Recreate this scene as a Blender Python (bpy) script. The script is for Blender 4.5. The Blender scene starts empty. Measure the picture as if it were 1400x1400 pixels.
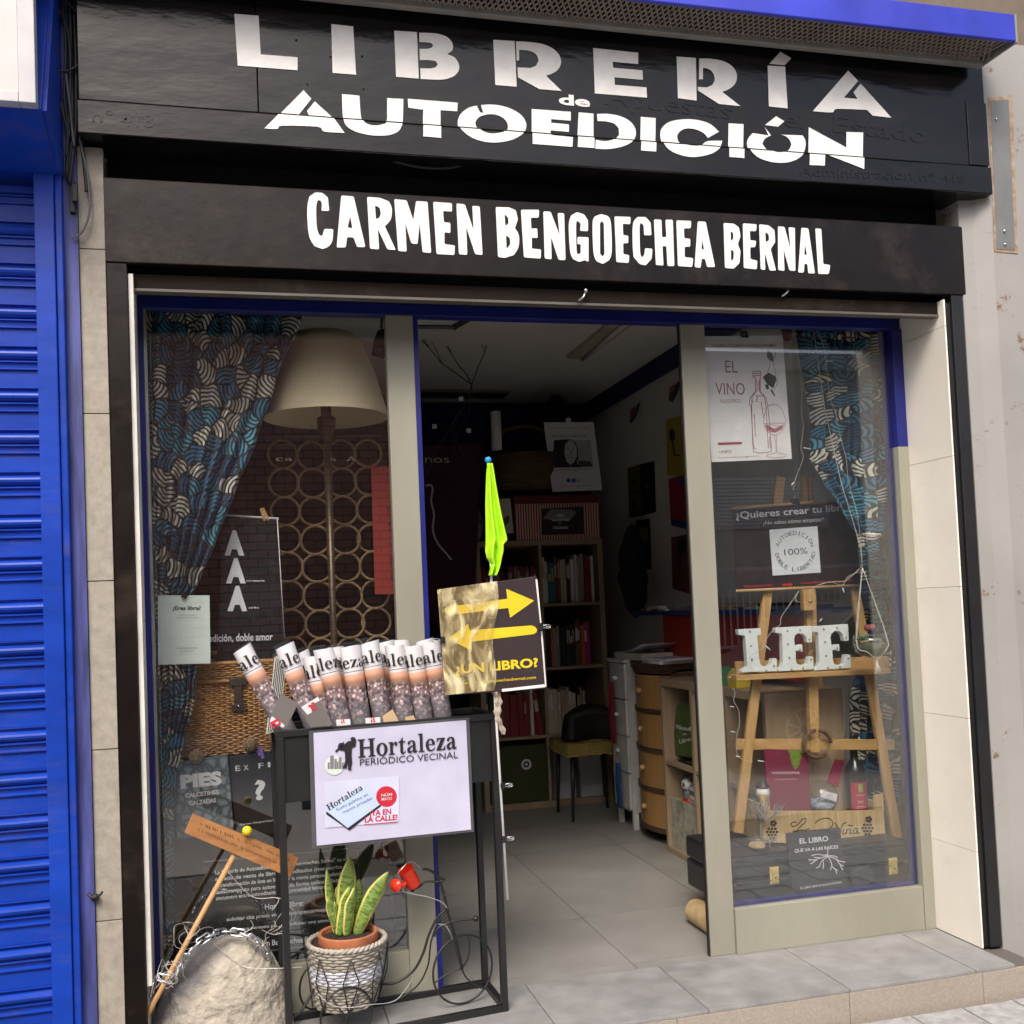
import bpy, bmesh, math, random
from mathutils import Vector, Matrix, Euler
from mathutils.geometry import tessellate_polygon
random.seed(7)
R = math.radians
C = bpy.context.scene.collection
sc = bpy.context.scene
# ------------------------------------------------------------------ camera
F, CY = 1410.0, 770.0
CAM = Vector((0.0, -3.372, 1.35))
M3 = Matrix(((0.96884, 0.04213, -0.24409), (-0.03060, 0.99824, 0.05088), (0.24580, -0.04183, 0.96841)))
cam = bpy.data.objects.new('camera', bpy.data.cameras.new('camera')); C.objects.link(cam)
MT = M3.transposed()
def w_of(v):
    w = MT @ Vector(v); return Vector((w[0], w[2], -w[1]))
xa, ya, za = w_of((1, 0, 0)), w_of((0, -1, 0)), w_of((0, 0, -1))
cam.matrix_world = Matrix(((xa.x, ya.x, za.x, CAM.x), (xa.y, ya.y, za.y, CAM.y), (xa.z, ya.z, za.z, CAM.z), (0, 0, 0, 1)))
cam.data.sensor_width = 36; cam.data.sensor_fit = 'HORIZONTAL'
cam.data.lens = 36 * F / 1400
cam.data.shift_y = (CY - 700) / 1400
cam.data.clip_start = 0.05; cam.data.clip_end = 500
sc.camera = cam
# ------------------------------------------------------------------ world, sun, exposure
SUN_EL, SUN_AZ = 48, 203      # azimuth measured clockwise from +Y (into the shop); high veiled sun over the street, front left
world = bpy.data.worlds.new('World'); sc.world = world; world.use_nodes = True
nt = world.node_tree
sky = nt.nodes.new('ShaderNodeTexSky'); sky.sky_type = 'NISHITA'; sky.sun_disc = False
sky.sun_elevation = R(SUN_EL); sky.sun_rotation = R(SUN_AZ); sky.dust_density = 6.0; sky.air_density = 0.8
nt.links.new(sky.outputs[0], nt.nodes['Background'].inputs[0]); nt.nodes['Background'].inputs[1].default_value = 0.15
sl = bpy.data.lights.new('sun', 'SUN'); sl.energy = 1.5; sl.angle = R(20); sl.color = (1.0, 0.94, 0.86)
sun = bpy.data.objects.new('sun', sl); C.objects.link(sun)
sdir = Vector((math.sin(R(SUN_AZ)) * math.cos(R(SUN_EL)), math.cos(R(SUN_AZ)) * math.cos(R(SUN_EL)), math.sin(R(SUN_EL))))
sun.rotation_euler = sdir.to_track_quat('Z', 'Y').to_euler(); sun.location = sdir * 20
sc.view_settings.view_transform = 'Standard'; sc.view_settings.look = 'None'
sc.view_settings.gamma = 1; sc.view_settings.use_curve_mapping = False
sc.view_settings.exposure = 0.58
sc.render.engine = 'CYCLES'; sc.cycles.max_bounces = 10; sc.cycles.transparent_max_bounces = 24
sc.cycles.use_denoising = True; sc.cycles.sample_clamp_indirect = 6
# ------------------------------------------------------------------ helpers: the photograph's rays met with planes of the place
def ray(x, y): return w_of(((x - 700) / F, (y - CY) / F, 1))
def at(x, y, Y): d = ray(x, y); return CAM + d * ((Y - CAM.y) / d.y)
def atZ(x, y, Z=0.0): d = ray(x, y); return CAM + d * ((Z - CAM.z) / d.z)
def atX(x, y, X): d = ray(x, y); return CAM + d * ((X - CAM.x) / d.x)
def zm(ox, oy, s):                       # a zoomed view's pixel to the photograph's pixel
    return lambda p: (p[0] / s + ox, p[1] / s + oy)
V = Vector
def smooth_poly(pts, ang=42, n=4):       # rounds the curved runs of an outline and keeps its corners
    P_ = [V((p[0], p[1], 0)) for p in pts]; m = len(P_); cor = []
    for i in range(m):
        a, b = P_[i] - P_[i - 1], P_[(i + 1) % m] - P_[i]
        if a.length < 1e-6 or b.length < 1e-6 or a.angle(b) > R(ang): cor.append(i)
    if not cor: return [(p.x, p.y) for p in cr(P_, n, True)]
    out = []
    for k, c in enumerate(cor):
        e = cor[(k + 1) % len(cor)]; run = [P_[c]]; j = c
        while True:
            j = (j + 1) % m; run.append(P_[j])
            if j == e: break
        out += [(p.x, p.y) for p in (cr(run, n)[:-1] if len(run) > 3 else run[:-1])]
    return out
# ------------------------------------------------------------------ materials
MATS = {}
def nodes(m): return m.node_tree.nodes, m.node_tree.links
def mat(name, col, rough=0.55, metal=0.0, var=0.12, vs=6.0, bump=0.0, bs=60.0, spec=0.5, col2=None, stretch=None, dirt=0.0, trans=0.0, coat=0.0, bdist=0.004, alpha=1.0, sheen=0.0, detail=6):
    if name in MATS: return MATS[name]
    m = bpy.data.materials.new(name); m.use_nodes = True; n, l = nodes(m)
    b = n['Principled BSDF']; b.inputs['Roughness'].default_value = rough; b.inputs['Metallic'].default_value = metal
    b.inputs['Specular IOR Level'].default_value = spec; b.inputs['Transmission Weight'].default_value = trans; b.inputs['Coat Weight'].default_value = coat
    b.inputs['Alpha'].default_value = alpha; b.inputs['Sheen Weight'].default_value = sheen
    tc = n.new('ShaderNodeTexCoord'); oi = n.new('ShaderNodeObjectInfo'); mp = n.new('ShaderNodeMapping')
    cx = n.new('ShaderNodeCombineXYZ')
    mu = n.new('ShaderNodeMath'); mu.operation = 'MULTIPLY'; mu.inputs[1].default_value = 17.3
    l.new(oi.outputs['Random'], mu.inputs[0]); l.new(mu.outputs[0], cx.inputs[0]); l.new(mu.outputs[0], cx.inputs[2])
    l.new(tc.outputs['Object'], mp.inputs[0]); l.new(cx.outputs[0], mp.inputs[1])
    if stretch: mp.inputs[3].default_value = stretch
    nz = n.new('ShaderNodeTexNoise'); nz.inputs['Scale'].default_value = vs; nz.inputs['Detail'].default_value = detail; nz.inputs['Roughness'].default_value = 0.6
    l.new(mp.outputs[0], nz.inputs['Vector'])
    cr = n.new('ShaderNodeValToRGB'); c2 = col2 or tuple(c * (1 - 2 * var) for c in col)
    c1 = col if col2 else tuple(min(1, c * (1 + var)) for c in col)
    cr.color_ramp.elements[0].position = 0.32; cr.color_ramp.elements[1].position = 0.68
    cr.color_ramp.elements[0].color = (*c2, 1); cr.color_ramp.elements[1].color = (*c1, 1)
    l.new(nz.outputs[0], cr.inputs[0]); out = cr.outputs[0]
    if dirt:
        d = n.new('ShaderNodeTexNoise'); d.inputs['Scale'].default_value = 2.3; d.inputs['Detail'].default_value = 12; d.inputs['Roughness'].default_value = 0.75
        l.new(mp.outputs[0], d.inputs['Vector']); dr = n.new('ShaderNodeValToRGB'); dr.color_ramp.elements[0].position = 0.52; dr.color_ramp.elements[1].position = 0.7
        l.new(d.outputs[0], dr.inputs[0]); mx = n.new('ShaderNodeMix'); mx.data_type = 'RGBA'
        md = n.new('ShaderNodeMath'); md.operation = 'MULTIPLY'; md.inputs[1].default_value = dirt
        l.new(dr.outputs[0], md.inputs[0]); l.new(md.outputs[0], mx.inputs[0]); l.new(out, mx.inputs[6]); mx.inputs[7].default_value = (0.16, 0.12, 0.085, 1); out = mx.outputs[2]
    l.new(out, b.inputs['Base Color'])
    rr = n.new('ShaderNodeMapRange'); rr.inputs[3].default_value = max(0.02, rough - 0.08); rr.inputs[4].default_value = min(1, rough + 0.12)
    l.new(nz.outputs[0], rr.inputs[0]); l.new(rr.outputs[0], b.inputs['Roughness'])
    if bump:
        bn = n.new('ShaderNodeTexNoise'); bn.inputs['Scale'].default_value = bs; bn.inputs['Detail'].default_value = 5; l.new(mp.outputs[0], bn.inputs['Vector'])
        bp = n.new('ShaderNodeBump'); bp.inputs['Strength'].default_value = bump; bp.inputs['Distance'].default_value = bdist
        l.new(bn.outputs[0], bp.inputs['Height']); l.new(bp.outputs[0], b.inputs['Normal'])
    MATS[name] = m; return m
def flat(name, col, rough=0.6, **k): return mat(name, col, rough, var=k.pop('var', 0.05), **k)
black_gloss = mat('black sign paint', (0.008, 0.0072, 0.007), 0.17, var=0.3, vs=3, bump=0.28, bs=3.2, bdist=0.03, spec=0.42, dirt=0.06, stretch=(.6, 1, 1.6))
black_brown = mat('brown black panel paint', (0.009, 0.006, 0.0052), 0.30, var=0.25, vs=3, bump=0.25, bs=9, bdist=0.008, spec=0.3, dirt=0.2)
black_matt = mat('matt black', (0.01, 0.01, 0.01), 0.6)
black_metal = mat('black powder coated metal', (0.014, 0.014, 0.015), 0.42, bump=0.2, bs=300, bdist=0.0005)
letter_white = mat('white letter paint', (0.84, 0.84, 0.82), 0.32, var=0.07, vs=14, bump=0.2, bs=60, bdist=0.001, col2=(0.72, 0.715, 0.69))
white_paint = mat('white paint', (0.78, 0.78, 0.77), 0.5)
paper = flat('white paper', (0.68, 0.68, 0.71), 0.5)
mint_paper = flat('pale mint paper', (0.72, 0.82, 0.79), 0.5)
lilac_paper = flat('laminated lilac white paper', (0.56, 0.555, 0.72), 0.22, spec=0.5)
ink = flat('dark print', (0.02, 0.015, 0.02), 0.5)
grey_ink = flat('grey print', (0.2, 0.2, 0.22), 0.5)
white_ink = flat('white print', (0.75, 0.77, 0.8), 0.5)
red_ink = flat('red print', (0.55, 0.02, 0.04), 0.5)
wine_ink = flat('wine print', (0.28, 0.05, 0.06), 0.5)
yellow_ink = mat('yellow print', (0.72, 0.55, 0.025), 0.35, var=0.03)
blue_shutter = mat('blue shutter paint', (0.006, 0.048, 0.40), 0.36, var=0.12, vs=2.5, bump=0.12, bs=12, bdist=0.004, dirt=0.25, stretch=(1, 1, 4), spec=.3)
blue_frame = mat('navy blue frame paint', (0.006, 0.012, 0.16), 0.4, var=0.15)
blue_awning = mat('blue awning metal', (0.035, 0.05, 0.50), 0.35, var=0.15, vs=3, dirt=0.1)
frame_green = mat('grey green frame paint', (0.29, 0.285, 0.23), 0.38, var=0.08, vs=2.5, bump=0.12, bs=25, stretch=(1, 1, .3), dirt=.12)
alu = mat('bare aluminium', (0.45, 0.45, 0.44), 0.35, metal=0.8)
grey_rim = mat('grey rim paint', (0.28, 0.28, 0.27), 0.4, dirt=0.3)
cream_tile = mat('cream wall tile', (0.80, 0.765, 0.68), 0.35, var=0.03, vs=3, dirt=0.14)
stone_m = mat('buff stone cladding', (0.34, 0.31, 0.26), 0.75, var=0.1, vs=40, bump=0.3, bs=120, bdist=0.002, dirt=0.15)
concrete = mat('painted concrete', (0.50, 0.49, 0.46), 0.7, var=0.07, vs=3, bump=0.3, bs=30, dirt=0.3)
floor_tile = mat('grey porcelain tile', (0.27, 0.27, 0.27), 0.5, var=0.12, vs=9, bump=0.2, bs=180, bdist=0.001, dirt=.22)
inner_tile = mat('grey shop floor tile', (0.27, 0.265, 0.25), 0.42, var=0.07, vs=5, bump=0.08, bs=120, bdist=0.001, dirt=.18)
step_stone = mat('beige granite riser', (0.33, 0.29, 0.245), 0.7, var=0.09, vs=120, bump=0.3, bs=200, bdist=0.001, dirt=0.2)
grout = flat('grout', (0.33, 0.32, 0.30), 0.85)
dark_grout = flat('dark joint', (0.12, 0.11, 0.10), 0.9)
paver_m = mat('grey paving slab', (0.36, 0.36, 0.36), 0.75, var=0.15, vs=25, bump=0.4, bs=80, bdist=0.003, dirt=0.3)
asphalt = mat('worn street paving', (0.36, 0.345, 0.32), 0.85, var=0.2, vs=80, bump=0.5, bs=200)
pine = mat('pine wood', (0.56, 0.36, 0.16), 0.45, var=0.18, vs=9, stretch=(6, 6, .6), col2=(0.43, 0.25, 0.09))
pine_x = mat('pine wood lengthwise', (0.56, 0.36, 0.16), 0.45, vs=9, stretch=(.6, 6, 6), col2=(0.43, 0.25, 0.09))
oak_pale = mat('pale oak effect board', (0.36, 0.27, 0.18), 0.5, var=0.1, vs=9, stretch=(5, 5, .6), col2=(0.29, 0.215, 0.14))
bamboo = mat('bamboo drawer front', (0.45, 0.26, 0.10), 0.4, vs=30, stretch=(8, 8, .1), col2=(0.30, 0.16, 0.055))
dark_wood = mat('dark brown wood', (0.085, 0.05, 0.03), 0.45, var=0.2, vs=10)
wicker_m = mat('brown wicker', (0.62, 0.35, 0.14), 0.5, vs=45, col2=(0.34, 0.17, 0.06))
basket_m = mat('grey washed wicker', (0.38, 0.35, 0.30), 0.65, vs=30, col2=(0.20, 0.18, 0.15))
basket_w = mat('white washed wicker', (0.62, 0.63, 0.66), 0.6, vs=30, col2=(0.36, 0.37, 0.42))
rope_m = mat('jute rope', (0.33, 0.235, 0.13), 0.85, vs=120, col2=(0.19, 0.12, 0.055), bump=0.8, bs=260, bdist=0.002)
terracotta = mat('terracotta', (0.46, 0.16, 0.075), 0.7, var=0.1, vs=20)
soil_m = mat('soil', (0.035, 0.022, 0.014), 0.95, var=0.4, vs=80, bump=1, bs=90, bdist=0.01)
red_tin = flat('red enamel tin', (0.72, 0.035, 0.012), 0.25)
steel = mat('zinc steel', (0.62, 0.63, 0.65), 0.25, metal=1.0, var=0.15, vs=40)
wire_m = mat('silver wire', (0.62, 0.60, 0.57), 0.35, metal=0.5)
flag_m = mat('neon yellow cloth', (0.44, 0.80, 0.012), 0.6, var=0.06, vs=20)
ball_blue = flat('blue ball', (0.02, 0.28, 0.65), 0.35)
cable_m = flat('black cable sheath', (0.018, 0.018, 0.02), 0.5)
def glass_mat(name, base=0.075, tint=(1, 1, 1)):
    m = bpy.data.materials.new(name); m.use_nodes = True; n, l = nodes(m); n.remove(n['Principled BSDF'])
    lw = n.new('ShaderNodeLayerWeight'); lw.inputs[0].default_value = 0.5
    p = n.new('ShaderNodeMath'); p.operation = 'POWER'; p.inputs[1].default_value = 4.0; l.new(lw.outputs['Facing'], p.inputs[0])
    r = n.new('ShaderNodeMapRange'); r.inputs[3].default_value = base; r.inputs[4].default_value = 0.9; l.new(p.outputs[0], r.inputs[0])
    t = n.new('ShaderNodeBsdfTransparent'); t.inputs[0].default_value = (*tint, 1); g = n.new('ShaderNodeBsdfGlossy'); g.inputs['Roughness'].default_value = 0.0
    mx = n.new('ShaderNodeMixShader'); l.new(r.outputs[0], mx.inputs[0]); l.new(t.outputs[0], mx.inputs[1]); l.new(g.outputs[0], mx.inputs[2])
    l.new(mx.outputs[0], n['Material Output'].inputs[0]); MATS[name] = m; return m
pane_m = glass_mat('window glass', 0.125, (0.97, 0.98, 0.975))
bowl_glass = glass_mat('clear blown glass', 0.08, (0.93, 0.95, 0.97))
# ------------------------------------------------------------------ mesh builder
class MB:
    def __init__(s): s.v = []; s.f = []; s.uv = None
    def add(s, vs, fs):
        k = len(s.v); s.v += [V(p) for p in vs]; s.f += [tuple(i + k for i in f) for f in fs]; return s
    def box(s, a, b, rot=None, piv=None):
        a, b = V(a), V(b); vs = [V((x, y, z)) for z in (a.z, b.z) for y in (a.y, b.y) for x in (a.x, b.x)]
        if rot is not None:
            q = Euler(rot).to_matrix(); c = V(piv) if piv is not None else (a + b) / 2; vs = [q @ (p - c) + c for p in vs]
        return s.add(vs, [(0, 2, 3, 1), (4, 5, 7, 6), (0, 1, 5, 4), (2, 6, 7, 3), (0, 4, 6, 2), (1, 3, 7, 5)])
    def hexa(s, p):                       # p: four front corners then four back corners, both in the same turn
        return s.add(p, [(0, 1, 2, 3), (7, 6, 5, 4), (0, 4, 5, 1), (1, 5, 6, 2), (2, 6, 7, 3), (3, 7, 4, 0)])
    def prism(s, poly, vec, holes=()):
        vec = V(vec); loops = [[V(p) for p in poly]] + [[V(p) for p in h] for h in holes]
        flatp = [p for lp in loops for p in lp]; n = len(flatp); tri = tessellate_polygon(loops)
        fs = [tuple(t) for t in tri]
        if vec.length > 0:
            fs += [tuple(i + n for i in reversed(t)) for t in tri]; k = 0
            for lp in loops:
                m = len(lp)
                fs += [(k + i, k + (i + 1) % m, n + k + (i + 1) % m, n + k + i) for i in range(m)]; k += m
            return s.add(flatp + [p + vec for p in flatp], fs)
        return s.add(flatp, fs)
    def tube(s, path, r, n=8, closed=False, r2=None):
        path = [V(p) for p in path]; m = len(path); rings = []; up = None
        for i, p in enumerate(path):
            if closed: d = path[(i + 1) % m] - path[i - 1]
            else: d = path[min(i + 1, m - 1)] - path[max(i - 1, 0)]
            d = d.normalized() if d.length > 1e-9 else V((0, 0, 1))
            if up is None: up = V((0, 0, 1)) if abs(d.z) < 0.9 else V((1, 0, 0))
            sd = d.cross(up); sd = sd.normalized() if sd.length > 1e-6 else d.orthogonal().normalized(); up = sd.cross(d).normalized()
            rr = r[i] if isinstance(r, (list, tuple)) else (r if r2 is None else r + (r2 - r) * i / max(1, m - 1))
            rings.append([p + (sd * math.cos(2 * math.pi * k / n) + up * math.sin(2 * math.pi * k / n)) * rr for k in range(n)])
        vs = [q for g in rings for q in g]; fs = []
        for i in range(m if closed else m - 1):
            j = (i + 1) % m
            fs += [(i * n + k, i * n + (k + 1) % n, j * n + (k + 1) % n, j * n + k) for k in range(n)]
        if not closed: fs += [tuple(reversed(range(n))), tuple((m - 1) * n + k for k in range(n))]
        return s.add(vs, fs)
    def lathe(s, prof, c=(0, 0, 0), n=32, axis=None):          # prof: (radius, height) pairs
        c = V(c); q = axis if axis is not None else Matrix.Identity(3); vs = []
        for r, h in prof: vs += [q @ V((r * math.cos(2 * math.pi * k / n), r * math.sin(2 * math.pi * k / n), h)) + c for k in range(n)]
        fs = []
        for i in range(len(prof) - 1): fs += [(i * n + k, i * n + (k + 1) % n, (i + 1) * n + (k + 1) % n, (i + 1) * n + k) for k in range(n)]
        return s.add(vs, fs)
    def ball(s, c, r, n=16, m=10, sc=(1, 1, 1)):
        c = V(c); vs = [c + V((0, 0, -r * sc[2]))]
        for i in range(1, m):
            t = math.pi * i / m - math.pi / 2
            vs += [c + V((r * sc[0] * math.cos(t) * math.cos(2 * math.pi * k / n), r * sc[1] * math.cos(t) * math.sin(2 * math.pi * k / n), r * sc[2] * math.sin(t))) for k in range(n)]
        vs.append(c + V((0, 0, r * sc[2]))); fs = [(0, 1 + (k + 1) % n, 1 + k) for k in range(n)]
        for i in range(m - 2): fs += [(1 + i * n + k, 1 + i * n + (k + 1) % n, 1 + (i + 1) * n + (k + 1) % n, 1 + (i + 1) * n + k) for k in range(n)]
        L = len(vs) - 1; fs += [(L, L - n + k, L - n + (k + 1) % n) for k in range(n)]
        return s.add(vs, fs)
    def grid(s, fn, nu, nv, uv=None):
        vs = [fn(i / nu, j / nv) for j in range(nv + 1) for i in range(nu + 1)]
        if uv: s.uv = [uv(i / nu, j / nv) for j in range(nv + 1) for i in range(nu + 1)]
        return s.add(vs, [(j * (nu + 1) + i, j * (nu + 1) + i + 1, (j + 1) * (nu + 1) + i + 1, (j + 1) * (nu + 1) + i) for j in range(nv) for i in range(nu)])
WL = {}
def ob(name, mb, m, parent=None, smooth=False, bevel=0, origin=None, solid=0):
    me = bpy.data.meshes.new(name); lo = V((min(p.x for p in mb.v), min(p.y for p in mb.v), min(p.z for p in mb.v))); hi = V((max(p.x for p in mb.v), max(p.y for p in mb.v), max(p.z for p in mb.v)))
    o0 = V(origin) if origin is not None else V(((lo.x + hi.x) / 2, (lo.y + hi.y) / 2, lo.z))
    me.from_pydata([p - o0 for p in mb.v], [], mb.f)
    if mb.uv:
        u = me.uv_layers.new(name='uv')
        for lp in me.loops: u.data[lp.index].uv = mb.uv[lp.vertex_index]
    me.materials.append(m)
    if smooth:
        me.shade_smooth()
        if smooth == 2: me.set_sharp_from_angle(angle=R(40))
    me.update()
    bm = bmesh.new(); bm.from_mesh(me); bmesh.ops.recalc_face_normals(bm, faces=bm.faces); bm.to_mesh(me); bm.free()
    o = bpy.data.objects.new(name, me); C.objects.link(o)
    if parent: o.parent = parent; o.location = o0 - WL[parent.name]
    else: o.location = o0
    WL[o.name] = o0
    if solid:
        d = o.modifiers.new('thickness', 'SOLIDIFY'); d.thickness = solid; d.offset = 0
    if bevel:
        b = o.modifiers.new('bevel', 'BEVEL'); b.width = bevel; b.segments = 2; b.limit_method = 'ANGLE'; b.angle_limit = R(40)
    return o
def tag(o, label, cat, group=None):
    o['label'] = label; o['category'] = cat
    if group: o['group'] = group
    return o
def thing(name, label, cat, loc, group=None):
    o = bpy.data.objects.new(name, None); C.objects.link(o); o.location = V(loc); o.empty_display_size = 0.05; WL[o.name] = V(loc)
    return tag(o, label, cat, group)
def struct(o): o['kind'] = 'structure'; return o
def stuff(o): o['kind'] = 'stuff'; return o
def inst(src, name, off, parent):        # a piece that shares its mesh
    o = bpy.data.objects.new(name, src.data); C.objects.link(o); o.parent = parent; o.location = V(off) - WL[parent.name]; WL[o.name] = V(off)
    for md in src.modifiers:
        if md.type == 'BEVEL':
            b = o.modifiers.new('bevel', 'BEVEL'); b.width = md.width; b.segments = 2; b.limit_method = 'ANGLE'
    return o
# ------------------------------------------------------------------ text
TC = {}
def text_mesh(body, off=0.0):
    k = (body, off)
    if k in TC: return TC[k]
    cu = bpy.data.curves.new('t', 'FONT'); cu.body = body; cu.size = 1; cu.offset = off; cu.resolution_u = 3
    o = bpy.data.objects.new('t', cu); C.objects.link(o); dg = bpy.context.evaluated_depsgraph_get()
    me = bpy.data.meshes.new_from_object(o.evaluated_get(dg)); vs = [v.co.copy() for v in me.vertices]; fs = [tuple(p.vertices) for p in me.polygons]
    bpy.data.objects.remove(o); bpy.data.curves.remove(cu); bpy.data.meshes.remove(me)
    TC[k] = (vs, fs); return TC[k]
def tput(mb, body, A, B, h, off=0.0, up=V((0, 0, 1)), slant=0.0, lift=0.0):   # baseline from A to B, capital height h
    A, B = V(A), V(B); vs, fs = text_mesh(body, off)
    if not vs: return mb
    x0 = min(v.x for v in vs); x1 = max(v.x for v in vs); u = (B - A); sx = u.length / (x1 - x0); u.normalize()
    up = up - u * up.dot(u); up.normalize(); n = u.cross(up); cap = 0.70
    return mb.add([A + u * ((v.x - x0) * sx + slant * v.y * h / cap) + up * (v.y * h / cap) + n * lift for v in vs], fs)
def ptext(mb, body, a, b, hpx, Y, off=0.0, slant=0.0):        # the same from two pixels of the photograph on the plane Y
    A, B = at(*a, Y), at(*b, Y); return tput(mb, body, A, B, hpx * (Y - CAM.y) / F * 1.0, off, slant=slant)
def pq(pts, Y, f=None): return [at(*(f(p) if f else p), Y) for p in pts]
def lerp(a, b, t): return a + (b - a) * t
def cr(pts, n=6, closed=False):          # smooth curve through points
    pts = [V(p) for p in pts]; out = []; m = len(pts); rng = range(m if closed else m - 1)
    for i in rng:
        p0 = pts[i - 1] if (i > 0 or closed) else pts[0]; p1 = pts[i]; p2 = pts[(i + 1) % m]; p3 = pts[(i + 2) % m] if (i + 2 < m or closed) else pts[-1]
        for k in range(n):
            t = k / n; out.append(0.5 * ((2 * p1) + (p2 - p0) * t + (2 * p0 - 5 * p1 + 4 * p2 - p3) * t * t + (3 * p1 - p0 - 3 * p2 + p3) * t ** 3))
    if not closed: out.append(pts[-1])
    return out
# =================================================================== THE STREET AND THE SHELL
PZ = -0.11                               # pavement level; the shop floor is z = 0, the facade front Y = 0, the glass Y = 0.298
YG = 0.298
struct(ob('ground', MB().box((-60, -60, -0.9), (60, 60, -0.30)), asphalt))
pav = struct(ob('pavement', MB().box((-12, -2.3, -0.29), (12, -0.19, PZ - 0.012)), dark_grout))
struct(ob('kerb', MB().box((-12, -2.46, -0.29), (12, -2.304, PZ)), step_stone, bevel=0.01))
pv = None
for i in range(18):
    for j in range(8):
        c = V((0.2 + i * 0.205, -0.30 - j * 0.205, PZ - 0.011 + random.uniform(-0.001, 0.0015)))
        if pv is None: pv = ob('paving_slab', MB().box(c - V((.0985, .0985, 0)), c + V((.0985, .0985, .012))), paver_m, pav, bevel=0.002, origin=c)
        else: inst(pv, 'paving_slab', c, pav)
struct(ob('road', MB().box((-30, -8.6, -0.299), (30, -2.47, -0.24)), asphalt))
struct(ob('far_pavement', MB().box((-30, -9.98, -0.299), (30, -8.61, -0.10)), paver_m))
# doorstep
st = struct(ob('doorstep', MB().box((-0.6, -0.165, -0.288), (2.70, 0.26, -0.012)), dark_grout))
xs = [-0.60, -0.12, 0.395, 0.905, 1.415, 1.935, 2.435]
for a, b in zip(xs[:-1], xs[1:]):
    ob('floor_tile', MB().box((a + .0015, -0.175, -0.0115), (b - .0015, 0.262, 0)), floor_tile, st, bevel=0.0015)
ob('floor_tile', MB().hexa([V((2.438, -.175, -.0115)), V((2.60, -.172, -.0115)), V((2.60, -.172, 0)), V((2.438, -.175, 0)), V((2.438, .262, -.0115)), V((2.60, .262, -.0115)), V((2.60, .262, 0)), V((2.438, .262, 0))]), floor_tile, st, bevel=0.0015)
xs = [-0.6, 0.05, 0.72, 1.30, 1.93, 2.46, 2.66]
for a, b in zip(xs[:-1], xs[1:]):
    ob('riser_slab', MB().box((a + .001, -0.178, -0.135), (b - .001, -0.1655, -0.0125)), step_stone, st, bevel=0.001)
# shop floor: tiles in rows over a grout bed
fl = struct(ob('shop_floor', MB().box((-0.45, 0.262, -0.03), (2.65, 4.3, -0.004)), grout))
t0 = None
for i in range(7):
    for j in range(8):
        x0 = max(-0.449, 1.935 - 5 * 0.6 + i * 0.6 + .002); x1 = min(2.6, x0 // 1 * 0 + 1.935 - 5 * 0.6 + (i + 1) * 0.6 - .002)
        y0 = max(0.2635, 0.33 + (j - 1) * 0.6 + .002); y1 = min(4.3, 0.33 + j * 0.6 - .002)
        if x1 - x0 > 0.03 and y1 - y0 > 0.03: ob('floor_tile', MB().box((x0, y0, -0.0035), (x1, y1, 0)), inner_tile, fl)
ceil_m = mat('ceiling paint', (0.78, 0.77, 0.74), 0.8, var=0.02)
wall_w = mat('interior white wall', (0.70, 0.68, 0.63), 0.8, var=0.03)
wall_d = mat('dark plum back wall', (0.035, 0.022, 0.035), 0.8, var=0.1)
struct(ob('ceiling', MB().box((-0.6, 0.25, 2.92), (3.05, 4.4, 3.0)), ceil_m))
struct(ob('wall_right', MB().box((2.612, 1.15, -0.02), (2.99, 4.4, 2.919)), wall_w))
struct(ob('wall_window_niche', MB().box((2.95, 0.331, -0.02), (3.05, 1.149, 2.919)), wall_w))
struct(ob('wall_front', MB().box((2.612, 0.302, -0.02), (2.949, 0.33, 2.919)), wall_w))
struct(ob('niche_floor', MB().box((2.652, 0.331, -0.03), (2.949, 1.149, -0.0035)), inner_tile))
struct(ob('wall_left', MB().box((-0.6, 0.30, -0.02), (-0.45, 4.4, 2.919)), wall_d))
struct(ob('wall_back', MB().box((-0.449, 4.3, -0.02), (2.611, 4.4, 2.919)), wall_d))
struct(ob('wall_above_sign', MB().box((-14, 0.06, 3.46), (16, 0.6, 7.5)), mat('brown render', (0.16, 0.13, 0.10), 0.9, dirt=0.4)))
struct(ob('wall_shell', MB().box((-14, 0.33, 2.921), (16, 0.6, 3.459)), black_matt))
beam = ob('blue_band', MB().box((2.585, 1.16, 2.79), (2.611, 4.299, 2.918)), mat('navy wall band', (0.006, 0.012, 0.10), 0.6), None)
tag(beam, 'navy blue painted band running along the top of the right interior wall', 'painted band')
beam2 = ob('blue_band', MB().box((-0.44, 4.27, 2.6), (2.58, 4.299, 2.918)), MATS['navy wall band'])
tag(beam2, 'navy blue painted band across the top of the dark back wall', 'painted band')
# stone pilaster on the left
pl = thing('stone_pilaster', 'buff stone clad pilaster strip between the blue shutter and the black door post', 'pilaster', (-0.455, 0.05, -0.12))
zs = [2.835] + [at(120, y, 0).z for y in (341, 566, 795, 1026, 1261)] + [-0.12]
ob('backing', MB().box((-0.482, 0.02, -0.12), (-0.41, 0.2, 2.835)), dark_grout, pl)
for a, b in zip(zs[:-1], zs[1:]): ob('stone_slab', MB().box((-0.483, -0.006 + random.uniform(-.001, .001), b + .0015), (-0.408, 0.0195, a - .0015)), stone_m, pl, bevel=0.001)
hk = MB().tube(cr([at(120, 1222, -0.03), at(128, 1228, -0.04), at(136, 1224, -0.05), at(140, 1219, -0.045)], 4), 0.004, 6); hk.ball(at(130, 1227, -0.02), 0.012, 10, 6)
tag(ob('wall_hook', hk, cable_m, None, True), 'small dark iron hook fixed low on the stone pilaster', 'hook')
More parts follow.
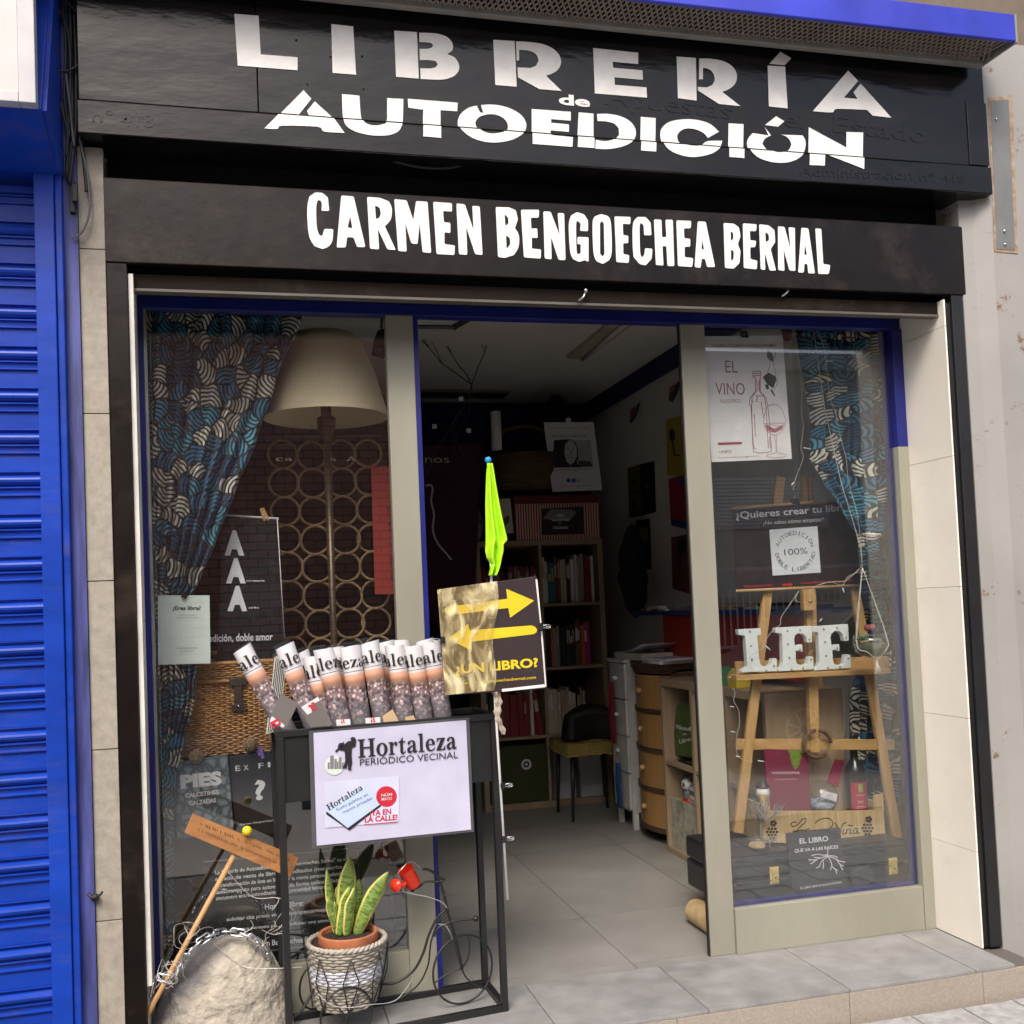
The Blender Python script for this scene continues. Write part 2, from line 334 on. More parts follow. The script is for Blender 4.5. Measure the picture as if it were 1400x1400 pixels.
# neighbour shop: blue roller shutter
NB = -1.75
sh = thing('roller_shutter', 'closed bright blue roller shutter of the neighbouring shop at far left', 'shutter', (-1.15, 0, PZ))
ob('backing', MB().box((NB, 0.03, PZ), (-0.60, 0.05, 2.62)), black_matt, sh)
pitch = 0.1285
prof = [(0.012, 0.0), (0.012, 0.052), (0.003, 0.0535), (0.003, 0.0565), (0.013, 0.060), (0.012, 0.075), (0.003, 0.0765), (0.003, 0.0795), (0.012, 0.083), (0.003, 0.087), (-0.004, 0.094), (-0.006, 0.101), (-0.004, 0.107), (0.004, 0.113), (0.014, 0.116), (0.013, 0.1225), (0.003, 0.1245), (0.003, 0.1275), (0.03, 0.1275), (0.03, 0.0)]
s0 = None; k = 0; zz = PZ + 0.005
while zz < 2.62:
    c = V((-1.15, 0, zz))
    if s0 is None:
        pr = [V((NB, y, zz + z)) for y, z in prof]
        s0 = ob('slat', MB().prism(pr, (-0.603 - NB, 0, 0)), blue_shutter, sh, origin=c)
    else: inst(s0, 'slat', c, sh)
    zz += pitch
gd = thing('shutter_guide', 'vertical blue steel guide rail beside the neighbouring roller shutter', 'guide rail', (-0.55, 0, PZ))
ob('guide_channel', MB().box((-0.6015, -0.055, PZ), (-0.545, 0.06, 3.3)), blue_shutter, gd, bevel=0.003)
ob('edge_strip', MB().box((-0.5445, -0.045, PZ), (-0.524, 0.06, 3.3)), blue_shutter, gd, bevel=0.003)
ob('side_plate', MB().box((-0.5235, -0.016, PZ), (-0.484, 0.04, 3.3)), mat('scuffed violet blue paint', (0.07, 0.085, 0.30), 0.5, var=0.3, vs=30, stretch=(1, 1, .1)), gd)
px_ = thing('shutter_box', 'sloping blue metal housing above the neighbouring blue shutter', 'housing', (-1.2, -0.1, 2.7))
a, b = at(53, 150, -0.3), at(82, 237, -0.062)
pr = [V((NB, -0.3, a.z)), V((NB, -0.062, b.z)), V((NB, 0.1, b.z)), V((NB, 0.1, 3.4)), V((NB, -0.06, 3.4)), V((NB, -0.3, a.z + .004))]
ob('housing', MB().prism(pr, (a.x + 0.006 - NB, 0, 0)), blue_shutter, px_, bevel=0.003)
pr = [p + V((a.x + 0.0065 - NB, 0, 0)) for p in [pr[0] + V((0, .01, .003)), pr[1] + V((0, -.003, .003)), pr[2], pr[3], pr[4]]]
ob('end_plate', MB().prism(pr, (0.012, 0, 0)), blue_shutter, px_)
lb = thing('light_box_sign', 'plain white light box sign with grey edge above the blue shutter housing', 'sign', (-1.2, -0.3, a.z))
ob('white_panel', MB().box((NB, -0.335, a.z + .03), (a.x - 0.045, -0.309, 3.6)), flat('light box acrylic', (.5, .5, .5), .4), lb)
ob('edge_frame', MB().box((a.x - 0.044, -0.34, a.z), (a.x, -0.301, 3.6)).box((NB, -0.34, a.z), (a.x - .0445, -0.301, a.z + .029)), mat('pale grey frame', (0.5, 0.5, 0.53), 0.4), lb, bevel=0.002)
# cables hanging at the top of the pilaster
cb = thing('cable_bundle', 'bundle of black and grey cables looping down the top of the stone pilaster', 'cables', at(98, 190, -0.03))
def pp(pts, Y): return [at(x, y, Y) for x, y in pts]
cs = [([(72, -10), (76, 8), (84, 22), (92, 40), (96, 80), (95, 150), (93, 200), (91, 240)], -.035, .006), ([(95, -10), (97, 60), (98, 120), (99, 170), (97, 210), (93, 245)], -.03, .007),
      ([(100, -10), (103, 60), (104, 120), (103, 180), (99, 215), (95, 250)], -.04, .005), ([(78, -8), (100, 12), (117, 35), (121, 62), (112, 84), (92, 97), (70, 96)], -.055, .004),
      ([(80, 90), (78, 115), (80, 132), (92, 180), (90, 214)], -.05, .004), ([(107, 150), (109, 185), (112, 205), (119, 235), (122, 262), (122, 290), (113, 316), (98, 326)], -.03, .0035),
      ([(110, 185), (114, 215), (118, 250), (118, 262)], -.025, .006), ([(84, -5), (90, 60), (88, 130), (96, 190)], -.04, .004), ([(90, 100), (96, 150), (101, 200)], -.05, .0035), ([(97, 326), (98, 380), (100, 470), (103, 560)], -.012, .0025)]
for p, y, r in cs: ob('cable', MB().tube(cr(pp(p, y), 6), r, 8), cable_m if r > .0036 else mat('grey cable sheath', (.12, .12, .13), .5), cb, True)
jb = MB(); jb.box(at(95, 290, -.03), at(104, 250, .0)); jb.box(at(98, 275, -.045), at(107, 255, -.028))
tag(ob('junction_box', jb, black_metal, None, bevel=.003), 'small black cable clamp box under the cable bundle on the pilaster', 'junction box')
# right concrete pillar
pr = [V((2.692, 0.02, 0)), V((2.692, -0.002, 0)), V((2.745, -0.012, 0)), V((2.80, -0.05, 0)), V((3.6, -0.05, 0)), V((3.6, 0.3, 0)), V((2.692, 0.3, 0))]
pm = mat('painted pillar concrete', (0.30, 0.295, 0.285), 0.6, var=0.05, vs=2, bump=0.25, bs=22, bdist=.004)
n, l = nodes(pm)       # rust blots where the paint has flaked
tcn = n.new('ShaderNodeTexCoord'); z1 = n.new('ShaderNodeTexNoise'); z1.inputs['Scale'].default_value = 9; z1.inputs['Detail'].default_value = 10; z1.inputs['Roughness'].default_value = .8
l.new(tcn.outputs['Object'], z1.inputs['Vector']); r1 = n.new('ShaderNodeValToRGB'); r1.color_ramp.elements[0].position = .60; r1.color_ramp.elements[1].position = .615
l.new(z1.outputs[0], r1.inputs[0]); bs_ = n['Principled BSDF']; src = bs_.inputs['Base Color'].links[0].from_socket
mx = n.new('ShaderNodeMix'); mx.data_type = 'RGBA'; l.new(r1.outputs[0], mx.inputs[0]); l.new(src, mx.inputs[6]); mx.inputs[7].default_value = (.17, .10, .05, 1); l.new(mx.outputs[2], bs_.inputs['Base Color'])
pil = thing('concrete_pillar', 'grey painted concrete pillar with flaked rusty patches right of the shopfront', 'pillar', (3.1, 0, PZ - .05))
ob('shaft', MB().prism([p + V((0, 0, PZ - .05)) for p in pr], (0, 0, 3.62)), pm, pil)
q = pq([(1354, 138), (1379, 136), (1388, 342), (1363, 340)], -0.054)
pt = tag(ob('steel_plate', MB().prism(q, (0, .0035, 0)), mat('grey steel plate', (0.17, 0.18, 0.18), 0.5, var=.1), None), 'grey steel plate with rusty edge screwed to the top of the concrete pillar', 'plate')
q2 = pq([(1351, 133), (1384, 130), (1392, 347), (1360, 344)], -0.0525)
rr_ = ob('rust_edge', MB().prism(q2, (0, .002, 0)), mat('rust', (.24, .13, .06), .9, vs=30, col2=(.40, .34, .27)), pt)
for p in ((1362, 163), (1373, 316), (1374, 334)): ob('screw', MB().ball(at(*p, -.056), .006, 8, 6), steel, pt, True)
# =================================================================== SHOPFRONT
sf = thing('shopfront_surround', 'black painted door surround with posts and lintel panel framing the bookshop entrance', 'shopfront', (1.15, 0, 0))
zl = 2.474
ob('post', MB().box((-0.4075, 0, -0.12), (-0.346, 0.03, zl - .001)), black_brown, sf, bevel=.002)
ob('post', MB().box((2.640, 0.0, -0.0), (2.69, 0.03, zl - .001)), black_metal, sf, bevel=.002)
ob('guide_rail', MB().box((2.622, 0.012, -0.0), (2.6385, 0.05, zl - .03)), black_metal, sf)
ob('guide_rail', MB().box((-0.3445, 0.012, 0.24), (-0.330, 0.05, zl - .03)), mat('white plastic trim', (.66, .65, .6), .5), sf)
ob('lintel_panel', MB().box((-0.412, -0.004, zl), (2.715, 0.02, 2.742)), black_brown, sf, bevel=.003)
ob('recess_back', MB().box((-0.412, 0.13, 2.43), (2.715, 0.16, 2.93)), black_matt, sf)
ob('recess_bottom', MB().box((-0.412, 0.0205, 2.6), (2.715, 0.129, 2.62)), black_matt, sf)
ob('header', MB().box((-0.344, 0.10, 2.43), (2.64, 0.129, 2.59)), black_matt, sf)
ob('lintel_soffit', MB().box((-0.344, 0.1605, 2.455), (2.64, 0.32, 2.93)), black_matt, sf)
sb = thing('shutter_bottom_bar', 'brown black raised roller shutter bottom bar above the shop entrance', 'shutter bar', (1.15, 0.05, 2.40))
ob('bar', MB().box((-0.343, 0.035, 2.405), (2.62, 0.065, 2.452)), mat('brown bar paint', (0.014, 0.010, 0.008), .8, dirt=.2, spec=.15), sb, bevel=.002)
ob('lip', MB().box((-0.343, 0.03, 2.396), (2.62, 0.07, 2.4045)), mat('worn grey lip', (.10, .09, .08), .5, dirt=.5), sb)
for p in ((797, 407), (1075, 401)):
    c = at(*p, 0.02); h = MB().tube([c + V((-.02, 0, -.012)), c + V((0, -.005, 0)), c + V((.008, -.008, .018))], .004, 6); h.ball(c + V((.008, -.01, .022)), .008, 10, 6)
    ob('latch', h, steel, sb, True)
# letters on the lintel
ZA, ZB, Z2, ZC, ZD = zm(300, 0, 2.8), zm(780, 20, 2.917), zm(450, 0, 2.8), zm(400, 240, 3.684), zm(770, 270, 3.684)
lint = thing('painted_name', 'white hand painted words CARMEN BENGOECHEA BERNAL on the lower black panel', 'lettering', (1.15, -.006, 2.55))
G2 = [(ZC, [(185,178),(145,178),(148,140),(140,124),(127,124),(119,160),(122,260),(135,300),(150,305),(160,268),(205,270),(200,330),(180,358),(150,370),(110,355),(85,310),(75,230),(75,150),(85,105),(115,84),(150,87),(178,110)], []),
(ZC, [(245,100),(308,105),(367,360),(325,360),(308,312),(275,310),(268,362),(222,362)], [[(290,205),(302,265),(277,262)]]),
(ZC, [(375,107),(440,112),(485,130),(500,165),(495,220),(465,255),(520,375),(478,372),(430,270),(436,372),(390,368)], [[(415,150),(438,160),(445,190),(438,212),(420,220)]]),
(ZC, [(512,118),(575,125),(608,225),(622,128),(680,132),(698,390),(655,386),(640,240),(630,345),(598,342),(568,240),(575,383),(532,380)], []),
(ZC, [(708,132),(803,139),(803,182),(758,178),(762,235),(795,238),(795,290),(765,285),(765,345),(818,352),(815,400),(725,395)], []),
(ZC, [(825,140),(868,145),(912,275),(905,152),(943,155),(957,400),(920,396),(875,260),(880,400),(838,396)], []),
(ZC, [(1023,158),(1090,160),(1125,175),(1135,220),(1120,265),(1140,300),(1138,360),(1115,400),(1070,415),(1035,410)], [[(1068,195),(1085,210),(1088,240),(1072,255)], [(1075,300),(1095,315),(1097,345),(1078,370)]]),
(ZC, [(1150,172),(1242,172),(1240,212),(1200,212),(1203,268),(1232,265),(1235,315),(1205,312),(1205,368),(1252,372),(1250,418),(1165,412)], []),
(ZC, [(1263,180),(1300,182),(1345,300),(1335,188),(1368,190),(1375,425),(1340,425),(1302,310),(1305,422),(1270,418)], []),
(ZD, [(125,170),(85,168),(88,130),(72,118),(65,140),(68,270),(78,285),(88,280),(88,235),(72,235),(72,198),(128,200),(128,325),(110,315),(80,325),(50,310),(35,270),(28,140),(40,90),(70,73),(105,85),(125,115)], []),
(ZD, [(148,130),(160,95),(190,83),(222,92),(240,125),(245,270),(232,315),(200,335),(170,322),(153,280)], [[(185,130),(195,118),(205,130),(208,285),(198,298),(186,285)]]),
(ZD, [(258,95),(340,98),(338,135),(300,132),(302,190),(328,192),(328,230),(302,230),(303,285),(333,290),(330,330),(268,325)], []),
(ZD, [(445,190),(408,190),(405,140),(395,130),(385,145),(388,280),(400,300),(410,285),(412,255),(450,258),(445,310),(415,342),(385,335),(355,300),(350,230),(352,130),(375,98),(415,98),(440,125)], []),
(ZD, [(457,110),(495,112),(498,200),(520,200),(515,112),(552,112),(560,345),(525,345),(520,245),(500,245),(505,342),(467,340)], []),
(ZD, [(570,115),(645,118),(643,155),(608,155),(610,205),(640,208),(640,248),(612,248),(612,300),(655,305),(650,350),(578,345)], []),
(ZD, [(678,120),(718,122),(765,350),(725,350),(715,310),(698,308),(692,355),(662,350)], [[(700,210),(710,262),(697,260)]]),
(ZD, [(808,128),(860,132),(885,150),(893,195),(880,235),(893,270),(888,330),(860,358),(815,355)], [[(843,168),(857,180),(857,208),(845,220)], [(845,260),(860,272),(858,310),(845,320)]]),
(ZD, [(905,130),(975,135),(972,170),(940,168),(942,215),(972,218),(968,250),(942,250),(943,310),(978,318),(975,362),(910,355)], []),
(ZD, [(987,135),(1035,140),(1065,165),(1068,225),(1045,260),(1072,368),(1040,368),(1015,275),(1018,365),(995,362)], [[(1018,175),(1035,185),(1038,215),(1020,225)]]),
(ZD, [(1082,145),(1115,148),(1145,260),(1135,150),(1167,152),(1170,370),(1140,368),(1110,260),(1115,370),(1083,365)], []),
(ZD, [(1200,152),(1235,155),(1268,382),(1235,382),(1230,335),(1215,333),(1212,378),(1184,378)], [[(1218,235),(1228,290),(1214,288)]]),
(ZD, [(1270,155),(1300,158),(1310,335),(1345,340),(1338,385),(1285,385)], [])]
def soften(poly, f, Y):                  # px outline on a plane, corners very slightly rounded as brushed paint is
    w = [at(*f(p), Y) for p in poly]; out = []; m = len(w)
    for i in range(m):
        p, a, b = w[i], w[i - 1], w[(i + 1) % m]
        da, db = (a - p), (b - p); r = min(.004, da.length * .3, db.length * .3)
        out += [p + da.normalized() * r, p + (da.normalized() + db.normalized()) * r * .35, p + db.normalized() * r]
    return out
for f, o_, hs in G2: ob('letter', MB().prism(soften(smooth_poly(o_, 36, 3), f, -.0062), (0, .0015, 0), [soften(smooth_poly(h, 36, 3), f, -.0062) for h in hs]), letter_white, lint)
# upper sign
sg = thing('shop_sign', 'large glossy black sign box with projecting bottom lip over the shopfront', 'sign', (1.15, -.07, 2.84))
zled, zlip = 2.9525, 2.843
seam = at(352, 100, -.07).x
ob('sign_panel', MB().box((-0.466, -0.07, zled), (seam - .001, 0.12, 3.36)), black_gloss, sg, bevel=.003)
ob('sign_panel', MB().box((seam + .001, -0.07, zled), (2.785, 0.12, 3.36)), black_gloss, sg, bevel=.003)
ob('bottom_lip', MB().box((-0.470, -0.080, zlip), (2.79, 0.10, zled - .004)), black_gloss, sg, bevel=.004)
ob('end_cover', MB().box((2.70, -0.0745, zled + .002), (2.788, -0.0705, 3.2)), black_gloss, sg, bevel=.002)
def emboss(body, a, b, h_, Y):
    e_ = MB(); ptext(e_, body, a, b, h_, Y, .004); k = len(e_.v); d_ = V((0, .0035, 0)); ed = {}
    for f_ in e_.f:
        for i in range(len(f_)): q_ = (f_[i], f_[(i + 1) % len(f_)]); ed[tuple(sorted(q_))] = ed.get(tuple(sorted(q_)), 0) + 1
    vs_ = list(e_.v); e_.v = vs_ + [p + d_ for p in vs_]; e_.f = e_.f + [(i, j, j + k, i + k) for (i, j), n_ in ed.items() if n_ == 1]
    ob('embossed_word', e_, black_gloss, sg)
for body, a, b in (('Apuestas', (827, 142), (1000, 163)), ('del', (1050, 170), (1098, 176)), ('Estado', (1140, 180), (1268, 196))): emboss(body, a, b, 27, -.0718)
emboss('Administración', (1093, 240), (1248, 246), 15, -.0818); emboss('n°', (1258, 247), (1278, 248), 13, -.0818); emboss('418', (1288, 248), (1320, 250), 13, -.0818); emboss('n°', (126, 166), (155, 167), 15, -.0818); emboss('418', (165, 172), (210, 174), 18, -.0818)
hol = MB()
for p in ((405, 55), (452, 78), (495, 77), (420, 115), (497, 122), (710, 83), (905, 190), (1165, 105), (1000, 152)): c = at(*p, -.0708); hol.lathe([(0, 0), (.004, 0)], c, 10, Matrix.Rotation(R(90), 3, 'X'))
ob('screw_holes', hol, flat('hole black', (.002, .002, .002), .9), sg)
G1 = [(ZA, [(57,53),(150,60),(158,208),(299,219),(299,269),(70,251)], []), (ZA, [(428,92),(512,101),(523,286),(433,279)], []),
(ZA, [(669,117),(756,123),(763,301),(676,294)], []), (ZA, [(765,125),(800,126),(835,129),(868,140),(888,158),(894,178),(890,195),(872,207),(900,220),(914,240),(918,260),(910,280),(890,295),(850,305),(770,302),(769,261),(805,262),(828,258),(836,246),(828,234),(802,230),(767,230),(766,187),(795,187),(812,183),(818,174),(810,165),(790,162),(765,161)], []),
(ZA, [(1048,152),(1130,157),(1138,332),(1056,325)], []), (ZA, [(1135,158),(1190,161),(1235,168),(1275,185),(1300,210),(1308,238),(1297,265),(1275,281),(1250,290),(1310,348),(1225,341),(1143,296),(1141,258),(1190,260),(1212,252),(1222,232),(1212,208),(1185,194),(1147,191),(1147,232),(1138,232)], []),
(ZB, [(90,133),(270,152),(270,197),(168,188),(170,212),(287,222),(289,260),(175,250),(177,280),(303,290),(305,331),(97,314)], []),
(ZB, [(423,167),(500,173),(503,343),(428,333)], []), (ZB, [(513,175),(560,176),(605,184),(640,202),(661,230),(663,258),(653,280),(632,297),(605,308),(678,365),(592,356),(508,302),(508,288),(545,290),(566,280),(575,256),(566,230),(548,216),(528,212),(528,258),(512,258)], []),
(ZB, [(786,203),(856,207),(866,374),(791,366)], []), (ZB, [(837,148),(881,174),(853,202),(793,196)], []),
(ZB, [(1107,223),(1147,264),(1090,331),(1145,336),(1128,310),(1157,275),(1280,411),(1205,403),(1182,380),(1063,376),(1043,390),(966,385)], []),
(ZA, [(322,345),(352,378),(303,440),(345,446),(335,425),(365,388),(430,447),(478,514),(400,509),(375,491),(240,487),(222,499),(172,497),(225,443)], []),
(ZA, [(469,360),(536,366),(541,440),(552,470),(575,483),(605,485),(635,478),(642,455),(642,375),(704,379),(702,460),(695,490),(680,510),(650,522),(610,525),(560,520),(510,505),(480,480),(472,440)], []),
(ZA, [(721,378),(912,393),(910,426),(846,422),(847,533),(778,527),(780,420),(723,412)], []),
(ZA, [(912,468),(918,445),(932,428),(955,412),(985,404),(998,430),(1010,432),(1001,402),(1040,400),(1080,405),(1120,418),(1155,440),(1172,465),(1174,490),(1160,515),(1130,535),(1090,547),(1045,551),(1000,545),(960,530),(930,507),(915,487)], [[(980,472),(986,456),(1003,444),(1035,437),(1065,441),(1090,455),(1103,475),(1104,492),(1088,508),(1060,515),(1030,515),(1003,505),(987,490)]]),
(Z2, [(775,417),(925,428),(925,462),(850,456),(850,470),(918,476),(918,505),(848,499),(848,522),(930,530),(928,567),(776,556)], []),
(Z2, [(955,430),(1012,435),(1012,572),(948,567)], []), (Z2, [(1025,436),(1070,436),(1115,445),(1150,463),(1171,490),(1173,520),(1155,548),(1115,567),(1060,576),(1015,574),(1017,540),(1055,545),(1090,536),(1110,516),(1108,490),(1090,473),(1060,465),(1027,463)], []),
(Z2, [(1193,447),(1250,452),(1248,585),(1190,581)], []),
(ZB, [(358,470),(368,448),(390,430),(425,420),(475,417),(520,423),(560,438),(592,467),(548,492),(530,472),(500,458),(465,454),(438,464),(425,482),(430,505),(450,520),(480,527),(515,526),(545,505),(605,503),(597,528),(575,550),(540,565),(480,573),(425,562),(385,540),(362,505)], []),
(ZB, [(630,433),(690,437),(688,577),(628,572)], []),
(ZB, [(703,515),(711,490),(735,467),(775,449),(790,482),(800,482),(790,448),(830,446),(870,450),(905,465),(930,488),(938,515),(930,550),(905,577),(870,592),(830,596),(785,590),(745,575),(715,548)], [[(765,515),(775,495),(800,482),(830,478),(858,485),(875,502),(880,520),(870,540),(845,552),(815,552),(785,540)]]),
(ZB, [(820,405),(853,425),(828,447),(776,440)], []),
(ZB, [(950,449),(1100,530),(1100,468),(1167,470),(1165,620),(1010,560),(1008,607),(948,604)], [])]
sl_ = thing('stencilled_name', 'large white stencilled words LIBRERÍA de AUTOEDICIÓN across the glossy black sign', 'lettering', (1.15, -.07, 2.9))
def split_letter(mb):
    for above in (True, False):
        bm = bmesh.new(); vv = [bm.verts.new(p) for p in mb.v]
        for f in mb.f:
            try: bm.faces.new([vv[i] for i in f])
            except ValueError: pass
        co = V((0, 0, zled + .003 if above else zled - .006))
        bmesh.ops.bisect_plane(bm, geom=bm.verts[:] + bm.edges[:] + bm.faces[:], plane_co=co, plane_no=(0, 0, 1), clear_inner=above, clear_outer=not above)
        if len(bm.faces):
            bm.verts.index_update(); m2 = MB(); m2.add([v.co + V((0, 0 if above else -.0103, 0)) for v in bm.verts], [tuple(v.index for v in f.verts) for f in bm.faces]); ob('letter', m2, letter_white, sl_)
        bm.free()
for f, o_, hs in G1:
    w = [at(*f(p), -.0725) for p in smooth_poly(o_)]; split_letter(MB().prism(w, (0, 0, 0), [[at(*f(p), -.0725) for p in smooth_poly(h)] for h in hs]))
m2 = MB(); ptext(m2, 'de', (764, 142), (807, 146), 15, -.0725, .035); ob('letter', m2, letter_white, sl_)
cw = MB().tube(cr(pp([(520, 213), (545, 222), (580, 229), (615, 229), (642, 222)], -.02), 6), .005, 8)
tag(ob('sagging_cable', cw, cable_m, None, True), 'thin black cable sagging in the gap below the upper sign', 'cable')
# awning cassette
aw = thing('awning_cassette', 'blue retracted awning cassette with perforated underside above the shop sign', 'awning', (1.15, -.2, 3.33))
zr, zf = 3.325, 3.340; xe0, xe1 = 2.735, 2.775; XL = -0.9
ob('rear_rim', MB().box((XL, -.135, zr - .012), (xe0, -.105, zr + .014)), grey_rim, aw, bevel=.003)
ob('front_fascia', MB().prism([V((XL, -.262, zf)), V((XL, -.25, zf - .004)), V((XL, -.245, zf + .1)), V((XL, -.262, zf + .1))], (xe1 - XL, 0, 0)), blue_awning, aw, bevel=.003)
ob('top_cover', MB().box((XL, -.244, zf + .09), (xe1, .05, zf + .1)), blue_awning, aw)
ob('end_cap', MB().prism([V((xe0 - .002, -.10, zr - .012)), V((xe1 + .001, -.262, zf - .005)), V((xe1 + .001, -.262, zf + .1)), V((xe0 - .002, -.10, zf + .1))], (.008, 0, 0)), grey_rim, aw)
ob('back_liner', MB().box((XL, -.243, zf + .035), (xe0, -.11, zf + .04)), flat('cassette dark liner', (.008, .008, .008), .8), aw)
gr = MB(); p_ = 0.021; nx = int((xe0 - XL) / p_)
for i in range(nx):
    x = XL + i * p_; W = .06
    for sgn in (1, -1):
        xa_, xb_ = (x, x + .063) if sgn > 0 else (x + .063, x)
        if max(xa_, xb_) > xe0 + .03: continue
        a0 = V((xa_, -.136, zr + .002)); b0 = V((xb_, -.247, zf + .004)); d = V((.0032, 0, 0)); u = V((0, 0, .004))
        gr.add([a0 - d, a0 + d, b0 + d, b0 - d, a0 - d + u, a0 + d + u, b0 + d + u, b0 - d + u], [(0, 1, 2, 3), (4, 5, 6, 7), (0, 3, 7, 4), (1, 5, 6, 2)])
stuff(ob('perforated_grille', gr, mat('dusty brown grille', (.26, .22, .19), .6), aw))
# cream reveals
rv = thing('tiled_reveal', 'cream tiled side wall of the entrance recess at right', 'tiled wall', (2.61, .15, 0))
ob('backing', MB().box((2.6095, .031, 0), (2.6215, .295, 2.43)), dark_grout, rv)
zs = [2.455, 2.353, 1.852, 1.354, .856, .357, .001]
for a, b in zip(zs[:-1], zs[1:]): ob('wall_tile', MB().box((2.602, .0, b + .0008), (2.609, .33, a - .0008)), cream_tile, rv)
rv = thing('tiled_reveal', 'cream tiled narrow side wall of the entrance recess at left', 'tiled wall', (-.35, .15, 0))
ob('backing', MB().box((-.36, .031, 0), (-.3525, .295, 2.43)), dark_grout, rv)
for a, b in zip(zs[:-1], zs[1:]): ob('wall_tile', MB().box((-.352, .051, b + .0008), (-.345, .266, a - .0008)), cream_tile, rv)
# ----- shop windows
def pane(parent, a, b): return ob('pane', MB().box(a, b), pane_m, parent)
wl = thing('shop_window', 'left display window of the bookshop with blue painted top rail and green grey stile', 'window', (.1, YG, 0))
zt = 2.413
ob('top_rail', MB().box((-.344, .272, zt), (2.6, .326, 2.4545)), blue_frame, wl, bevel=.002)
ob('left_stile', MB().box((-.344, .268, .0), (-.328, .326, zt - .001)), blue_frame, wl)
ob('glazing_bead', MB().box((-.3275, .280, .166), (-.318, .310, zt - .001)), alu, wl)
ob('bottom_rail', MB().box((-.3275, .272, .0), (.4955, .326, .165)), frame_green, wl, bevel=.002)
ob('right_stile', MB().box((.496, .270, .0), (.594, .328, zt - .001)), frame_green, wl, bevel=.003)
ob('edge_seal', MB().box((.5945, .275, .002), (.612, .330, zt - .001)), blue_frame, wl)
pane(wl, (-.3175, .294, .1655), (.4955, .300, zt - .001))
wr = thing('shop_window', 'right display window of the bookshop in a broad grey green frame with blue edge', 'window', (2.1, YG, 0))
xr = 2.6015
ob('left_stile', MB().box((1.636, .280, .0), (1.738, .306, zt - .001)), frame_green, wr, bevel=.003)
ob('edge_seal', MB().box((1.631, .288, .002), (1.6355, .302, zt - .001)), black_matt, wr)
ob('bottom_rail', MB().box((1.7385, .268, .0), (2.553, .326, .169)), frame_green, wr, bevel=.002)
ob('right_stile', MB().box((2.5535, .264, .0), (xr, .328, 1.93)), frame_green, wr, bevel=.002)
ob('right_stile_top', MB().box((2.5535, .264, 1.931), (xr, .328, zt - .001)), blue_frame, wr, bevel=.002)
ob('blue_lining', MB().box((2.540, .302, .17), (2.553, .335, zt - .001)).box((1.7385, .302, .1695), (2.5395, .335, .181)), blue_frame, wr)
pane(wr, (1.7385, .293, .1695), (2.5529, .299, zt - .001))
# =================================================================== ACROSS THE STREET (seen in the glass)
def brick_mat(name, c1, c2, mortar, w=.25, h=.11):
    m = bpy.data.materials.new(name); m.use_nodes = True; n, l = nodes(m); b = n['Principled BSDF']; b.inputs['Roughness'].default_value = .85
    tc = n.new('ShaderNodeTexCoord'); sx = n.new('ShaderNodeSeparateXYZ'); cx = n.new('ShaderNodeCombineXYZ'); l.new(tc.outputs['Object'], sx.inputs[0]); l.new(sx.outputs[0], cx.inputs[0]); l.new(sx.outputs[2], cx.inputs[1])
    t = n.new('ShaderNodeTexBrick'); t.inputs['Scale'].default_value = 1; t.inputs['Brick Width'].default_value = w; t.inputs['Row Height'].default_value = h; t.inputs['Mortar Size'].default_value = .009
    t.inputs['Color1'].default_value = (*c1, 1); t.inputs['Color2'].default_value = (*c2, 1); t.inputs['Mortar'].default_value = (*mortar, 1); l.new(cx.outputs[0], t.inputs['Vector']); l.new(t.outputs[0], b.inputs['Base Color'])
    bp = n.new('ShaderNodeBump'); bp.invert = True; bp.inputs['Distance'].default_value = .01; l.new(t.outputs['Fac'], bp.inputs['Height']); l.new(bp.outputs[0], b.inputs['Normal']); return m
def opp(name, label, x0, x1, H, m, wins, wm):
    t = thing(name, label, 'building', ((x0 + x1) / 2, -10.5, -.1))
    ob('wall', MB().box((x0, -16, -.3), (x1, -10.0, H)), m, t)
    ob('cornice', MB().box((x0 + .01, -10.25, H + .001), (x1 - .01, -9.75, H + .25)), concrete, t)
    for wx, wz, ww, wh, blind in wins:
        f = ob('window', MB().box((wx, -9.999, wz), (wx + ww, -9.95, wz + wh)), white_paint if blind else dark_wood, t)
        if blind:
            bl = MB()
            for k in range(int(wh / .055)): bl.box((wx + .06, -9.949, wz + .05 + k * .055), (wx + ww - .06, -9.93, wz + .095 + k * .055), (.3, 0, 0))
            ob('blind', bl, wm, f)
        else: ob('pane', MB().box((wx + .08, -9.949, wz + .08), (wx + ww - .08, -9.94, wz + wh - .08)), flat('dark window pane', (.03, .035, .04), .1), f)
    return t
opp('brick_house', 'dark red brick apartment house across the street, reflected in the left shop window', -9, 4.2, 5.2, brick_mat('opposite brick', (.50, .26, .18), (.40, .20, .14), (.15, .11, .09)), [(-6, 1, 1.4, 1.5, 0), (-3.6, 3.4, 1.2, 1.5, 1), (-6, 3.4, 1.4, 1.5, 1)], white_paint)
ph = opp('pale_house', 'pale rendered house with white slatted blinds across the street, reflected in the right shop window', 4.21, 16, 4.7, mat('pale render', (.55, .54, .48), .9, dirt=.2), [(5.2, 2.35, 1.1, .75, 1), (6.6, 2.35, 1.9, .75, 1), (9.4, 2.2, 1.5, 1.2, 1), (6.0, .0, 2.6, 1.35, 0), (11.6, 2.2, 1.4, 1.3, 1)], white_paint)
rb = MB().box((4.6, -9.6, 1.72), (12, -9.56, 1.77)).box((4.6, -9.6, 1.42), (12, -9.56, 1.45)).box((4.6, -9.6, .62), (12, -9.56, .66))
for k in range(70): rb.box((4.62 + k * .105, -9.59, .66), (4.638 + k * .105, -9.57, 1.42))
tag(ob('terrace_railing', rb, white_paint), 'white barred terrace railing in front of the pale house across the street', 'railing')
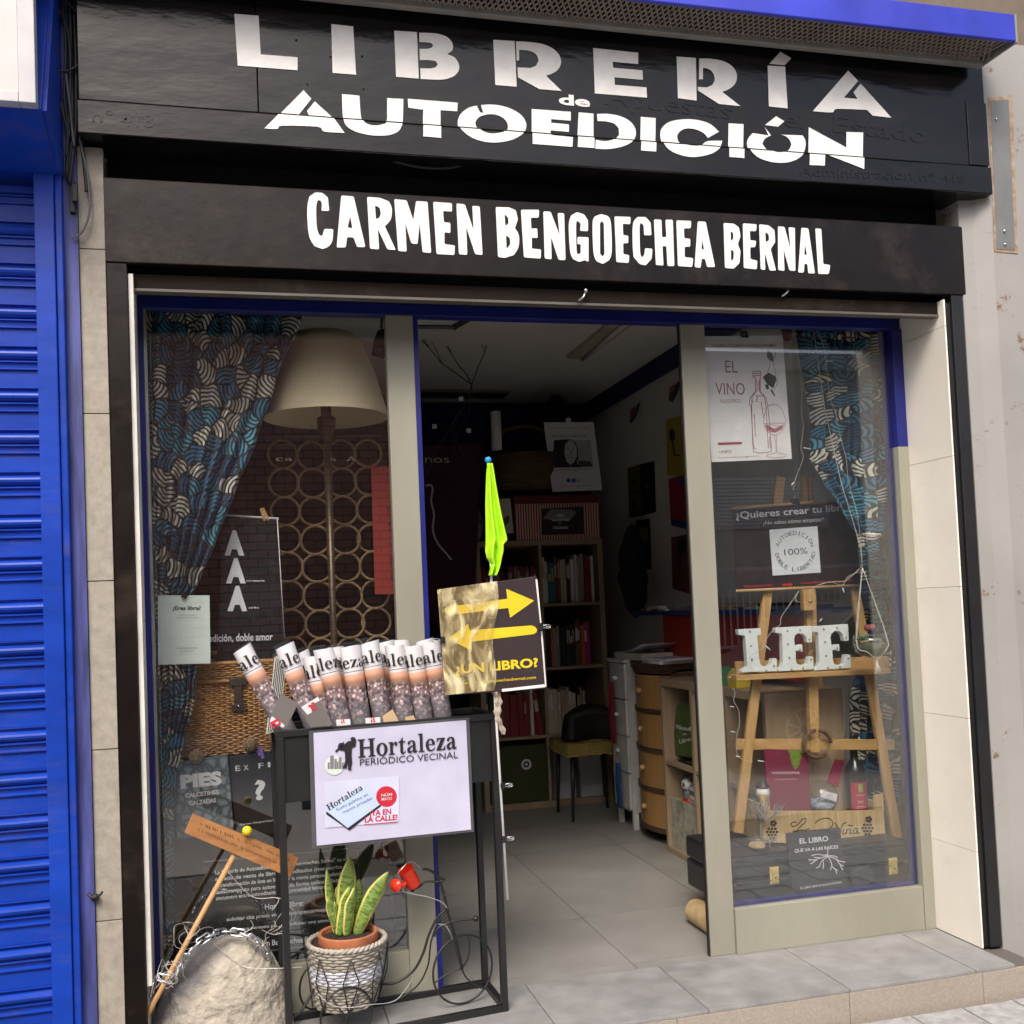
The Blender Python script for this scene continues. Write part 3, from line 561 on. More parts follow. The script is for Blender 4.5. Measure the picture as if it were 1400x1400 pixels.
car = thing('parked_car', 'dark grey hatchback parked across the street, seen only as a reflection', 'car', (6.2, -5.6, -.24))
carp = mat('dark grey car paint', (.05, .053, .06), .25, coat=.6, var=.02)
x0 = 4.1; yA, yB = -4.85, -6.5
side = [(0, .30), (.02, .62), (.18, .86), (.95, .98), (1.55, 1.42), (2.0, 1.50), (3.0, 1.50), (3.65, 1.38), (4.0, 1.0), (4.15, .9), (4.2, .45), (4.15, .28), (3.7, .25), (.5, .25)]
ob('body', MB().prism([V((x0 + a, yA, b - .24)) for a, b in side], (0, yB - yA, 0)), carp, car, bevel=.05)
gl = [(1.1, 1.0), (1.62, 1.38), (2.05, 1.44), (2.98, 1.44), (3.55, 1.34), (3.8, 1.02)]
ob('side_window', MB().prism([V((x0 + a, yA + .004, b - .24)) for a, b in gl], (0, .01, 0)), MATS['dark window pane'], car)
for wx in (.86, 3.35):
    for wy in (yA, yB):
        c = V((x0 + wx, wy, .09)); q = Matrix.Rotation(R(90), 3, 'X')
        w = ob('wheel', MB().lathe([(.2, -.1), (.31, -.1), (.33, -.06), (.33, .06), (.31, .11), (.2, .11), (.2, -.1)], c, 28, q), flat('tyre rubber', (.02, .02, .02), .8), car, True)
        rm = MB().lathe([(0, .02), (.06, .03), (.06, .09), (0, .1)], c, 14, q).lathe([(.185, -.09), (.205, -.09), (.205, .115), (.185, .115), (.185, -.09)], c, 28, q)
        for k in range(9):
            a = k * math.tau / 9; u = V((math.cos(a), 0, math.sin(a))); rm.tube([c + u * .04 + V((0, .07 if wy == yA else -.07, 0)), c + u * .19 + V((0, .09 if wy == yA else -.09, 0))], .014, 6)
        ob('rim', rm, alu, w)
ob('headlight', MB().ball((x0 + .12, yA - .2, .48), .11, 12, 8, (.8, 1, .7)), alu, car, True); ob('headlight', MB().ball((x0 + .12, yB + .2, .48), .11, 12, 8, (.8, 1, .7)), alu, car, True)
# =================================================================== SERIF GLYPHS
def ell(cx, cy, rx, ry, n=20): return [(cx + rx * math.cos(math.tau * k / n), cy + ry * math.sin(math.tau * k / n)) for k in range(n)]
SG = {'H': (.80, [(0,0),(.32,0),(.32,.04),(.24,.06),(.24,.34),(.52,.34),(.52,.06),(.44,.04),(.44,0),(.76,0),(.76,.04),(.68,.06),(.68,.66),(.76,.68),(.76,.72),(.44,.72),(.44,.68),(.52,.66),(.52,.40),(.24,.40),(.24,.66),(.32,.68),(.32,.72),(0,.72),(0,.68),(.08,.66),(.08,.06),(0,.04)], []),
 'o': (.54, ell(.25, .25, .25, .262), [ell(.25, .25, .11, .215)]),
 'r': (.44, [(0,0),(.28,0),(.28,.035),(.20,.05),(.20,.33),(.25,.42),(.29,.44),(.28,.38),(.31,.34),(.36,.34),(.40,.38),(.40,.45),(.35,.51),(.28,.50),(.21,.43),(.20,.51),(0,.50),(0,.465),(.07,.45),(.07,.05),(0,.035)], []),
 't': (.38, [(.08,.10),(.10,.03),(.16,-.01),(.24,-.01),(.31,.05),(.33,.12),(.30,.12),(.28,.07),(.24,.05),(.21,.09),(.21,.45),(.32,.45),(.32,.50),(.21,.50),(.21,.66),(.18,.66),(.12,.55),(0,.48),(0,.45),(.08,.45)], []),
 'a': (.52, [(.40,.10),(.40,.35),(.37,.45),(.30,.50),(.20,.51),(.10,.48),(.04,.42),(.04,.36),(.09,.33),(.15,.36),(.15,.42),(.19,.46),(.24,.45),(.27,.40),(.27,.31),(.12,.26),(.03,.20),(.01,.12),(.03,.04),(.10,-.01),(.19,0),(.27,.06),(.31,0),(.38,-.01),(.46,.03),(.48,.10),(.45,.10),(.43,.06)], [[(.27,.26),(.27,.12),(.22,.07),(.17,.07),(.14,.12),(.16,.20)]]),
 'l': (.32, [(0,0),(.28,0),(.28,.035),(.205,.05),(.205,.75),(0,.74),(0,.705),(.07,.69),(.07,.05),(0,.035)], []),
 'e': (.50, [(.45,.12),(.38,.03),(.27,-.01),(.15,.01),(.05,.09),(.01,.22),(.03,.36),(.11,.47),(.23,.51),(.35,.48),(.43,.38),(.45,.25),(.15,.25),(.16,.14),(.22,.06),(.30,.05),(.37,.09),(.42,.14)], [[(.15,.29),(.31,.29),(.30,.40),(.25,.46),(.20,.45),(.16,.38)]]),
 'z': (.46, [(0,0),(.41,0),(.42,.17),(.38,.17),(.35,.08),(.28,.045),(.19,.045),(.41,.47),(.41,.50),(.03,.50),(.02,.35),(.06,.35),(.09,.42),(.15,.455),(.22,.455),(0,.03)], [])}
def sput(mb, word, A, B, up=V((0, 0, 1)), hscale=1.0):
    A, B = V(A), V(B); W = sum(SG[c][0] for c in word); u = (B - A); s = u.length / W; u.normalize(); up = (up - u * up.dot(u)).normalized(); x = 0
    for c in word:
        w, o_, hs = SG[c]; T = lambda p: A + u * (x + p[0]) * s + up * p[1] * s * hscale
        mb.prism([T(p) for p in o_], (0, 0, 0), [[T(p) for p in h] for h in hs]); x += w
    return mb
# =================================================================== NEWSPAPER STAND
FL, FR, DV = V((.062, -.035, 0)), V((.790, .055, 0)), V((-.012, .245, 0))
U = (FR - FL).normalized(); NN = V((U.y, -U.x, 0)); UP = V((0, 0, 1))
def atP(x, y, off=0.0):                  # the photograph's pixel on the stand's front plane, off metres proud of it
    P0 = FL + NN * off; d = ray(x, y); return CAM + d * ((P0 - CAM).dot(NN) / d.dot(NN))
zt_, zb_ = .992, .765
sd = thing('newspaper_stand', 'tall black metal stand with an open tray on top and bare square legs', 'stand', (FL + FR + DV) / 2)
h = .0105
def bar(a, b, w=h):
    a, b = V(a), V(b); d = (b - a).normalized(); s1 = d.cross(UP) if abs(d.z) < .9 else U; s1.normalize(); s2 = d.cross(s1).normalized()
    return MB().hexa([a + s1 * w + s2 * w, a - s1 * w + s2 * w, a - s1 * w - s2 * w, a + s1 * w - s2 * w] + [b + s1 * w + s2 * w, b - s1 * w + s2 * w, b - s1 * w - s2 * w, b + s1 * w - s2 * w])
cor = [FL + U * h, FR - U * h, FR - U * h + DV, FL + U * h + DV]
for c in cor: ob('leg', bar(c + V((0, 0, .0)), c + V((0, 0, zt_ - 2 * h - .001))), black_metal, sd, bevel=.0015)
for a, b in ((0, 1), (1, 2), (3, 2), (0, 3)):
    d = (cor[b] - cor[a]).normalized() * (h + .0005); ob('base_bar', bar(cor[a] + d + V((0, 0, h + .001)), cor[b] - d + V((0, 0, h + .001))), black_metal, sd, bevel=.0015)
    e = (cor[b] - cor[a]).normalized() * (h if a in (0, 3) and b in (1, 2) else -h - .0005)
    ob('rim_bar', bar(cor[a] - e + V((0, 0, zt_ - h)), cor[b] + e + V((0, 0, zt_ - h))), black_metal, sd, bevel=.0015)
tr = MB()
for a, b in ((0, 1), (1, 2), (3, 2), (0, 3)):
    d = (cor[b] - cor[a]).normalized(); nrm = d.cross(UP) * .001; p, q = cor[a] + d * (h + .001), cor[b] - d * (h + .001)
    tr.hexa([p - nrm + V((0, 0, zb_)), q - nrm + V((0, 0, zb_)), q - nrm + V((0, 0, zt_ - 2 * h - .001)), p - nrm + V((0, 0, zt_ - 2 * h - .001)), p + nrm + V((0, 0, zb_)), q + nrm + V((0, 0, zb_)), q + nrm + V((0, 0, zt_ - 2 * h - .001)), p + nrm + V((0, 0, zt_ - 2 * h - .001))])
tr.prism([c + V((0, 0, zb_)) for c in [cor[0] + V((.012, .012, 0)), cor[1] + V((-.012, .012, 0)), cor[2] + V((-.012, -.012, 0)), cor[3] + V((.012, -.012, 0))]], (0, 0, .002))
ob('tray', tr, black_metal, sd)
# poster on the stand
z3 = zm(360, 860, 4.375)
pS = lambda p, off=.0205: atP(*z3(p), off)
ps = thing('stand_poster', 'laminated pale lilac poster headed Hortaleza fixed to the front of the black stand', 'poster', pS((765, 1296)))
qd = [pS((300, 622), .017), pS((1212, 545), .017), pS((1243, 1200), .017), pS((320, 1296), .017)]
ob('lamination', MB().prism([pS((272, 610), .0135), pS((1232, 528), .0135), pS((1260, 1212), .0135), pS((292, 1312), .0135)], NN * -.0012), flat('clear laminate edge', (.09, .09, .10), .15), ps)
ob('sheet', MB().prism(qd, NN * -.0015), lilac_paper, ps)
m_ = MB(); sput(m_, 'Hortaleza', pS((568, 770)), pS((1162, 715)), hscale=1.08); ob('heading', m_, ink, ps)
m_ = MB(); tput(m_, 'PERIÓDICO VECINAL', pS((578, 818)), pS((1165, 770)), .0215, .0); ob('subheading', m_, ink, ps)
m_ = MB(); m_.prism([pS(p) for p in [(485,690),(505,672),(527,668),(520,655),(530,645),(548,648),(556,665),(552,700),(530,712),(528,760),(532,800),(524,835),(532,842),(508,846),(505,800),(498,835),(475,830),(490,790),(487,730),(465,725),(450,720),(445,700),(455,682),(475,680),(480,672)]], (0, 0, 0))
m_.prism([pS(p) for p in [(428,730),(470,690),(478,705),(435,738)]], (0, 0, 0)); ob('figure_emblem', m_, ink, ps)
m_ = MB(); m_.prism([pS((425 + 58 * math.cos(a * math.tau / 20), 815 + 58 * math.sin(a * math.tau / 20)), .0195) for a in range(20)], (0, 0, 0)); ob('emblem_disc', m_, flat('pale green print', (.62, .70, .62), .6), ps)
for k, (x, w, hh) in enumerate(((385, 12, 40), (400, 22, 80), (425, 14, 60), (440, 10, 45), (452, 16, 70), (470, 10, 40))):
    m_ = MB(); m_.prism([pS(p, .0199) for p in [(x, 838), (x + w, 837), (x + w, 837 - hh), (x, 838 - hh)]], (0, 0, 0)); ob('emblem_tower', m_, grey_ink, ps)
ob('picture_ground', MB().prism([pS(p, .0195) for p in [(365, 915), (812, 877), (812, 1150), (370, 1190)]], (0, 0, 0)), flat('pale blue print', (.60, .62, .80), .5), ps)
ob('pictured_newspaper', MB().prism([pS(p, .0199) for p in [(372, 1085), (610, 925), (705, 1060), (515, 1205), (375, 1110)]], (0, 0, 0)), flat('sky blue print', (.52, .64, .86), .5), ps)
ob('pictured_edge', MB().prism([pS(p, .0201) for p in [(515, 1205), (705, 1060), (700, 1048), (505, 1190), (378, 1090), (375, 1108)]], (0, 0, 0)), ink, ps)
m_ = MB(); a, b = pS((392, 1088)), pS((600, 958)); sput(m_, 'Hortaleza', a, b); ob('pictured_heading', m_, ink, ps)
m_ = MB(); tput(m_, 'Suelo público en', pS((440, 1090)), pS((628, 995)), .010); tput(m_, 'manos privadas', pS((480, 1105)), pS((652, 1018)), .010); ob('pictured_text', m_, flat('blue print', (.05, .1, .3), .5), ps)
c0 = (737, 1002); ob('red_seal', MB().prism([pS((c0[0] + 62 * math.cos(a * math.tau / 28), c0[1] + 62 * math.sin(a * math.tau / 28)), .0203) for a in range(28)], (0, 0, 0)), red_ink, ps)
m_ = MB(); tput(m_, 'NÚM', pS((705, 1003), .0207), pS((770, 997), .0207), .009, .01); tput(m_, 'MAYO', pS((707, 1027), .0207), pS((770, 1021), .0207), .009, .01); ob('seal_text', m_, paper, ps)
m_ = MB(); tput(m_, '¡YA EN', pS((637, 1118), .0205), pS((765, 1105), .0205), .0165, .03); tput(m_, 'LA CALLE!', pS((607, 1157), .0205), pS((803, 1140), .0205), .0165, .03)
m_.prism([pS(p, .0205) for p in [(603, 1168), (803, 1154), (803, 1158), (603, 1172)]], (0, 0, 0)); ob('red_text', m_, red_ink, ps)
# rolled newspapers
def roll_mat():
    m = bpy.data.materials.new('newspaper front page'); m.use_nodes = True; n, l = nodes(m); b = n['Principled BSDF']; b.inputs['Roughness'].default_value = .5
    tc = n.new('ShaderNodeTexCoord'); sx = n.new('ShaderNodeSeparateXYZ'); l.new(tc.outputs['Object'], sx.inputs[0])
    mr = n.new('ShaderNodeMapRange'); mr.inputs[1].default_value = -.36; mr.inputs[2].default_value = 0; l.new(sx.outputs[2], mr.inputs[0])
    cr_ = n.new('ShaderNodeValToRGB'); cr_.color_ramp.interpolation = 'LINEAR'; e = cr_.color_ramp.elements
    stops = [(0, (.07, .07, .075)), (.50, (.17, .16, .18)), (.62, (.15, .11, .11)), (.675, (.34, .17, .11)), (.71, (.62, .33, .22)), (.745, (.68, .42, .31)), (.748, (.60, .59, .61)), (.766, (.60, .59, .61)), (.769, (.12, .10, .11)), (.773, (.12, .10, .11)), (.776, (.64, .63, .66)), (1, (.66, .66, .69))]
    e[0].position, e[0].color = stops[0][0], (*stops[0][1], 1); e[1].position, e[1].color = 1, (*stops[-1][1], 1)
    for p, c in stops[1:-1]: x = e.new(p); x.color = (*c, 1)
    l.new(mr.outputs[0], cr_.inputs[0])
    vo = n.new('ShaderNodeTexVoronoi'); vo.inputs['Scale'].default_value = 78; l.new(tc.outputs['Object'], vo.inputs['Vector'])
    nz = n.new('ShaderNodeTexNoise'); nz.inputs['Scale'].default_value = 38; nz.inputs['Detail'].default_value = 3; l.new(tc.outputs['Object'], nz.inputs['Vector'])
    r1 = n.new('ShaderNodeValToRGB'); r1.color_ramp.elements[0].position = .34; r1.color_ramp.elements[1].position = .52; r1.color_ramp.elements[0].color = (1, 1, 1, 1); r1.color_ramp.elements[1].color = (0, 0, 0, 1); l.new(vo.outputs['Distance'], r1.inputs[0])
    r2 = n.new('ShaderNodeValToRGB'); r2.color_ramp.elements[0].position = .42; r2.color_ramp.elements[1].position = .50; l.new(nz.outputs[0], r2.inputs[0])
    r3 = n.new('ShaderNodeValToRGB'); f = r3.color_ramp.elements; f[0].position = .30; f[0].color = (.1, .1, .1, 1); f[1].position = .66; f[1].color = (0, 0, 0, 1); g = f.new(.42); g.color = (.5, .5, .5, 1); g = f.new(.50); g.color = (1, 1, 1, 1); g = f.new(.60); g.color = (1, 1, 1, 1); l.new(mr.outputs[0], r3.inputs[0])
    m1 = n.new('ShaderNodeMath'); m1.operation = 'MULTIPLY'; l.new(r1.outputs[0], m1.inputs[0]); l.new(r2.outputs[0], m1.inputs[1]); m2 = n.new('ShaderNodeMath'); m2.operation = 'MULTIPLY'; l.new(m1.outputs[0], m2.inputs[0]); l.new(r3.outputs[0], m2.inputs[1])
    mx = n.new('ShaderNodeMix'); mx.data_type = 'RGBA'; l.new(m2.outputs[0], mx.inputs[0]); l.new(cr_.outputs[0], mx.inputs[6])
    rc = n.new('ShaderNodeValToRGB'); rc.color_ramp.elements[0].color = (.80, .72, .72, 1); rc.color_ramp.elements[1].color = (.48, .28, .25, 1); l.new(vo.outputs['Color'], rc.inputs[0]); l.new(rc.outputs[0], mx.inputs[7]); v2 = n.new('ShaderNodeTexNoise'); v2.inputs['Scale'].default_value = 55; v2.inputs['Detail'].default_value = 4; l.new(tc.outputs['Object'], v2.inputs['Vector']); r5 = n.new('ShaderNodeValToRGB'); r5.color_ramp.elements[0].position = .40; r5.color_ramp.elements[0].color = (.35, .33, .34, 1); r5.color_ramp.elements[1].position = .58; r5.color_ramp.elements[1].color = (1.35, 1.2, 1.2, 1); l.new(v2.outputs[0], r5.inputs[0]); m5 = n.new('ShaderNodeMix'); m5.data_type = 'RGBA'; m5.blend_type = 'MULTIPLY'; l.new(r3.outputs[0], m5.inputs[0]); l.new(mx.outputs[2], m5.inputs[6]); l.new(r5.outputs[0], m5.inputs[7]); l.new(m5.outputs[2], b.inputs['Base Color']); return m
RM = roll_mat(); RR = .034
def roll_mesh(seed=0):
    mb = MB(); path = []; turns = 3.3; N = 90
    for k in range(N + 1): a = k / N * turns * math.tau; path.append((a, RR - .0045 * (k / N) * turns))
    vs = []; H = 10
    for j in range(H + 1):
        t = j / H
        for k, (a, r) in enumerate(path):
            fl = .004 * (1 - t) ** 6 * math.sin(k * .23 + seed) + (.006 * math.exp(-k / 5) * (1 - t) if k < 14 else 0)      # loose outer edge, flared mouth
            w = .0006 * math.sin(t * 23 + k * .4 + seed)
            vs.append(V(((r + fl + w) * math.cos(-a + 1.2), (r + fl + w) * math.sin(-a + 1.2), -.36 * t + (.0035 * math.sin(a * 1.1 + seed) if j == 0 else 0) - .0022 * (k / N) * 3 * (1 - t))))
    return mb.add(vs, [(j * (N + 1) + k, j * (N + 1) + k + 1, (j + 1) * (N + 1) + k + 1, (j + 1) * (N + 1) + k) for j in range(H) for k in range(N)])
def wrap_text(s=.056, base=-.070, a0=-3.25):
    mb = MB(); x = 0
    for rep in range(1):
        for c in 'aleza':
            w, o_, hs = SG[c]
            def T(p): a = a0 + (x + p[0]) * s / RR; return V((math.cos(a) * (RR + .0024), math.sin(a) * (RR + .0024), base + p[1] * s))
            # cut wide glyphs finely so they follow the roll
            flat2 = MB().prism([V((p[0], p[1], 0)) for p in o_], (0, 0, 0), [[V((p[0], p[1], 0)) for p in h_] for h_ in hs])
            mb.add([T((v.x, v.y)) for v in flat2.v], flat2.f); x += w
    return mb
ROLLS = [((328.5, 887), (373, 966), .15, 'leaning far left over the stand edge', .55), ((387, 883), (417, 962), .10, 'second from the left behind the right grey card', .5), ((407, 894), (436, 968), .16, 'short one tucked behind the second roll from the left', 0.1), ((426, 898), (440, 968), .13, 'low one third from the left in the front row', .3), ((442, 887), (463, 972), .09, 'fat one showing three letters left of centre', .0),
    ((458, 886), (478, 968), .17, 'half hidden behind the fat left roll', .9), ((477, 885), (490, 968), .09, 'upright one reading zaa at the centre', -.55), ((503, 878), (520, 970), .08, 'tall one right of centre beside the brown card', .45), ((524, 878), (538, 965), .17, 'half hidden behind the tall one right of centre', .7),
    ((539, 882), (551, 968), .09, 'one reading ez in the right half of the front row', .15), ((547, 875), (560, 960), .18, 'highest one in the back row, right half', .4), ((564, 883), (577, 970), .09, 'next to last on the right in the front row', .15), ((578, 875), (592, 960), .17, 'rearmost on the right beside the yellow sign', .5), ((587, 878), (603, 968), .08, 'last on the right in the front row beside the yellow sign', .45)]
rm0 = None
for i, (tp, bt, y, lab, spin) in enumerate(ROLLS):
    y += (tp[0] - 370) / 300 * .09; P, Q = at(*tp, y), at(*bt, y - .015); ax = (P - Q).normalized()
    if rm0 is None:
        r0 = ob('rolled_newspaper', roll_mesh(), RM, None, True, origin=(0, 0, 0)); t0_ = ob('masthead', wrap_text(), ink, r0, origin=(0, 0, 0)); rm0 = (r0.data, t0_.data); r = r0
    else:
        if i % 3 == 0: r = ob('rolled_newspaper', roll_mesh(i), RM, None, True, origin=(0, 0, 0)); C.objects.unlink(r); me_ = r.data; bpy.data.objects.remove(r); rm0 = (me_, rm0[1])
        r = bpy.data.objects.new('rolled_newspaper', rm0[0]); C.objects.link(r); t_ = bpy.data.objects.new('masthead', rm0[1]); C.objects.link(t_); t_.parent = r
    q = ax.to_track_quat('Z', 'Y'); r.rotation_mode = 'QUATERNION'
    # turn the printed side to the street
    xl = q @ V((1, 0, 0)); yl = q @ V((0, 1, 0)); a = math.atan2(V((0, -1, 0)).dot(yl), V((0, -1, 0)).dot(xl))
    r.rotation_quaternion = q @ Matrix.Rotation(a + R(90) + spin * 1.3, 3, 'Z').to_quaternion(); r.location = P
    tag(r, 'rolled newspaper ' + lab, 'newspaper', 'rolled newspapers in the black stand tray')
mg = MB()
for k in range(7): p = at(369 + k * 2.6, 899 - k, .13); mg.box(p + V((-.001, -.02, -.25)), p + V((.001, .09, 0)), (0, .14, 0))
tag(ob('folded_papers', mg, flat('pale green grey paper', (.55, .58, .54), .6)), 'thin sheaf of pale flyers standing at the left end of the black tray', 'papers')
# cards in the tray
z1 = zm(180, 780, 4.667); cardm = flat('grey card', (.14, .13, .125), .55, var=.03); kraft = mat('kraft card', (.50, .36, .21), .7, var=.05)
def card(lab, quad, strip, Y, m=cardm, asp=None):
    t = thing('hang_tag', lab, 'card', at(*z1(quad[0]), Y), 'small cards along the front of the tray'); ob('sheet', MB().prism([at(*z1(p), Y) for p in quad], (0, .002, 0)), m, t)
    if strip: ob('white_strip', MB().prism([at(*z1(p), Y - .0006) for p in strip[0]], (0, 0, 0)), paper, t); mm = MB(); sput(mm, 'a', at(*z1(strip[1]), Y - .0012), at(*z1(strip[2]), Y - .0012), up=strip[3]); ob('red_initial', mm, red_ink, t)
card('dark grey card with a white corner strip, at the far left of the tray', [(952, 785), (1062, 848), (985, 1005), (878, 950)], ([(895, 930), (975, 985), (968, 1003), (880, 962)], (958, 985), (925, 928), V((-1, 0, -.5))), -.045)
card('dark grey card with a red initial on white, right of the first grey card', [(1075, 870), (1190, 805), (1285, 985), (1140, 1000)], ([(1080, 872), (1188, 806), (1200, 830), (1140, 862), (1150, 905), (1122, 920)], (1160, 835), (1118, 870), V((1, 0, -1))), -.04)
card('white card with a red mark below the fat left roll', [(1305, 952), (1395, 948), (1396, 985), (1308, 992)], ([(1310, 956), (1390, 952), (1390, 980), (1312, 984)], (1335, 975), (1365, 972), V((0, 0, 1))), -.012, paper)
card('white card with a red initial below the centre rolls', [(1490, 943), (1585, 935), (1588, 975), (1494, 985)], ([(1495, 946), (1580, 940), (1580, 970), (1498, 978)], (1525, 970), (1560, 966), V((0, 0, 1))), .002, paper)
card('brown kraft card standing below the tall roll right of centre', [(1600, 930), (1665, 885), (1705, 960), (1610, 972)], None, .008, kraft)
card('light brown card below the ez roll in the right half', [(1745, 935), (1800, 925), (1812, 955), (1748, 960)], None, .016, kraft)
# =================================================================== POLE, ARROW SIGN, NEON FLAG
zs7 = zm(560, 760, 7); YS = -.045
pole = tag(ob('flag_pole', MB().tube([at(667.5, 632, -.02), at(676, 945, -.02), at(694, 1230, -.015)], .0042, 8), white_paint, None, True), 'thin white pole tied to the right leg of the newspaper stand', 'pole')
tag(ob('pole_finial', MB().ball(at(667.5, 629, -.02), .0115, 16, 10), ball_blue, None, True), 'small blue ball on the tip of the white flag pole', 'ball')
z5 = zm(540, 400, 3.3333)
rows = [(780, 418, 440), (830, 414, 448), (880, 413, 456), (960, 412, 470), (1040, 413, 485), (1130, 414, 505), (1150, 414, 487), (1180, 414, 490), (1210, 420, 486), (1240, 436, 480), (1265, 430, 474), (1290, 424, 462)]
def flagf(u, v):
    t = v * (len(rows) - 1); i = min(int(t), len(rows) - 2); f = t - i; y, a, b = [lerp(rows[i][k], rows[i + 1][k], f) for k in range(3)]
    w = (b - a); x = a + w * u; p = at(*z5((x, y)), -.02); p.y += .020 * math.sin(u * 11 + v * 2.5 + .5 * math.sin(v * 9)) * min(1, .2 + v * 1.5) - .012; return p
tag(ob('neon_flag', MB().grid(flagf, 24, 60), flag_m, None, True, solid=.001), 'neon yellow green cloth flag hanging limp below the blue ball', 'flag')
sgn = thing('arrow_sign', 'dark square sign with two yellow arrows, its left half wrapped in clear film with golden glare painted into its colour', 'sign', at(676, 950, YS))
S = lambda p, o=0.0: at(*zs7(p), YS - o)
ob('board', MB().prism([S((268, 325)), S((1215, 195)), S((1310, 1270)), S((345, 1335))], (0, .006, 0)), mat('dark aubergine board', (.04, .028, .030), .35, var=.04), sgn, bevel=.001)
def strip(a, b, w): return [(a[0], a[1]), (b[0], b[1]), (b[0] + w[0], b[1] + w[1]), (a[0] + w[0], a[1] + w[1])]
ob('frame_edge', MB().prism([S(p, .003) for p in [(1205, 225), (1222, 222), (1262, 640), (1250, 642)]], (0, .0025, 0)).prism([S(p, .003) for p in [(1256, 720), (1270, 718), (1310, 1250), (1298, 1255)]], (0, .0025, 0)).prism([S(p, .003) for p in [(885, 1275), (1300, 1228), (1302, 1256), (885, 1300)]], (0, .0025, 0)), white_paint, sgn)
ob('arrow', MB().prism([S(p, .0008) for p in [(372,487),(935,410),(925,315),(1192,428),(962,592),(945,498),(385,567),(360,562),(345,548),(338,525),(345,503)]], (0, 0, 0)), yellow_ink, sgn)
ob('arrow', MB().prism([S(p, .0008) for p in [(370,790),(560,650),(575,712),(1165,665),(1200,678),(1220,705),(1215,730),(1190,748),(595,820),(595,910)]], (0, 0, 0)), yellow_ink, sgn)
m_ = MB(); tput(m_, '¿UN LIBRO?', S((440, 1128), .0008), S((1232, 1058), .0008), .0285, .035); ob('wording', m_, yellow_ink, sgn)
m_ = MB(); tput(m_, 'www.carmenbengoecheabernal.com', S((440, 1236), .0008), S((1210, 1174), .0008), .0095, .008); ob('web_address', m_, yellow_ink, sgn)
filmm = bpy.data.materials.new('crinkled clear film with painted golden glare'); filmm.use_nodes = True; n, l = nodes(filmm)  # clear plastic wrap; its golden glare is painted in as gold and bronze streaks
tcn = n.new('ShaderNodeTexCoord'); mpn = n.new('ShaderNodeMapping'); mpn.inputs[3].default_value = (15, 15, 7); l.new(tcn.outputs['Object'], mpn.inputs[0]); nz = n.new('ShaderNodeTexNoise'); nz.inputs['Scale'].default_value = 1; nz.inputs['Detail'].default_value = 3; nz.inputs['Distortion'].default_value = 1.6; l.new(mpn.outputs[0], nz.inputs['Vector'])
bp = n.new('ShaderNodeBump'); bp.inputs['Distance'].default_value = .012; bp.inputs['Strength'].default_value = .9; l.new(nz.outputs[0], bp.inputs['Height']); l.new(bp.outputs[0], n['Principled BSDF'].inputs['Normal'])
b = n['Principled BSDF']; rq = n.new('ShaderNodeValToRGB'); rq.color_ramp.elements[0].position = .36; rq.color_ramp.elements[0].color = (.62, .44, .14, 1); rq.color_ramp.elements[1].position = .60; rq.color_ramp.elements[1].color = (1, .90, .55, 1); l.new(nz.outputs[0], rq.inputs[0]); l.new(rq.outputs[0], b.inputs['Base Color']); b.inputs['Metallic'].default_value = .15; b.inputs['Roughness'].default_value = .16; b.inputs['Coat Weight'].default_value = .8
tr_ = n.new('ShaderNodeBsdfTransparent'); ms = n.new('ShaderNodeMixShader'); rp = n.new('ShaderNodeValToRGB'); rp.color_ramp.elements[0].position = .40; rp.color_ramp.elements[0].color = (.22, .22, .22, 1); rp.color_ramp.elements[1].position = .62; rp.color_ramp.elements[1].color = (.80, .80, .80, 1); l.new(nz.outputs[0], rp.inputs[0])
l.new(rp.outputs[0], ms.inputs[0]); l.new(tr_.outputs[0], ms.inputs[1]); l.new(b.outputs[0], ms.inputs[2]); l.new(ms.outputs[0], n['Material Output'].inputs[0])
def filmf(u, v):
    xr_ = lerp(835, 800, v) + 22 * math.sin(v * 9); x = lerp(lerp(262, 340, v), xr_, u); yt = lerp(322, 242, u); yb = lerp(1332, 1285, u); y = lerp(yt, yb, v)
    p = S((x, y), .0045); p.y -= .0035 * (math.sin(u * 21 + v * 3) * math.sin(v * 6 + u * 4) + 1) + .006 * math.exp(-((u - .93) / .05) ** 2) * (1 + .5 * math.sin(v * 30)); return p
ob('painted_glare_film', MB().grid(filmf, 60, 50), filmm, sgn, True)
def clipf(p, s=1, fl=1, Y=-.05, lab='', gr='black binder clips on the pole and sign'):
    c = at(*p, Y); t = thing('binder_clip', lab, 'clip', c, gr); s *= .011
    ob('clip_body', MB().prism([c + V((0, -s, -s)), c + V((0, -s, s)), c + V((0, s * .2, 0))][::1], (fl * s * 1.3, 0, 0)), black_metal, t)
    for k in (1, -1): ob('handle', MB().tube(cr([c + V((fl * s * 1.3, -.004, k * .003)), c + V((fl * s * 2.6, -.006, k * .006)), c + V((fl * s * 3.6, -.006, k * .004)), c + V((fl * s * 3.4, -.006, k * -.001)), c + V((fl * s * 2.2, -.006, k * .001))], 4), .0012, 6), steel, t, True)
clipf((736, 857), 1, 1, -.055, 'binder clip on the right edge of the arrow sign'); clipf((608, 875), 1, -1, -.055, 'binder clip on the left edge of the arrow sign'); clipf((684, 1074), 1, 1, -.03, 'binder clip holding the pole to the stand leg, the upper of two'); clipf((686, 1147), 1, 1, -.03, 'binder clip holding the pole to the stand leg, the lower of two')
def crumple(u, v): a = u * math.tau; c = lerp(at(677, 944, -.03), at(686, 1004, -.025), v); r = .010 * (1 - .3 * v) * (1 + .5 * math.sin(3 * a + v * 9)) + .003 * math.sin(v * 30); return c + V((r * math.cos(a) + .004 * math.sin(v * 8), r * math.sin(a), 0))
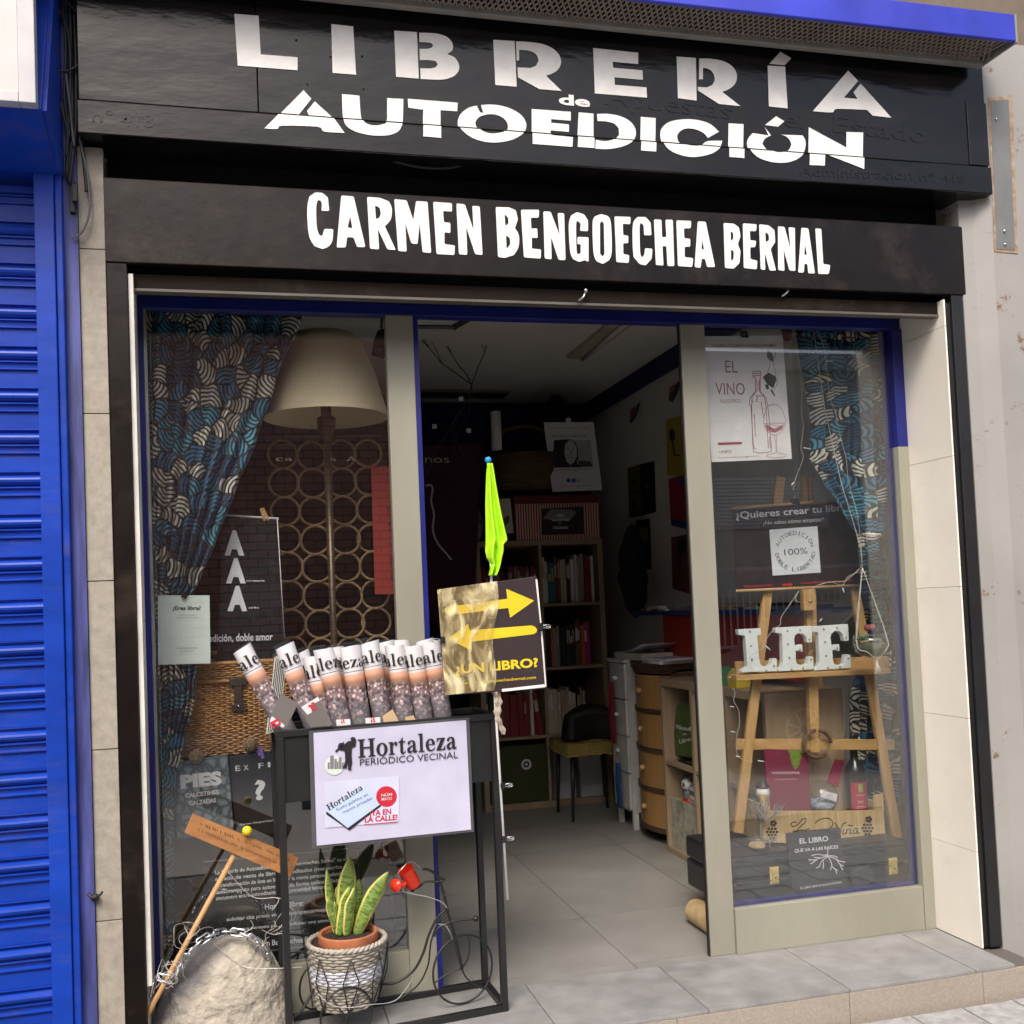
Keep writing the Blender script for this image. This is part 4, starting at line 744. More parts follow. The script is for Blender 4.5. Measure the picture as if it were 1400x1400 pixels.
tag(ob('plastic_wrap', MB().grid(crumple, 18, 24), mat('crumpled clear plastic', (.66, .56, .44), .15, alpha=.55, bump=.8, bs=90), None, True), 'twist of crumpled clear plastic wrapped round the pole under the arrow sign', 'plastic wrap')
# =================================================================== ROCK, CHAIN, WOODEN SIGN
from mathutils import noise as NZ
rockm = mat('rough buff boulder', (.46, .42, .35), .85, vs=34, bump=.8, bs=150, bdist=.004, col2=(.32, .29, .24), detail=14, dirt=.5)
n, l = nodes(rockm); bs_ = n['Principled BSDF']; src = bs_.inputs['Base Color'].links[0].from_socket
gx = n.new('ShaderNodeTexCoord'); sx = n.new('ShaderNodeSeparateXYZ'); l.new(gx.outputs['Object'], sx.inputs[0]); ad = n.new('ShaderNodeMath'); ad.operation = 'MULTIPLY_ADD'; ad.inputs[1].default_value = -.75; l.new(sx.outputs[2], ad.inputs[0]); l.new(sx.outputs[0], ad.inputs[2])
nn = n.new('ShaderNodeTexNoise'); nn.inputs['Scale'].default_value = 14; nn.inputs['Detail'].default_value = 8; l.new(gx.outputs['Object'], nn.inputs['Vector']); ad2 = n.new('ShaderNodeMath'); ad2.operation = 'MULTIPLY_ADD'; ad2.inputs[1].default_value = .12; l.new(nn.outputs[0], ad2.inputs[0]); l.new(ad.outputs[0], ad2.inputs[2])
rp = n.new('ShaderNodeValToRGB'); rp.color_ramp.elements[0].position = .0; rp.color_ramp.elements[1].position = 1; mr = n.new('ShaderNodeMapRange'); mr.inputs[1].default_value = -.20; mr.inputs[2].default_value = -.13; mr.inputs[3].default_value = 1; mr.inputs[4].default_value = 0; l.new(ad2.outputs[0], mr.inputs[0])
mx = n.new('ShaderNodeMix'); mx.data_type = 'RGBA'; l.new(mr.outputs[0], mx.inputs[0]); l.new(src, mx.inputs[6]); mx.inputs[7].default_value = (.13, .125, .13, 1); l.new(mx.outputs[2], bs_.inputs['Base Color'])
rc = V((-.135, .13, 0)); zt2 = at(306, 1281, .13).z
def rockf(u, v):
    a = u * math.tau; t = v * math.pi / 2; r = (math.cos(t) ** .75) if v < 1 else 0; hh = math.sin(t) ** .9
    p = V((r * .215 * math.cos(a) + .02 * hh * 1.5, r * .135 * math.sin(a), hh * zt2)); d = NZ.fractal(p * 7 + V((3, 1, 7)), .9, 2.1, 6) * .018 + NZ.noise(p * 3.2) * .016
    d += NZ.noise(p * 38) * .0012 + NZ.noise(p * 80) * .0012
    return rc + p + V((math.cos(a) * d * min(1, r * 3), math.sin(a) * d * min(1, r * 3), d * .3 * hh * (1 - v)))
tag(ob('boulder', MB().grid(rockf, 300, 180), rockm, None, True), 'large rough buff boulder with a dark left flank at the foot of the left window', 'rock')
z20 = zm(200, 1250, 7)
chp = cr([at(*z20(p), y) for p, y in [((55, 760), .03), ((75, 670), .03), ((130, 600), .025), ((230, 625), .02), ((290, 560), .02), ((350, 460), .015), ((410, 370), .01), ((480, 290), .01), ((560, 230), .02), ((660, 190), .04), ((760, 165), .06), ((860, 170), .06), ((960, 200), .05), ((1050, 255), .05), ((1120, 330), .06), ((1170, 410), .08), ((1195, 500), .1)]], 8)
def chain_obj(path, L=.044, name='link'):
    pts = [path[0]]; acc = 0
    for a, b in zip(path[:-1], path[1:]):
        d = (b - a).length
        while acc + d >= L * .66: t = (L * .66 - acc) / d; a = lerp(a, b, t); pts.append(a); d = (b - a).length; acc = 0
        acc += d
    ch = thing('steel_chain', 'zinc steel chain draped over the top of the boulder', 'chain', pts[0])
    for i, (a, b) in enumerate(zip(pts[:-1], pts[1:])):
        d = (b - a).normalized(); s = d.orthogonal().normalized(); s = Matrix.Rotation((i % 2) * R(90) + .5, 3, d) @ s; c = (a + b) / 2
        lp = [c + d * (L * .5 - .006) * (1 if math.cos(k / 12 * math.tau) > 0 else -1) + d * .007 * math.cos(k / 12 * math.tau) + s * .0115 * math.sin(k / 12 * math.tau) for k in range(12)]
        ob('link', MB().tube(lp, .0034, 7, True), steel, ch, True)
chain_obj(chp)
z2 = zm(180, 1000, 3.5); YW = .028
wsn = thing('wooden_sign', 'tilted wooden plank sign nailed to a slanting stick beside the boulder', 'sign', at(*z2((95, 1320)), YW))
ob('stick', MB().tube([at(*z2((60, 1385)), YW - .002), at(*z2((95, 1320)), YW - .002), at(*z2((490, 592)), YW + .018)], .0085, 10), mat('pale cane', (.50, .29, .12), .5, vs=20), wsn, True)
ob('plank', MB().prism([at(*z2(p), YW + .002) for p in [(290, 395), (800, 605), (760, 700), (253, 485)]], (0, .014, 0)), mat('orange brown plank', (.42, .20, .07), .55, vs=9, stretch=(1.2, 6, 6), col2=(.28, .12, .04)), wsn, bevel=.002)
m_ = MB(); random.seed(5)
for r_, (a, b) in enumerate((((330, 445), (770, 625)), ((320, 475), (750, 655)))):
    a, b = at(*z2(a), YW + .0014), at(*z2(b), YW + .0014); d = b - a; k = 0.0
    while k < .97:
        w = random.uniform(.008, .022)
        if random.random() < .75: m_.prism([a + d * k + V((0, 0, random.uniform(-.004, 0))), a + d * (k + w) + V((0, 0, random.uniform(-.004, 0))), a + d * (k + w) + V((0, 0, .003)), a + d * (k + w * .4) + V((0, 0, .009)), a + d * k + V((0, 0, .006))], (0, 0, 0))
        k += w + .006
stuff(ob('burnt_marks', m_, flat('burnt brown mark', (.17, .075, .03), .8), wsn))
tag(ob('yellow_ball', MB().ball(at(*z2((552, 476)), YW - .008), .0155, 18, 12), flat('yellow ball paint', (.75, .58, .02), .35), None, True), 'small yellow ball fixed above the middle of the wooden plank', 'ball')
random.seed(11)
def tangle(c, r, nl, lab):
    mb = MB()
    for k in range(nl):
        q = Euler((random.uniform(-.9, .9) + R(90), random.uniform(-.7, .7), random.uniform(0, 6))).to_matrix(); rr = r * random.uniform(.5, 1.15); o_ = V((random.uniform(-r, r) * .5, random.uniform(-.012, .012), random.uniform(-r, r) * .5)); st_ = random.uniform(0, 6); ln = random.uniform(3.5, 7)
        mb.tube([c + o_ + q @ V((rr * math.cos(st_ + t / 20 * ln) * (1 + .15 * math.sin(t)), rr * math.sin(st_ + t / 20 * ln) * .8, .008 * math.sin(t * .7))) for t in range(21)], .0008, 5)
    tag(ob('wire_tangle', mb, wire_m, None, True), lab, 'wire')
tangle(at(232, 1326, .0), .045, 6, 'tangle of thin silver wire round the foot of the stick, left of the boulder'); tangle(at(262, 1272, .02), .055, 4, 'loose loops of thin wire around the cane above the left flank of the boulder'); tangle(at(375, 1262, .0), .06, 4, 'loops of thin wire around the left leg of the newspaper stand')
tag(ob('loose_wire', MB().tube(cr([at(292, 1290, .05), at(330, 1320, .03), at(372, 1324, .0), at(414, 1322, -.01)], 8), .0011, 5).tube(cr([at(200 + 1000 / 7, 1250 + 60 / 7, .05), at(345, 1268, .05), at(322, 1282, .04)], 6), .0011, 5).tube(cr([at(312, 1192, .04), at(345, 1226, .04), at(380, 1228, .03), at(372, 1245, .02)], 6), .0011, 5), wire_m, None, True), 'long loose silver wire crossing from the boulder to the stand leg', 'wire')
# =================================================================== BICYCLE PLANT HOLDER
z7 = zm(380, 1130, 4.118); YB = .13
B = lambda p, y=YB: at(*z7(p), y)
bk = thing('bicycle_planter', 'black wire tricycle shaped plant holder standing inside the newspaper stand', 'plant holder', B((600, 1000)))
def wt(name, pts, r=.0035, n=6, y=YB): return ob(name, MB().tube(cr([B(p[:2], p[2] if len(p) > 2 else y) for p in pts], n), r, 8), black_metal, bk, True)
def ring(name, c, r, y, k=1.0, rr=.0035): c = B(c, y); r = r / 4.118 * (y + 3.372) / F; return ob(name, MB().tube([c + V((r * k * math.cos(a * math.tau / 48), r * .25 * math.cos(a * math.tau / 48), r * math.sin(a * math.tau / 48))) for a in range(48)], rr, 8, True), black_metal, bk, True)
ring('front_wheel', (1042, 803), 188, .15, .95); ring('rear_wheel', (387, 1060), 146, -.02, .98); ring('rear_wheel', (200, 905), 115, .19, .65)
wt('frame_tube', [(575, 885), (660, 880), (760, 815), (815, 720), (850, 610), (900, 510), (945, 470)], .0045); wt('frame_tube', [(590, 1000), (690, 965), (790, 890), (845, 780), (862, 650), (905, 530), (950, 480)], .003)
wt('fork', [(935, 380), (955, 470), (985, 600), (1035, 800)], .0045); wt('fork', [(955, 470), (1000, 620), (1040, 800)], .003, y=.15)
wt('handlebar', [(815, 240), (850, 243), (885, 268), (915, 320), (935, 380)], .0045); wt('handlebar', [(885, 268), (915, 290), (935, 302), (900, 310), (830, 312), (795, 338), (757, 355)], .0040)
ob('grip', MB().ball(B((757, 355)), .0085, 12, 8), black_metal, bk, True); wt('pedal_bar', [(880, 620), (905, 570), (980, 535), (1050, 525), (1100, 520)], .004); ob('pedal_knob', MB().ball(B((1113, 519)), .0105, 12, 8), black_metal, bk, True)
wt('spoke', [(1035, 800), (960, 825), (880, 882)], .0025, y=.15); wt('spoke', [(1035, 800), (1060, 850), (1110, 893), (1165, 915)], .003, y=.15); wt('spoke', [(1072, 615), (1078, 660), (1070, 740), (1035, 800)], .0025, y=.15)
wt('rear_arch', [(45, 1100, .0), (120, 1050, .02), (180, 960, .05), (215, 890, .08)], .0045); wt('rear_arch', [(45, 712, .2), (110, 705, .2), (200, 720, .2)], .0045); wt('spoke', [(387, 1075, -.02), (350, 1030, -.02), (300, 960, -.0)], .0025); wt('spoke', [(387, 1075, -.02), (430, 1010, -.02), (460, 930, -.0)], .0025); wt('spoke', [(387, 1075, -.02), (390, 1150, -.02)], .0025)
bc = B((387, 640), .10); RB = 208 / 4.118 * (3.472) / F; bb = B((383, 990), .10); bz = bb.z; RBb = RB * .76; bcx = (bc + bb) / 2
sc_ = MB()
for k in range(16):
    a = k / 16 * math.tau; A = V((bc.x + RB * 1.08 * math.cos(a), bc.y + RB * 1.08 * math.sin(a), bc.z - .02)); Bm = V((bc.x + RB * 1.03 * math.cos(a + .2), bc.y + RB * 1.03 * math.sin(a + .2), (bc.z + bz) / 2)); Cb = V((bb.x + RBb * 1.13 * math.cos(a), bb.y + RBb * 1.13 * math.sin(a), bz))
    Bn = V((bc.x + RB * 1.03 * math.cos(a - .2), bc.y + RB * 1.03 * math.sin(a - .2), (bc.z + bz) / 2))
    if k % 2 == 0: sc_.tube([A, Bm, Cb], .0022, 6); sc_.tube([A, Bn, Cb], .0022, 6)
ob('basket_cage', sc_, black_metal, bk, True)
# wicker pot cover
wb = thing('wicker_pot_cover', 'round grey and white washed wicker basket holding the terracotta pot', 'basket', (bcx.x, bcx.y, bz))
def bp_(a, t, out=0.0): c = lerp(bb, bc, t); r = lerp(RBb, RB, t ** .8) + out; return V((c.x + r * math.cos(a), bc.y + r * math.sin(a), lerp(bz, bc.z - .006, t)))
rows_ = 20
for j in range(rows_):
    N = 72; t = (j + .5) / rows_; wh = 9 <= j <= 13
    m_ = MB().tube([bp_(k / N * math.tau, t, .0028 * math.sin(k / N * math.tau * 18 + (j % 2) * math.pi)) for k in range(N)], (.0048), 6, True)
    ob('wicker_strand', m_, basket_w if wh else basket_m, wb, True)
ob('basket_floor', MB().lathe([(0, 0), (RBb, 0), (RBb, .004), (0, .004)], (bb.x, bc.y, bz), 24), basket_m, wb)
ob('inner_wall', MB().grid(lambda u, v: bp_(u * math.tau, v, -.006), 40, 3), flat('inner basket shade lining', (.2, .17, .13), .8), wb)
for s_ in (0, 1):
    N = 120; ob('rim_braid', MB().tube([bp_(k / N * math.tau, 1, .004 * math.cos(k / N * math.tau * 22 + s_ * math.pi)) + V((0, 0, .008 + .004 * math.sin(k / N * math.tau * 22 + s_ * math.pi))) for k in range(N)], .006, 7, True), mat('washed braid', (.46, .42, .36), .6, vs=25, col2=(.32, .29, .25)), wb, True)
pc = B((395, 592), .10); rp_ = 160 / 4.118 * 3.472 / F
pot = thing('potted_snake_plant', 'variegated snake plant with upright yellow edged leaves in a terracotta pot', 'plant', (pc.x, pc.y, pc.z - .06))
ob('pot', MB().lathe([(rp_ * .75, -.14), (rp_ * .95, -.03), (rp_, -.03), (rp_ * 1.02, -.026), (rp_ * 1.02, .0), (rp_ * .99, .003), (rp_ * .90, .0), (rp_ * .88, -.02)], pc, 40), terracotta, pot, 2)
ob('soil', MB().lathe([(0, -.008), (rp_ * .5, -.010), (rp_ * .89, -.014)], pc, 30), soil_m, pot, True)
lm = bpy.data.materials.new('variegated leaf'); lm.use_nodes = True; n, l = nodes(lm); b = n['Principled BSDF']; b.inputs['Roughness'].default_value = .5
uvn = n.new('ShaderNodeUVMap'); sx = n.new('ShaderNodeSeparateXYZ'); l.new(uvn.outputs[0], sx.inputs[0]); ed = n.new('ShaderNodeMath'); ed.operation = 'ABSOLUTE'; su = n.new('ShaderNodeMath'); su.operation = 'SUBTRACT'; su.inputs[1].default_value = .5; l.new(sx.outputs[0], su.inputs[0]); l.new(su.outputs[0], ed.inputs[0])
ngs = n.new('ShaderNodeTexNoise'); ngs.inputs['Scale'].default_value = 5; l.new(uvn.outputs[0], ngs.inputs['Vector']); mp1 = n.new('ShaderNodeMapping'); mp1.inputs[3].default_value = (1.5, 26, 1); l.new(uvn.outputs[0], mp1.inputs[0]); ng = n.new('ShaderNodeTexNoise'); ng.inputs['Scale'].default_value = 1; ng.inputs['Distortion'].default_value = 1.5; l.new(mp1.outputs[0], ng.inputs['Vector'])
rg = n.new('ShaderNodeValToRGB'); rg.color_ramp.elements[0].position = .42; rg.color_ramp.elements[0].color = (.085, .17, .025, 1); rg.color_ramp.elements[1].position = .58; rg.color_ramp.elements[1].color = (.24, .34, .08, 1); l.new(ng.outputs[0], rg.inputs[0])
am = n.new('ShaderNodeMath'); am.operation = 'MULTIPLY_ADD'; am.inputs[1].default_value = .18; l.new(ngs.outputs[0], am.inputs[0]); l.new(ed.outputs[0], am.inputs[2]); re = n.new('ShaderNodeValToRGB'); re.color_ramp.elements[0].position = .44; re.color_ramp.elements[1].position = .47; l.new(am.outputs[0], re.inputs[0])
mx = n.new('ShaderNodeMix'); mx.data_type = 'RGBA'; l.new(re.outputs[0], mx.inputs[0]); l.new(rg.outputs[0], mx.inputs[6]); mx.inputs[7].default_value = (.62, .60, .16, 1); l.new(mx.outputs[2], b.inputs['Base Color'])
for pts, w, y0, y1 in [([(330, 600), (302, 430), (280, 240)], 42, .12, .13), ([(352, 600), (350, 470), (335, 340)], 48, .14, .15), ([(372, 615), (385, 400), (412, 180)], 84, .11, .10), ([(415, 610), (452, 430), (466, 298)], 66, .13, .14), ([(440, 610), (520, 430), (625, 262)], 72, .09, .07), ([(325, 570), (300, 480), (288, 400)], 38, .09, .08), ([(350, 615), (385, 460), (410, 345)], 66, .085, .075), ([(395, 615), (410, 480), (436, 350)], 60, .08, .06), ([(362, 610), (340, 500), (322, 420)], 30, .10, .09), ([(455, 600), (480, 500), (492, 400)], 36, .12, .13)]:
    pth = cr([B(p, lerp(y0, y1, i / 2)) for i, p in enumerate(pts)], 8); N = len(pth) - 1; ww = w * 1.25 / 4.118 * 3.47 / F / 2; tw = random.uniform(-.4, .4)
    def lf(u, v):
        i = v * N; k = min(int(i), N - 1); p = lerp(pth[k], pth[k + 1], i - k); d = (pth[min(k + 1, N)] - pth[max(k - 1, 0)]).normalized(); a = tw + v * .5; s = V((math.cos(a), math.sin(a), 0)); s = (s - d * s.dot(d)).normalized(); nn_ = d.cross(s)
        wd = ww * (.55 + .45 * math.sin(min(1, v * 1.6) * math.pi / 2)) * (1 if v < .55 else math.cos((v - .55) / .45 * math.pi / 2) ** .8 + .001); x = u * 2 - 1
        return p + s * wd * x + nn_ * (.4 * ww * x * x + .002 * math.sin(v * 14 + x))
    ob('leaf', MB().grid(lf, 6, 24, lambda u, v: (u, v)), lm, pot, True, solid=.0006)
# red watering can hung on the handlebar
wc = thing('toy_watering_can', 'small red toy watering can hanging on the handlebar of the plant holder', 'watering can', B((745, 290), .10))
cc = B((742, 285), .10); ax = (B((705, 225), .09) - B((770, 345), .11)).normalized(); q = ax.to_track_quat('Z', 'Y').to_matrix(); rc_ = 52 / 4.118 * 3.47 / F
ob('can_body', MB().lathe([(0, -.034), (rc_ * .76, -.034), (rc_ * .8, -.031), (rc_ * .84, .033), (rc_ * .87, .035), (rc_ * .80, .034), (rc_ * .74, -.029), (0, -.029)], cc, 30, q), red_tin, wc, 2)
ob('spout', MB().tube([cc + V((-.008, -.005, -.012)), B((700, 335), .085), B((672, 330), .07)], [.010, .006, .005], 10), red_tin, wc, True)
q2_ = (B((655, 332), .05) - B((700, 325), .085)).normalized().to_track_quat('Z', 'Y').to_matrix()
ob('rose', MB().lathe([(0, -.012), (.005, -.012), (.0215, .001), (.0215, .005), (0, .007)], B((667, 331), .068), 24, q2_), red_tin, wc, True)
ob('carry_handle', MB().tube(cr([B((688, 300), .075), B((672, 270), .07), B((700, 235), .07), B((735, 200), .08), B((770, 205), .09), B((800, 235), .1)], 6), .0016, 6), steel, wc, True)
tag(ob('thin_wire', MB().tube(cr([B((690, 362), .09), B((760, 380), .09), B((850, 398), .1), B((920, 425), .1), B((955, 460), .1)], 6), .0012, 5).tube(cr([B((905, 550), .1), B((940, 555), .1), B((965, 590), .1), B((985, 640), .12)], 5), .0012, 5).tube(cr([B((225, 940), -.03), B((290, 1000), -.04), B((390, 1020), -.04), B((520, 1003), -.03), B((650, 985), .02), B((720, 915), .05), B((760, 850), .08)], 6), .0014, 5), wire_m, None, True), 'thin bare wire running along the plant holder frame and under the basket', 'wire')
# =================================================================== CURTAINS
def curtain_mat():
    m = bpy.data.materials.new('zebra leaf curtain print'); m.use_nodes = True; n, l = nodes(m); b = n['Principled BSDF']; b.inputs['Roughness'].default_value = .75; b.inputs['Sheen Weight'].default_value = .1
    uv = n.new('ShaderNodeUVMap'); wn = n.new('ShaderNodeTexNoise'); wn.inputs['Scale'].default_value = 9; wn.inputs['Detail'].default_value = 2; l.new(uv.outputs[0], wn.inputs['Vector'])
    def vm(op, a, b_=None, val=None):
        x = n.new('ShaderNodeVectorMath'); x.operation = op; l.new(a, x.inputs[0])
        if b_ is not None: l.new(b_, x.inputs[1])
        if val is not None: x.inputs[1].default_value = val
        return x
    wob = vm('SUBTRACT', wn.outputs['Color'], val=(.5, .5, .5)); ws = n.new('ShaderNodeVectorMath'); ws.operation = 'SCALE'; ws.inputs[3].default_value = .012; l.new(wob.outputs[0], ws.inputs[0])
    sm = vm('ADD', uv.outputs[0], ws.outputs[0]); sc_ = vm('MULTIPLY', sm.outputs[0], val=(15, 16, 0))
    vo = n.new('ShaderNodeTexVoronoi'); vo.voronoi_dimensions = '2D'; vo.inputs['Scale'].default_value = 1; l.new(sc_.outputs[0], vo.inputs['Vector'])
    loc = vm('SUBTRACT', sc_.outputs[0], vo.outputs['Position']); of = vm('SUBTRACT', vo.outputs['Color'], val=(.5, .5, .5)); nr_ = n.new('ShaderNodeVectorMath'); nr_.operation = 'NORMALIZE'; fl0 = vm('MULTIPLY', of.outputs[0], val=(1, 1, 0)); l.new(fl0.outputs[0], nr_.inputs[0]); o2 = n.new('ShaderNodeVectorMath'); o2.operation = 'SCALE'; o2.inputs[3].default_value = .75; l.new(nr_.outputs[0], o2.inputs[0])
    lo = vm('SUBTRACT', loc.outputs[0], o2.outputs[0]); fl2 = vm('MULTIPLY', lo.outputs[0], val=(1, 1, 0)); ln = n.new('ShaderNodeVectorMath'); ln.operation = 'LENGTH'; l.new(fl2.outputs[0], ln.inputs[0])
    mu = n.new('ShaderNodeMath'); mu.operation = 'MULTIPLY'; mu.inputs[1].default_value = 28; l.new(ln.outputs['Value'], mu.inputs[0]); si = n.new('ShaderNodeMath'); si.operation = 'SINE'; l.new(mu.outputs[0], si.inputs[0])
    r1 = n.new('ShaderNodeValToRGB'); r1.color_ramp.elements[0].position = .34; r1.color_ramp.elements[1].position = .5; ma = n.new('ShaderNodeMath'); ma.operation = 'MULTIPLY_ADD'; ma.inputs[1].default_value = .5; ma.inputs[2].default_value = .5; l.new(si.outputs[0], ma.inputs[0]); l.new(ma.outputs[0], r1.inputs[0])
    cc = n.new('ShaderNodeValToRGB'); cc.color_ramp.interpolation = 'CONSTANT'; e = cc.color_ramp.elements; e[0].position = 0; e[0].color = (.04, .22, .38, 1); e[1].position = .5; e[1].color = (.80, .78, .66, 1)
    for p, c in ((.2, (.09, .38, .52)), (.36, (.015, .09, .20)), (.72, (.62, .62, .56)), (.84, (.05, .26, .42))): x = e.new(p); x.color = (*c, 1)
    sx = n.new('ShaderNodeSeparateColor'); l.new(vo.outputs['Color'], sx.inputs[0]); l.new(sx.outputs[2], cc.inputs[0])
    # dark gaps between the leaves
    ve = n.new('ShaderNodeTexVoronoi'); ve.voronoi_dimensions = '2D'; ve.feature = 'DISTANCE_TO_EDGE'; ve.inputs['Scale'].default_value = 1; l.new(sc_.outputs[0], ve.inputs['Vector']); re = n.new('ShaderNodeValToRGB'); re.color_ramp.elements[0].position = .03; re.color_ramp.elements[1].position = .09; l.new(ve.outputs[0], re.inputs[0])
    mm = n.new('ShaderNodeMath'); mm.operation = 'MULTIPLY'; l.new(r1.outputs[0], mm.inputs[0]); l.new(re.outputs[0], mm.inputs[1])
    mx = n.new('ShaderNodeMix'); mx.data_type = 'RGBA'; l.new(mm.outputs[0], mx.inputs[0]); mx.inputs[6].default_value = (.016, .012, .02, 1); l.new(cc.outputs[0], mx.inputs[7]); l.new(mx.outputs[2], b.inputs['Base Color']); return m
CM = curtain_mat()
def curtain(rows, Y, W, nf, lab, amp=.022, z_uv=0):
    ys = [r[0] for r in rows]
    def fn(u, v):
        y = lerp(ys[0], ys[-1], v); i = max(k for k in range(len(rows) - 1) if ys[k] <= y + 1e-6) if y > ys[0] else 0; f = (y - ys[i]) / (ys[i + 1] - ys[i]); f = f * f * (3 - 2 * f) * .5 + f * .5
        a, b = lerp(rows[i][1], rows[i + 1][1], f), lerp(rows[i][2], rows[i + 1][2], f); k = min(1, (b - a) / 60)
        uu = u + .35 / nf * math.sin(u * 37 + v * 3) * .3
        p = at(a + (b - a) * u, y, Y if len(rows[0]) < 4 else lerp(rows[i][3], rows[i + 1][3], (y - ys[i]) / (ys[i + 1] - ys[i]))); p.y += amp * (.5 + .5 * k) * math.sin(uu * math.tau * nf + math.sin(v * 5) * .6 + .4 * math.sin(v * 11 + u * 6)) + .006 * math.sin(u * 60 + v * 9); return p
    def uvx(u, v):
        y = lerp(ys[0], ys[-1], v); i = max(k for k in range(len(rows) - 1) if ys[k] <= y + 1e-6) if y > ys[0] else 0; f = (y - ys[i]) / (ys[i + 1] - ys[i]); a, b = lerp(rows[i][1], rows[i + 1][1], f), lerp(rows[i][2], rows[i + 1][2], f)
        return .3 + z_uv + (a + (b - a) * u) * .0030 + .0012 * math.sin(u * math.tau * nf)
    o = ob('curtain', MB().grid(fn, nf * 14, 70, lambda u, v: (uvx(u, v), (1 - v) * 2.2 * W + z_uv)), CM, None, True, solid=.0015); return tag(o, lab, 'curtain')
curtain([(417, 200, 420), (525, 202, 376), (605, 203, 350), (670, 204, 322), (740, 205, 295), (790, 206, 274), (815, 207, 262), (860, 209, 264), (905, 211, 270), (960, 214, 266), (1020, 216, 250), (1060, 217, 240), (1100, 219, 238), (1170, 221, 237), (1240, 222, 237), (1300, 224, 237)], .36, 1.0, 7, 'blue and cream zebra leaf print curtain gathered down the left side of the left window')
r6 = lambda y, a, b, d=.44: (y / 2.917 + 420, a / 2.917 + 920, b / 2.917 + 920, d)
curtain([r6(82, 490, 836), r6(200, 510, 838), r6(300, 535, 842), r6(450, 558, 846), r6(600, 556, 850), r6(700, 610, 850), r6(780, 665, 846), r6(850, 700, 838), r6(905, 738, 828), r6(960, 745, 836), r6(1050, 752, 850, .48), r6(1150, 755, 862, .60), r6(1250, 758, 872, .72), r6(1350, 762, 885, .74), (960, 1163, 1228, .74), (1010, 1162, 1229, .74), (1098, 1160, 1229, .74)], .44, 1.0, 6, 'blue and cream leaf print curtain tied back at the right of the right window', .018, .37)
tb = at(1192, 731, .425); tag(ob('curtain_tie', MB().tube([tb + V((-.045, .0, .004)), tb + V((-.02, -.03, 0)), tb + V((.02, -.03, -.002)), tb + V((.05, .01, -.005))], .004, 8), mat('white cord', (.7, .68, .62), .7), None, True), 'white cord tying back the curtain in the right window', 'cord')
# =================================================================== LEFT WINDOW
z4 = zm(150, 380, 3.111)
def hp(px, Y): return px * (Y - CAM.y) / F
# floor lamp
YL = .57; lc = at(446, 572, YL); lt = at(442, 457, YL); rL = 84 / F * (YL - CAM.y)
lp = thing('floor_lamp', 'tall floor lamp with a large cream dome shade in the left window', 'lamp', (lc.x, YL, 0))
hs = lt.z - lc.z; shade = mat('cream linen lampshade', (.84, .74, .52), .8, vs=160, col2=(.78, .68, .46), bump=.2, bs=400)
ob('lamp_shade', MB().lathe([(rL, 0), (rL * .97, .035), (rL * .80, hs * .55), (rL * .62, hs * .88), (rL * .50, hs * .98), (rL * .1, hs * 1.02), (rL * .1, hs * 1.01), (rL * .49, hs * .965), (rL * .61, hs * .865), (rL * .79, hs * .54), (rL * .96, .035), (rL * .99, 0)], (lc.x, YL, lc.z), 64), shade, lp, True)
ob('socket', MB().lathe([(.012, -.10), (.034, -.04), (.036, 0), (.02, .01), (.02, .07), (0, .07)], (lc.x, YL, lc.z + .0), 20), dark_wood, lp, True)
ob('pole', MB().lathe([(0, .02), (.016, .02), (.013, .8), (.012, 1.2), (.016, lc.z - .09), (0, lc.z - .09)], (lc.x, YL, 0), 14), mat('bronze lamp pole', (.12, .09, .06), .35, metal=.6), lp, True)
ob('foot', MB().lathe([(0, .0), (.14, .0), (.14, .012), (.04, .028), (0, .03)], (lc.x, YL, 0), 32), dark_wood, lp, True)
# rattan rings
rg = thing('ring_screen', 'hanging screen of tied jute rope rings behind the glass of the left window', 'ring screen', at(450, 640, .70)); r0_ = None
cols_ = [(388, 660), (427, 661), (468, 660), (505, 658)]
for r_ in range(-1, 7):
    for c_, (cx_, cy_) in enumerate(cols_):
        p = at(cx_ + r_ * 2.0, cy_ + r_ * 38.6, .70); rr = 19.0 / F * (.70 - CAM.y)
        if r0_ is None:
            path = [V((p.x + rr * math.cos(k * math.tau / 36), p.y, p.z + rr * math.sin(k * math.tau / 36))) for k in range(36)]
            r0_ = ob('rope_ring', MB().tube(path, .0052, 7, True), rope_m, rg, True, origin=p)
        else:
            k_ = inst(r0_, 'rope_ring', p + V((random.uniform(-.002, .002), random.uniform(-.004, .004), random.uniform(-.002, .002))), rg); k_.rotation_euler = (random.uniform(-.08, .08), random.uniform(0, 6.2), random.uniform(-.1, .1)); f_ = random.uniform(.95, 1.05); k_.scale = (f_, 1, random.uniform(.96, 1.04))
hb = MB().tube([at(372, 597, .70), at(520, 595, .70)], .006, 8); ob('hanging_rod', hb, dark_wood, rg, True)
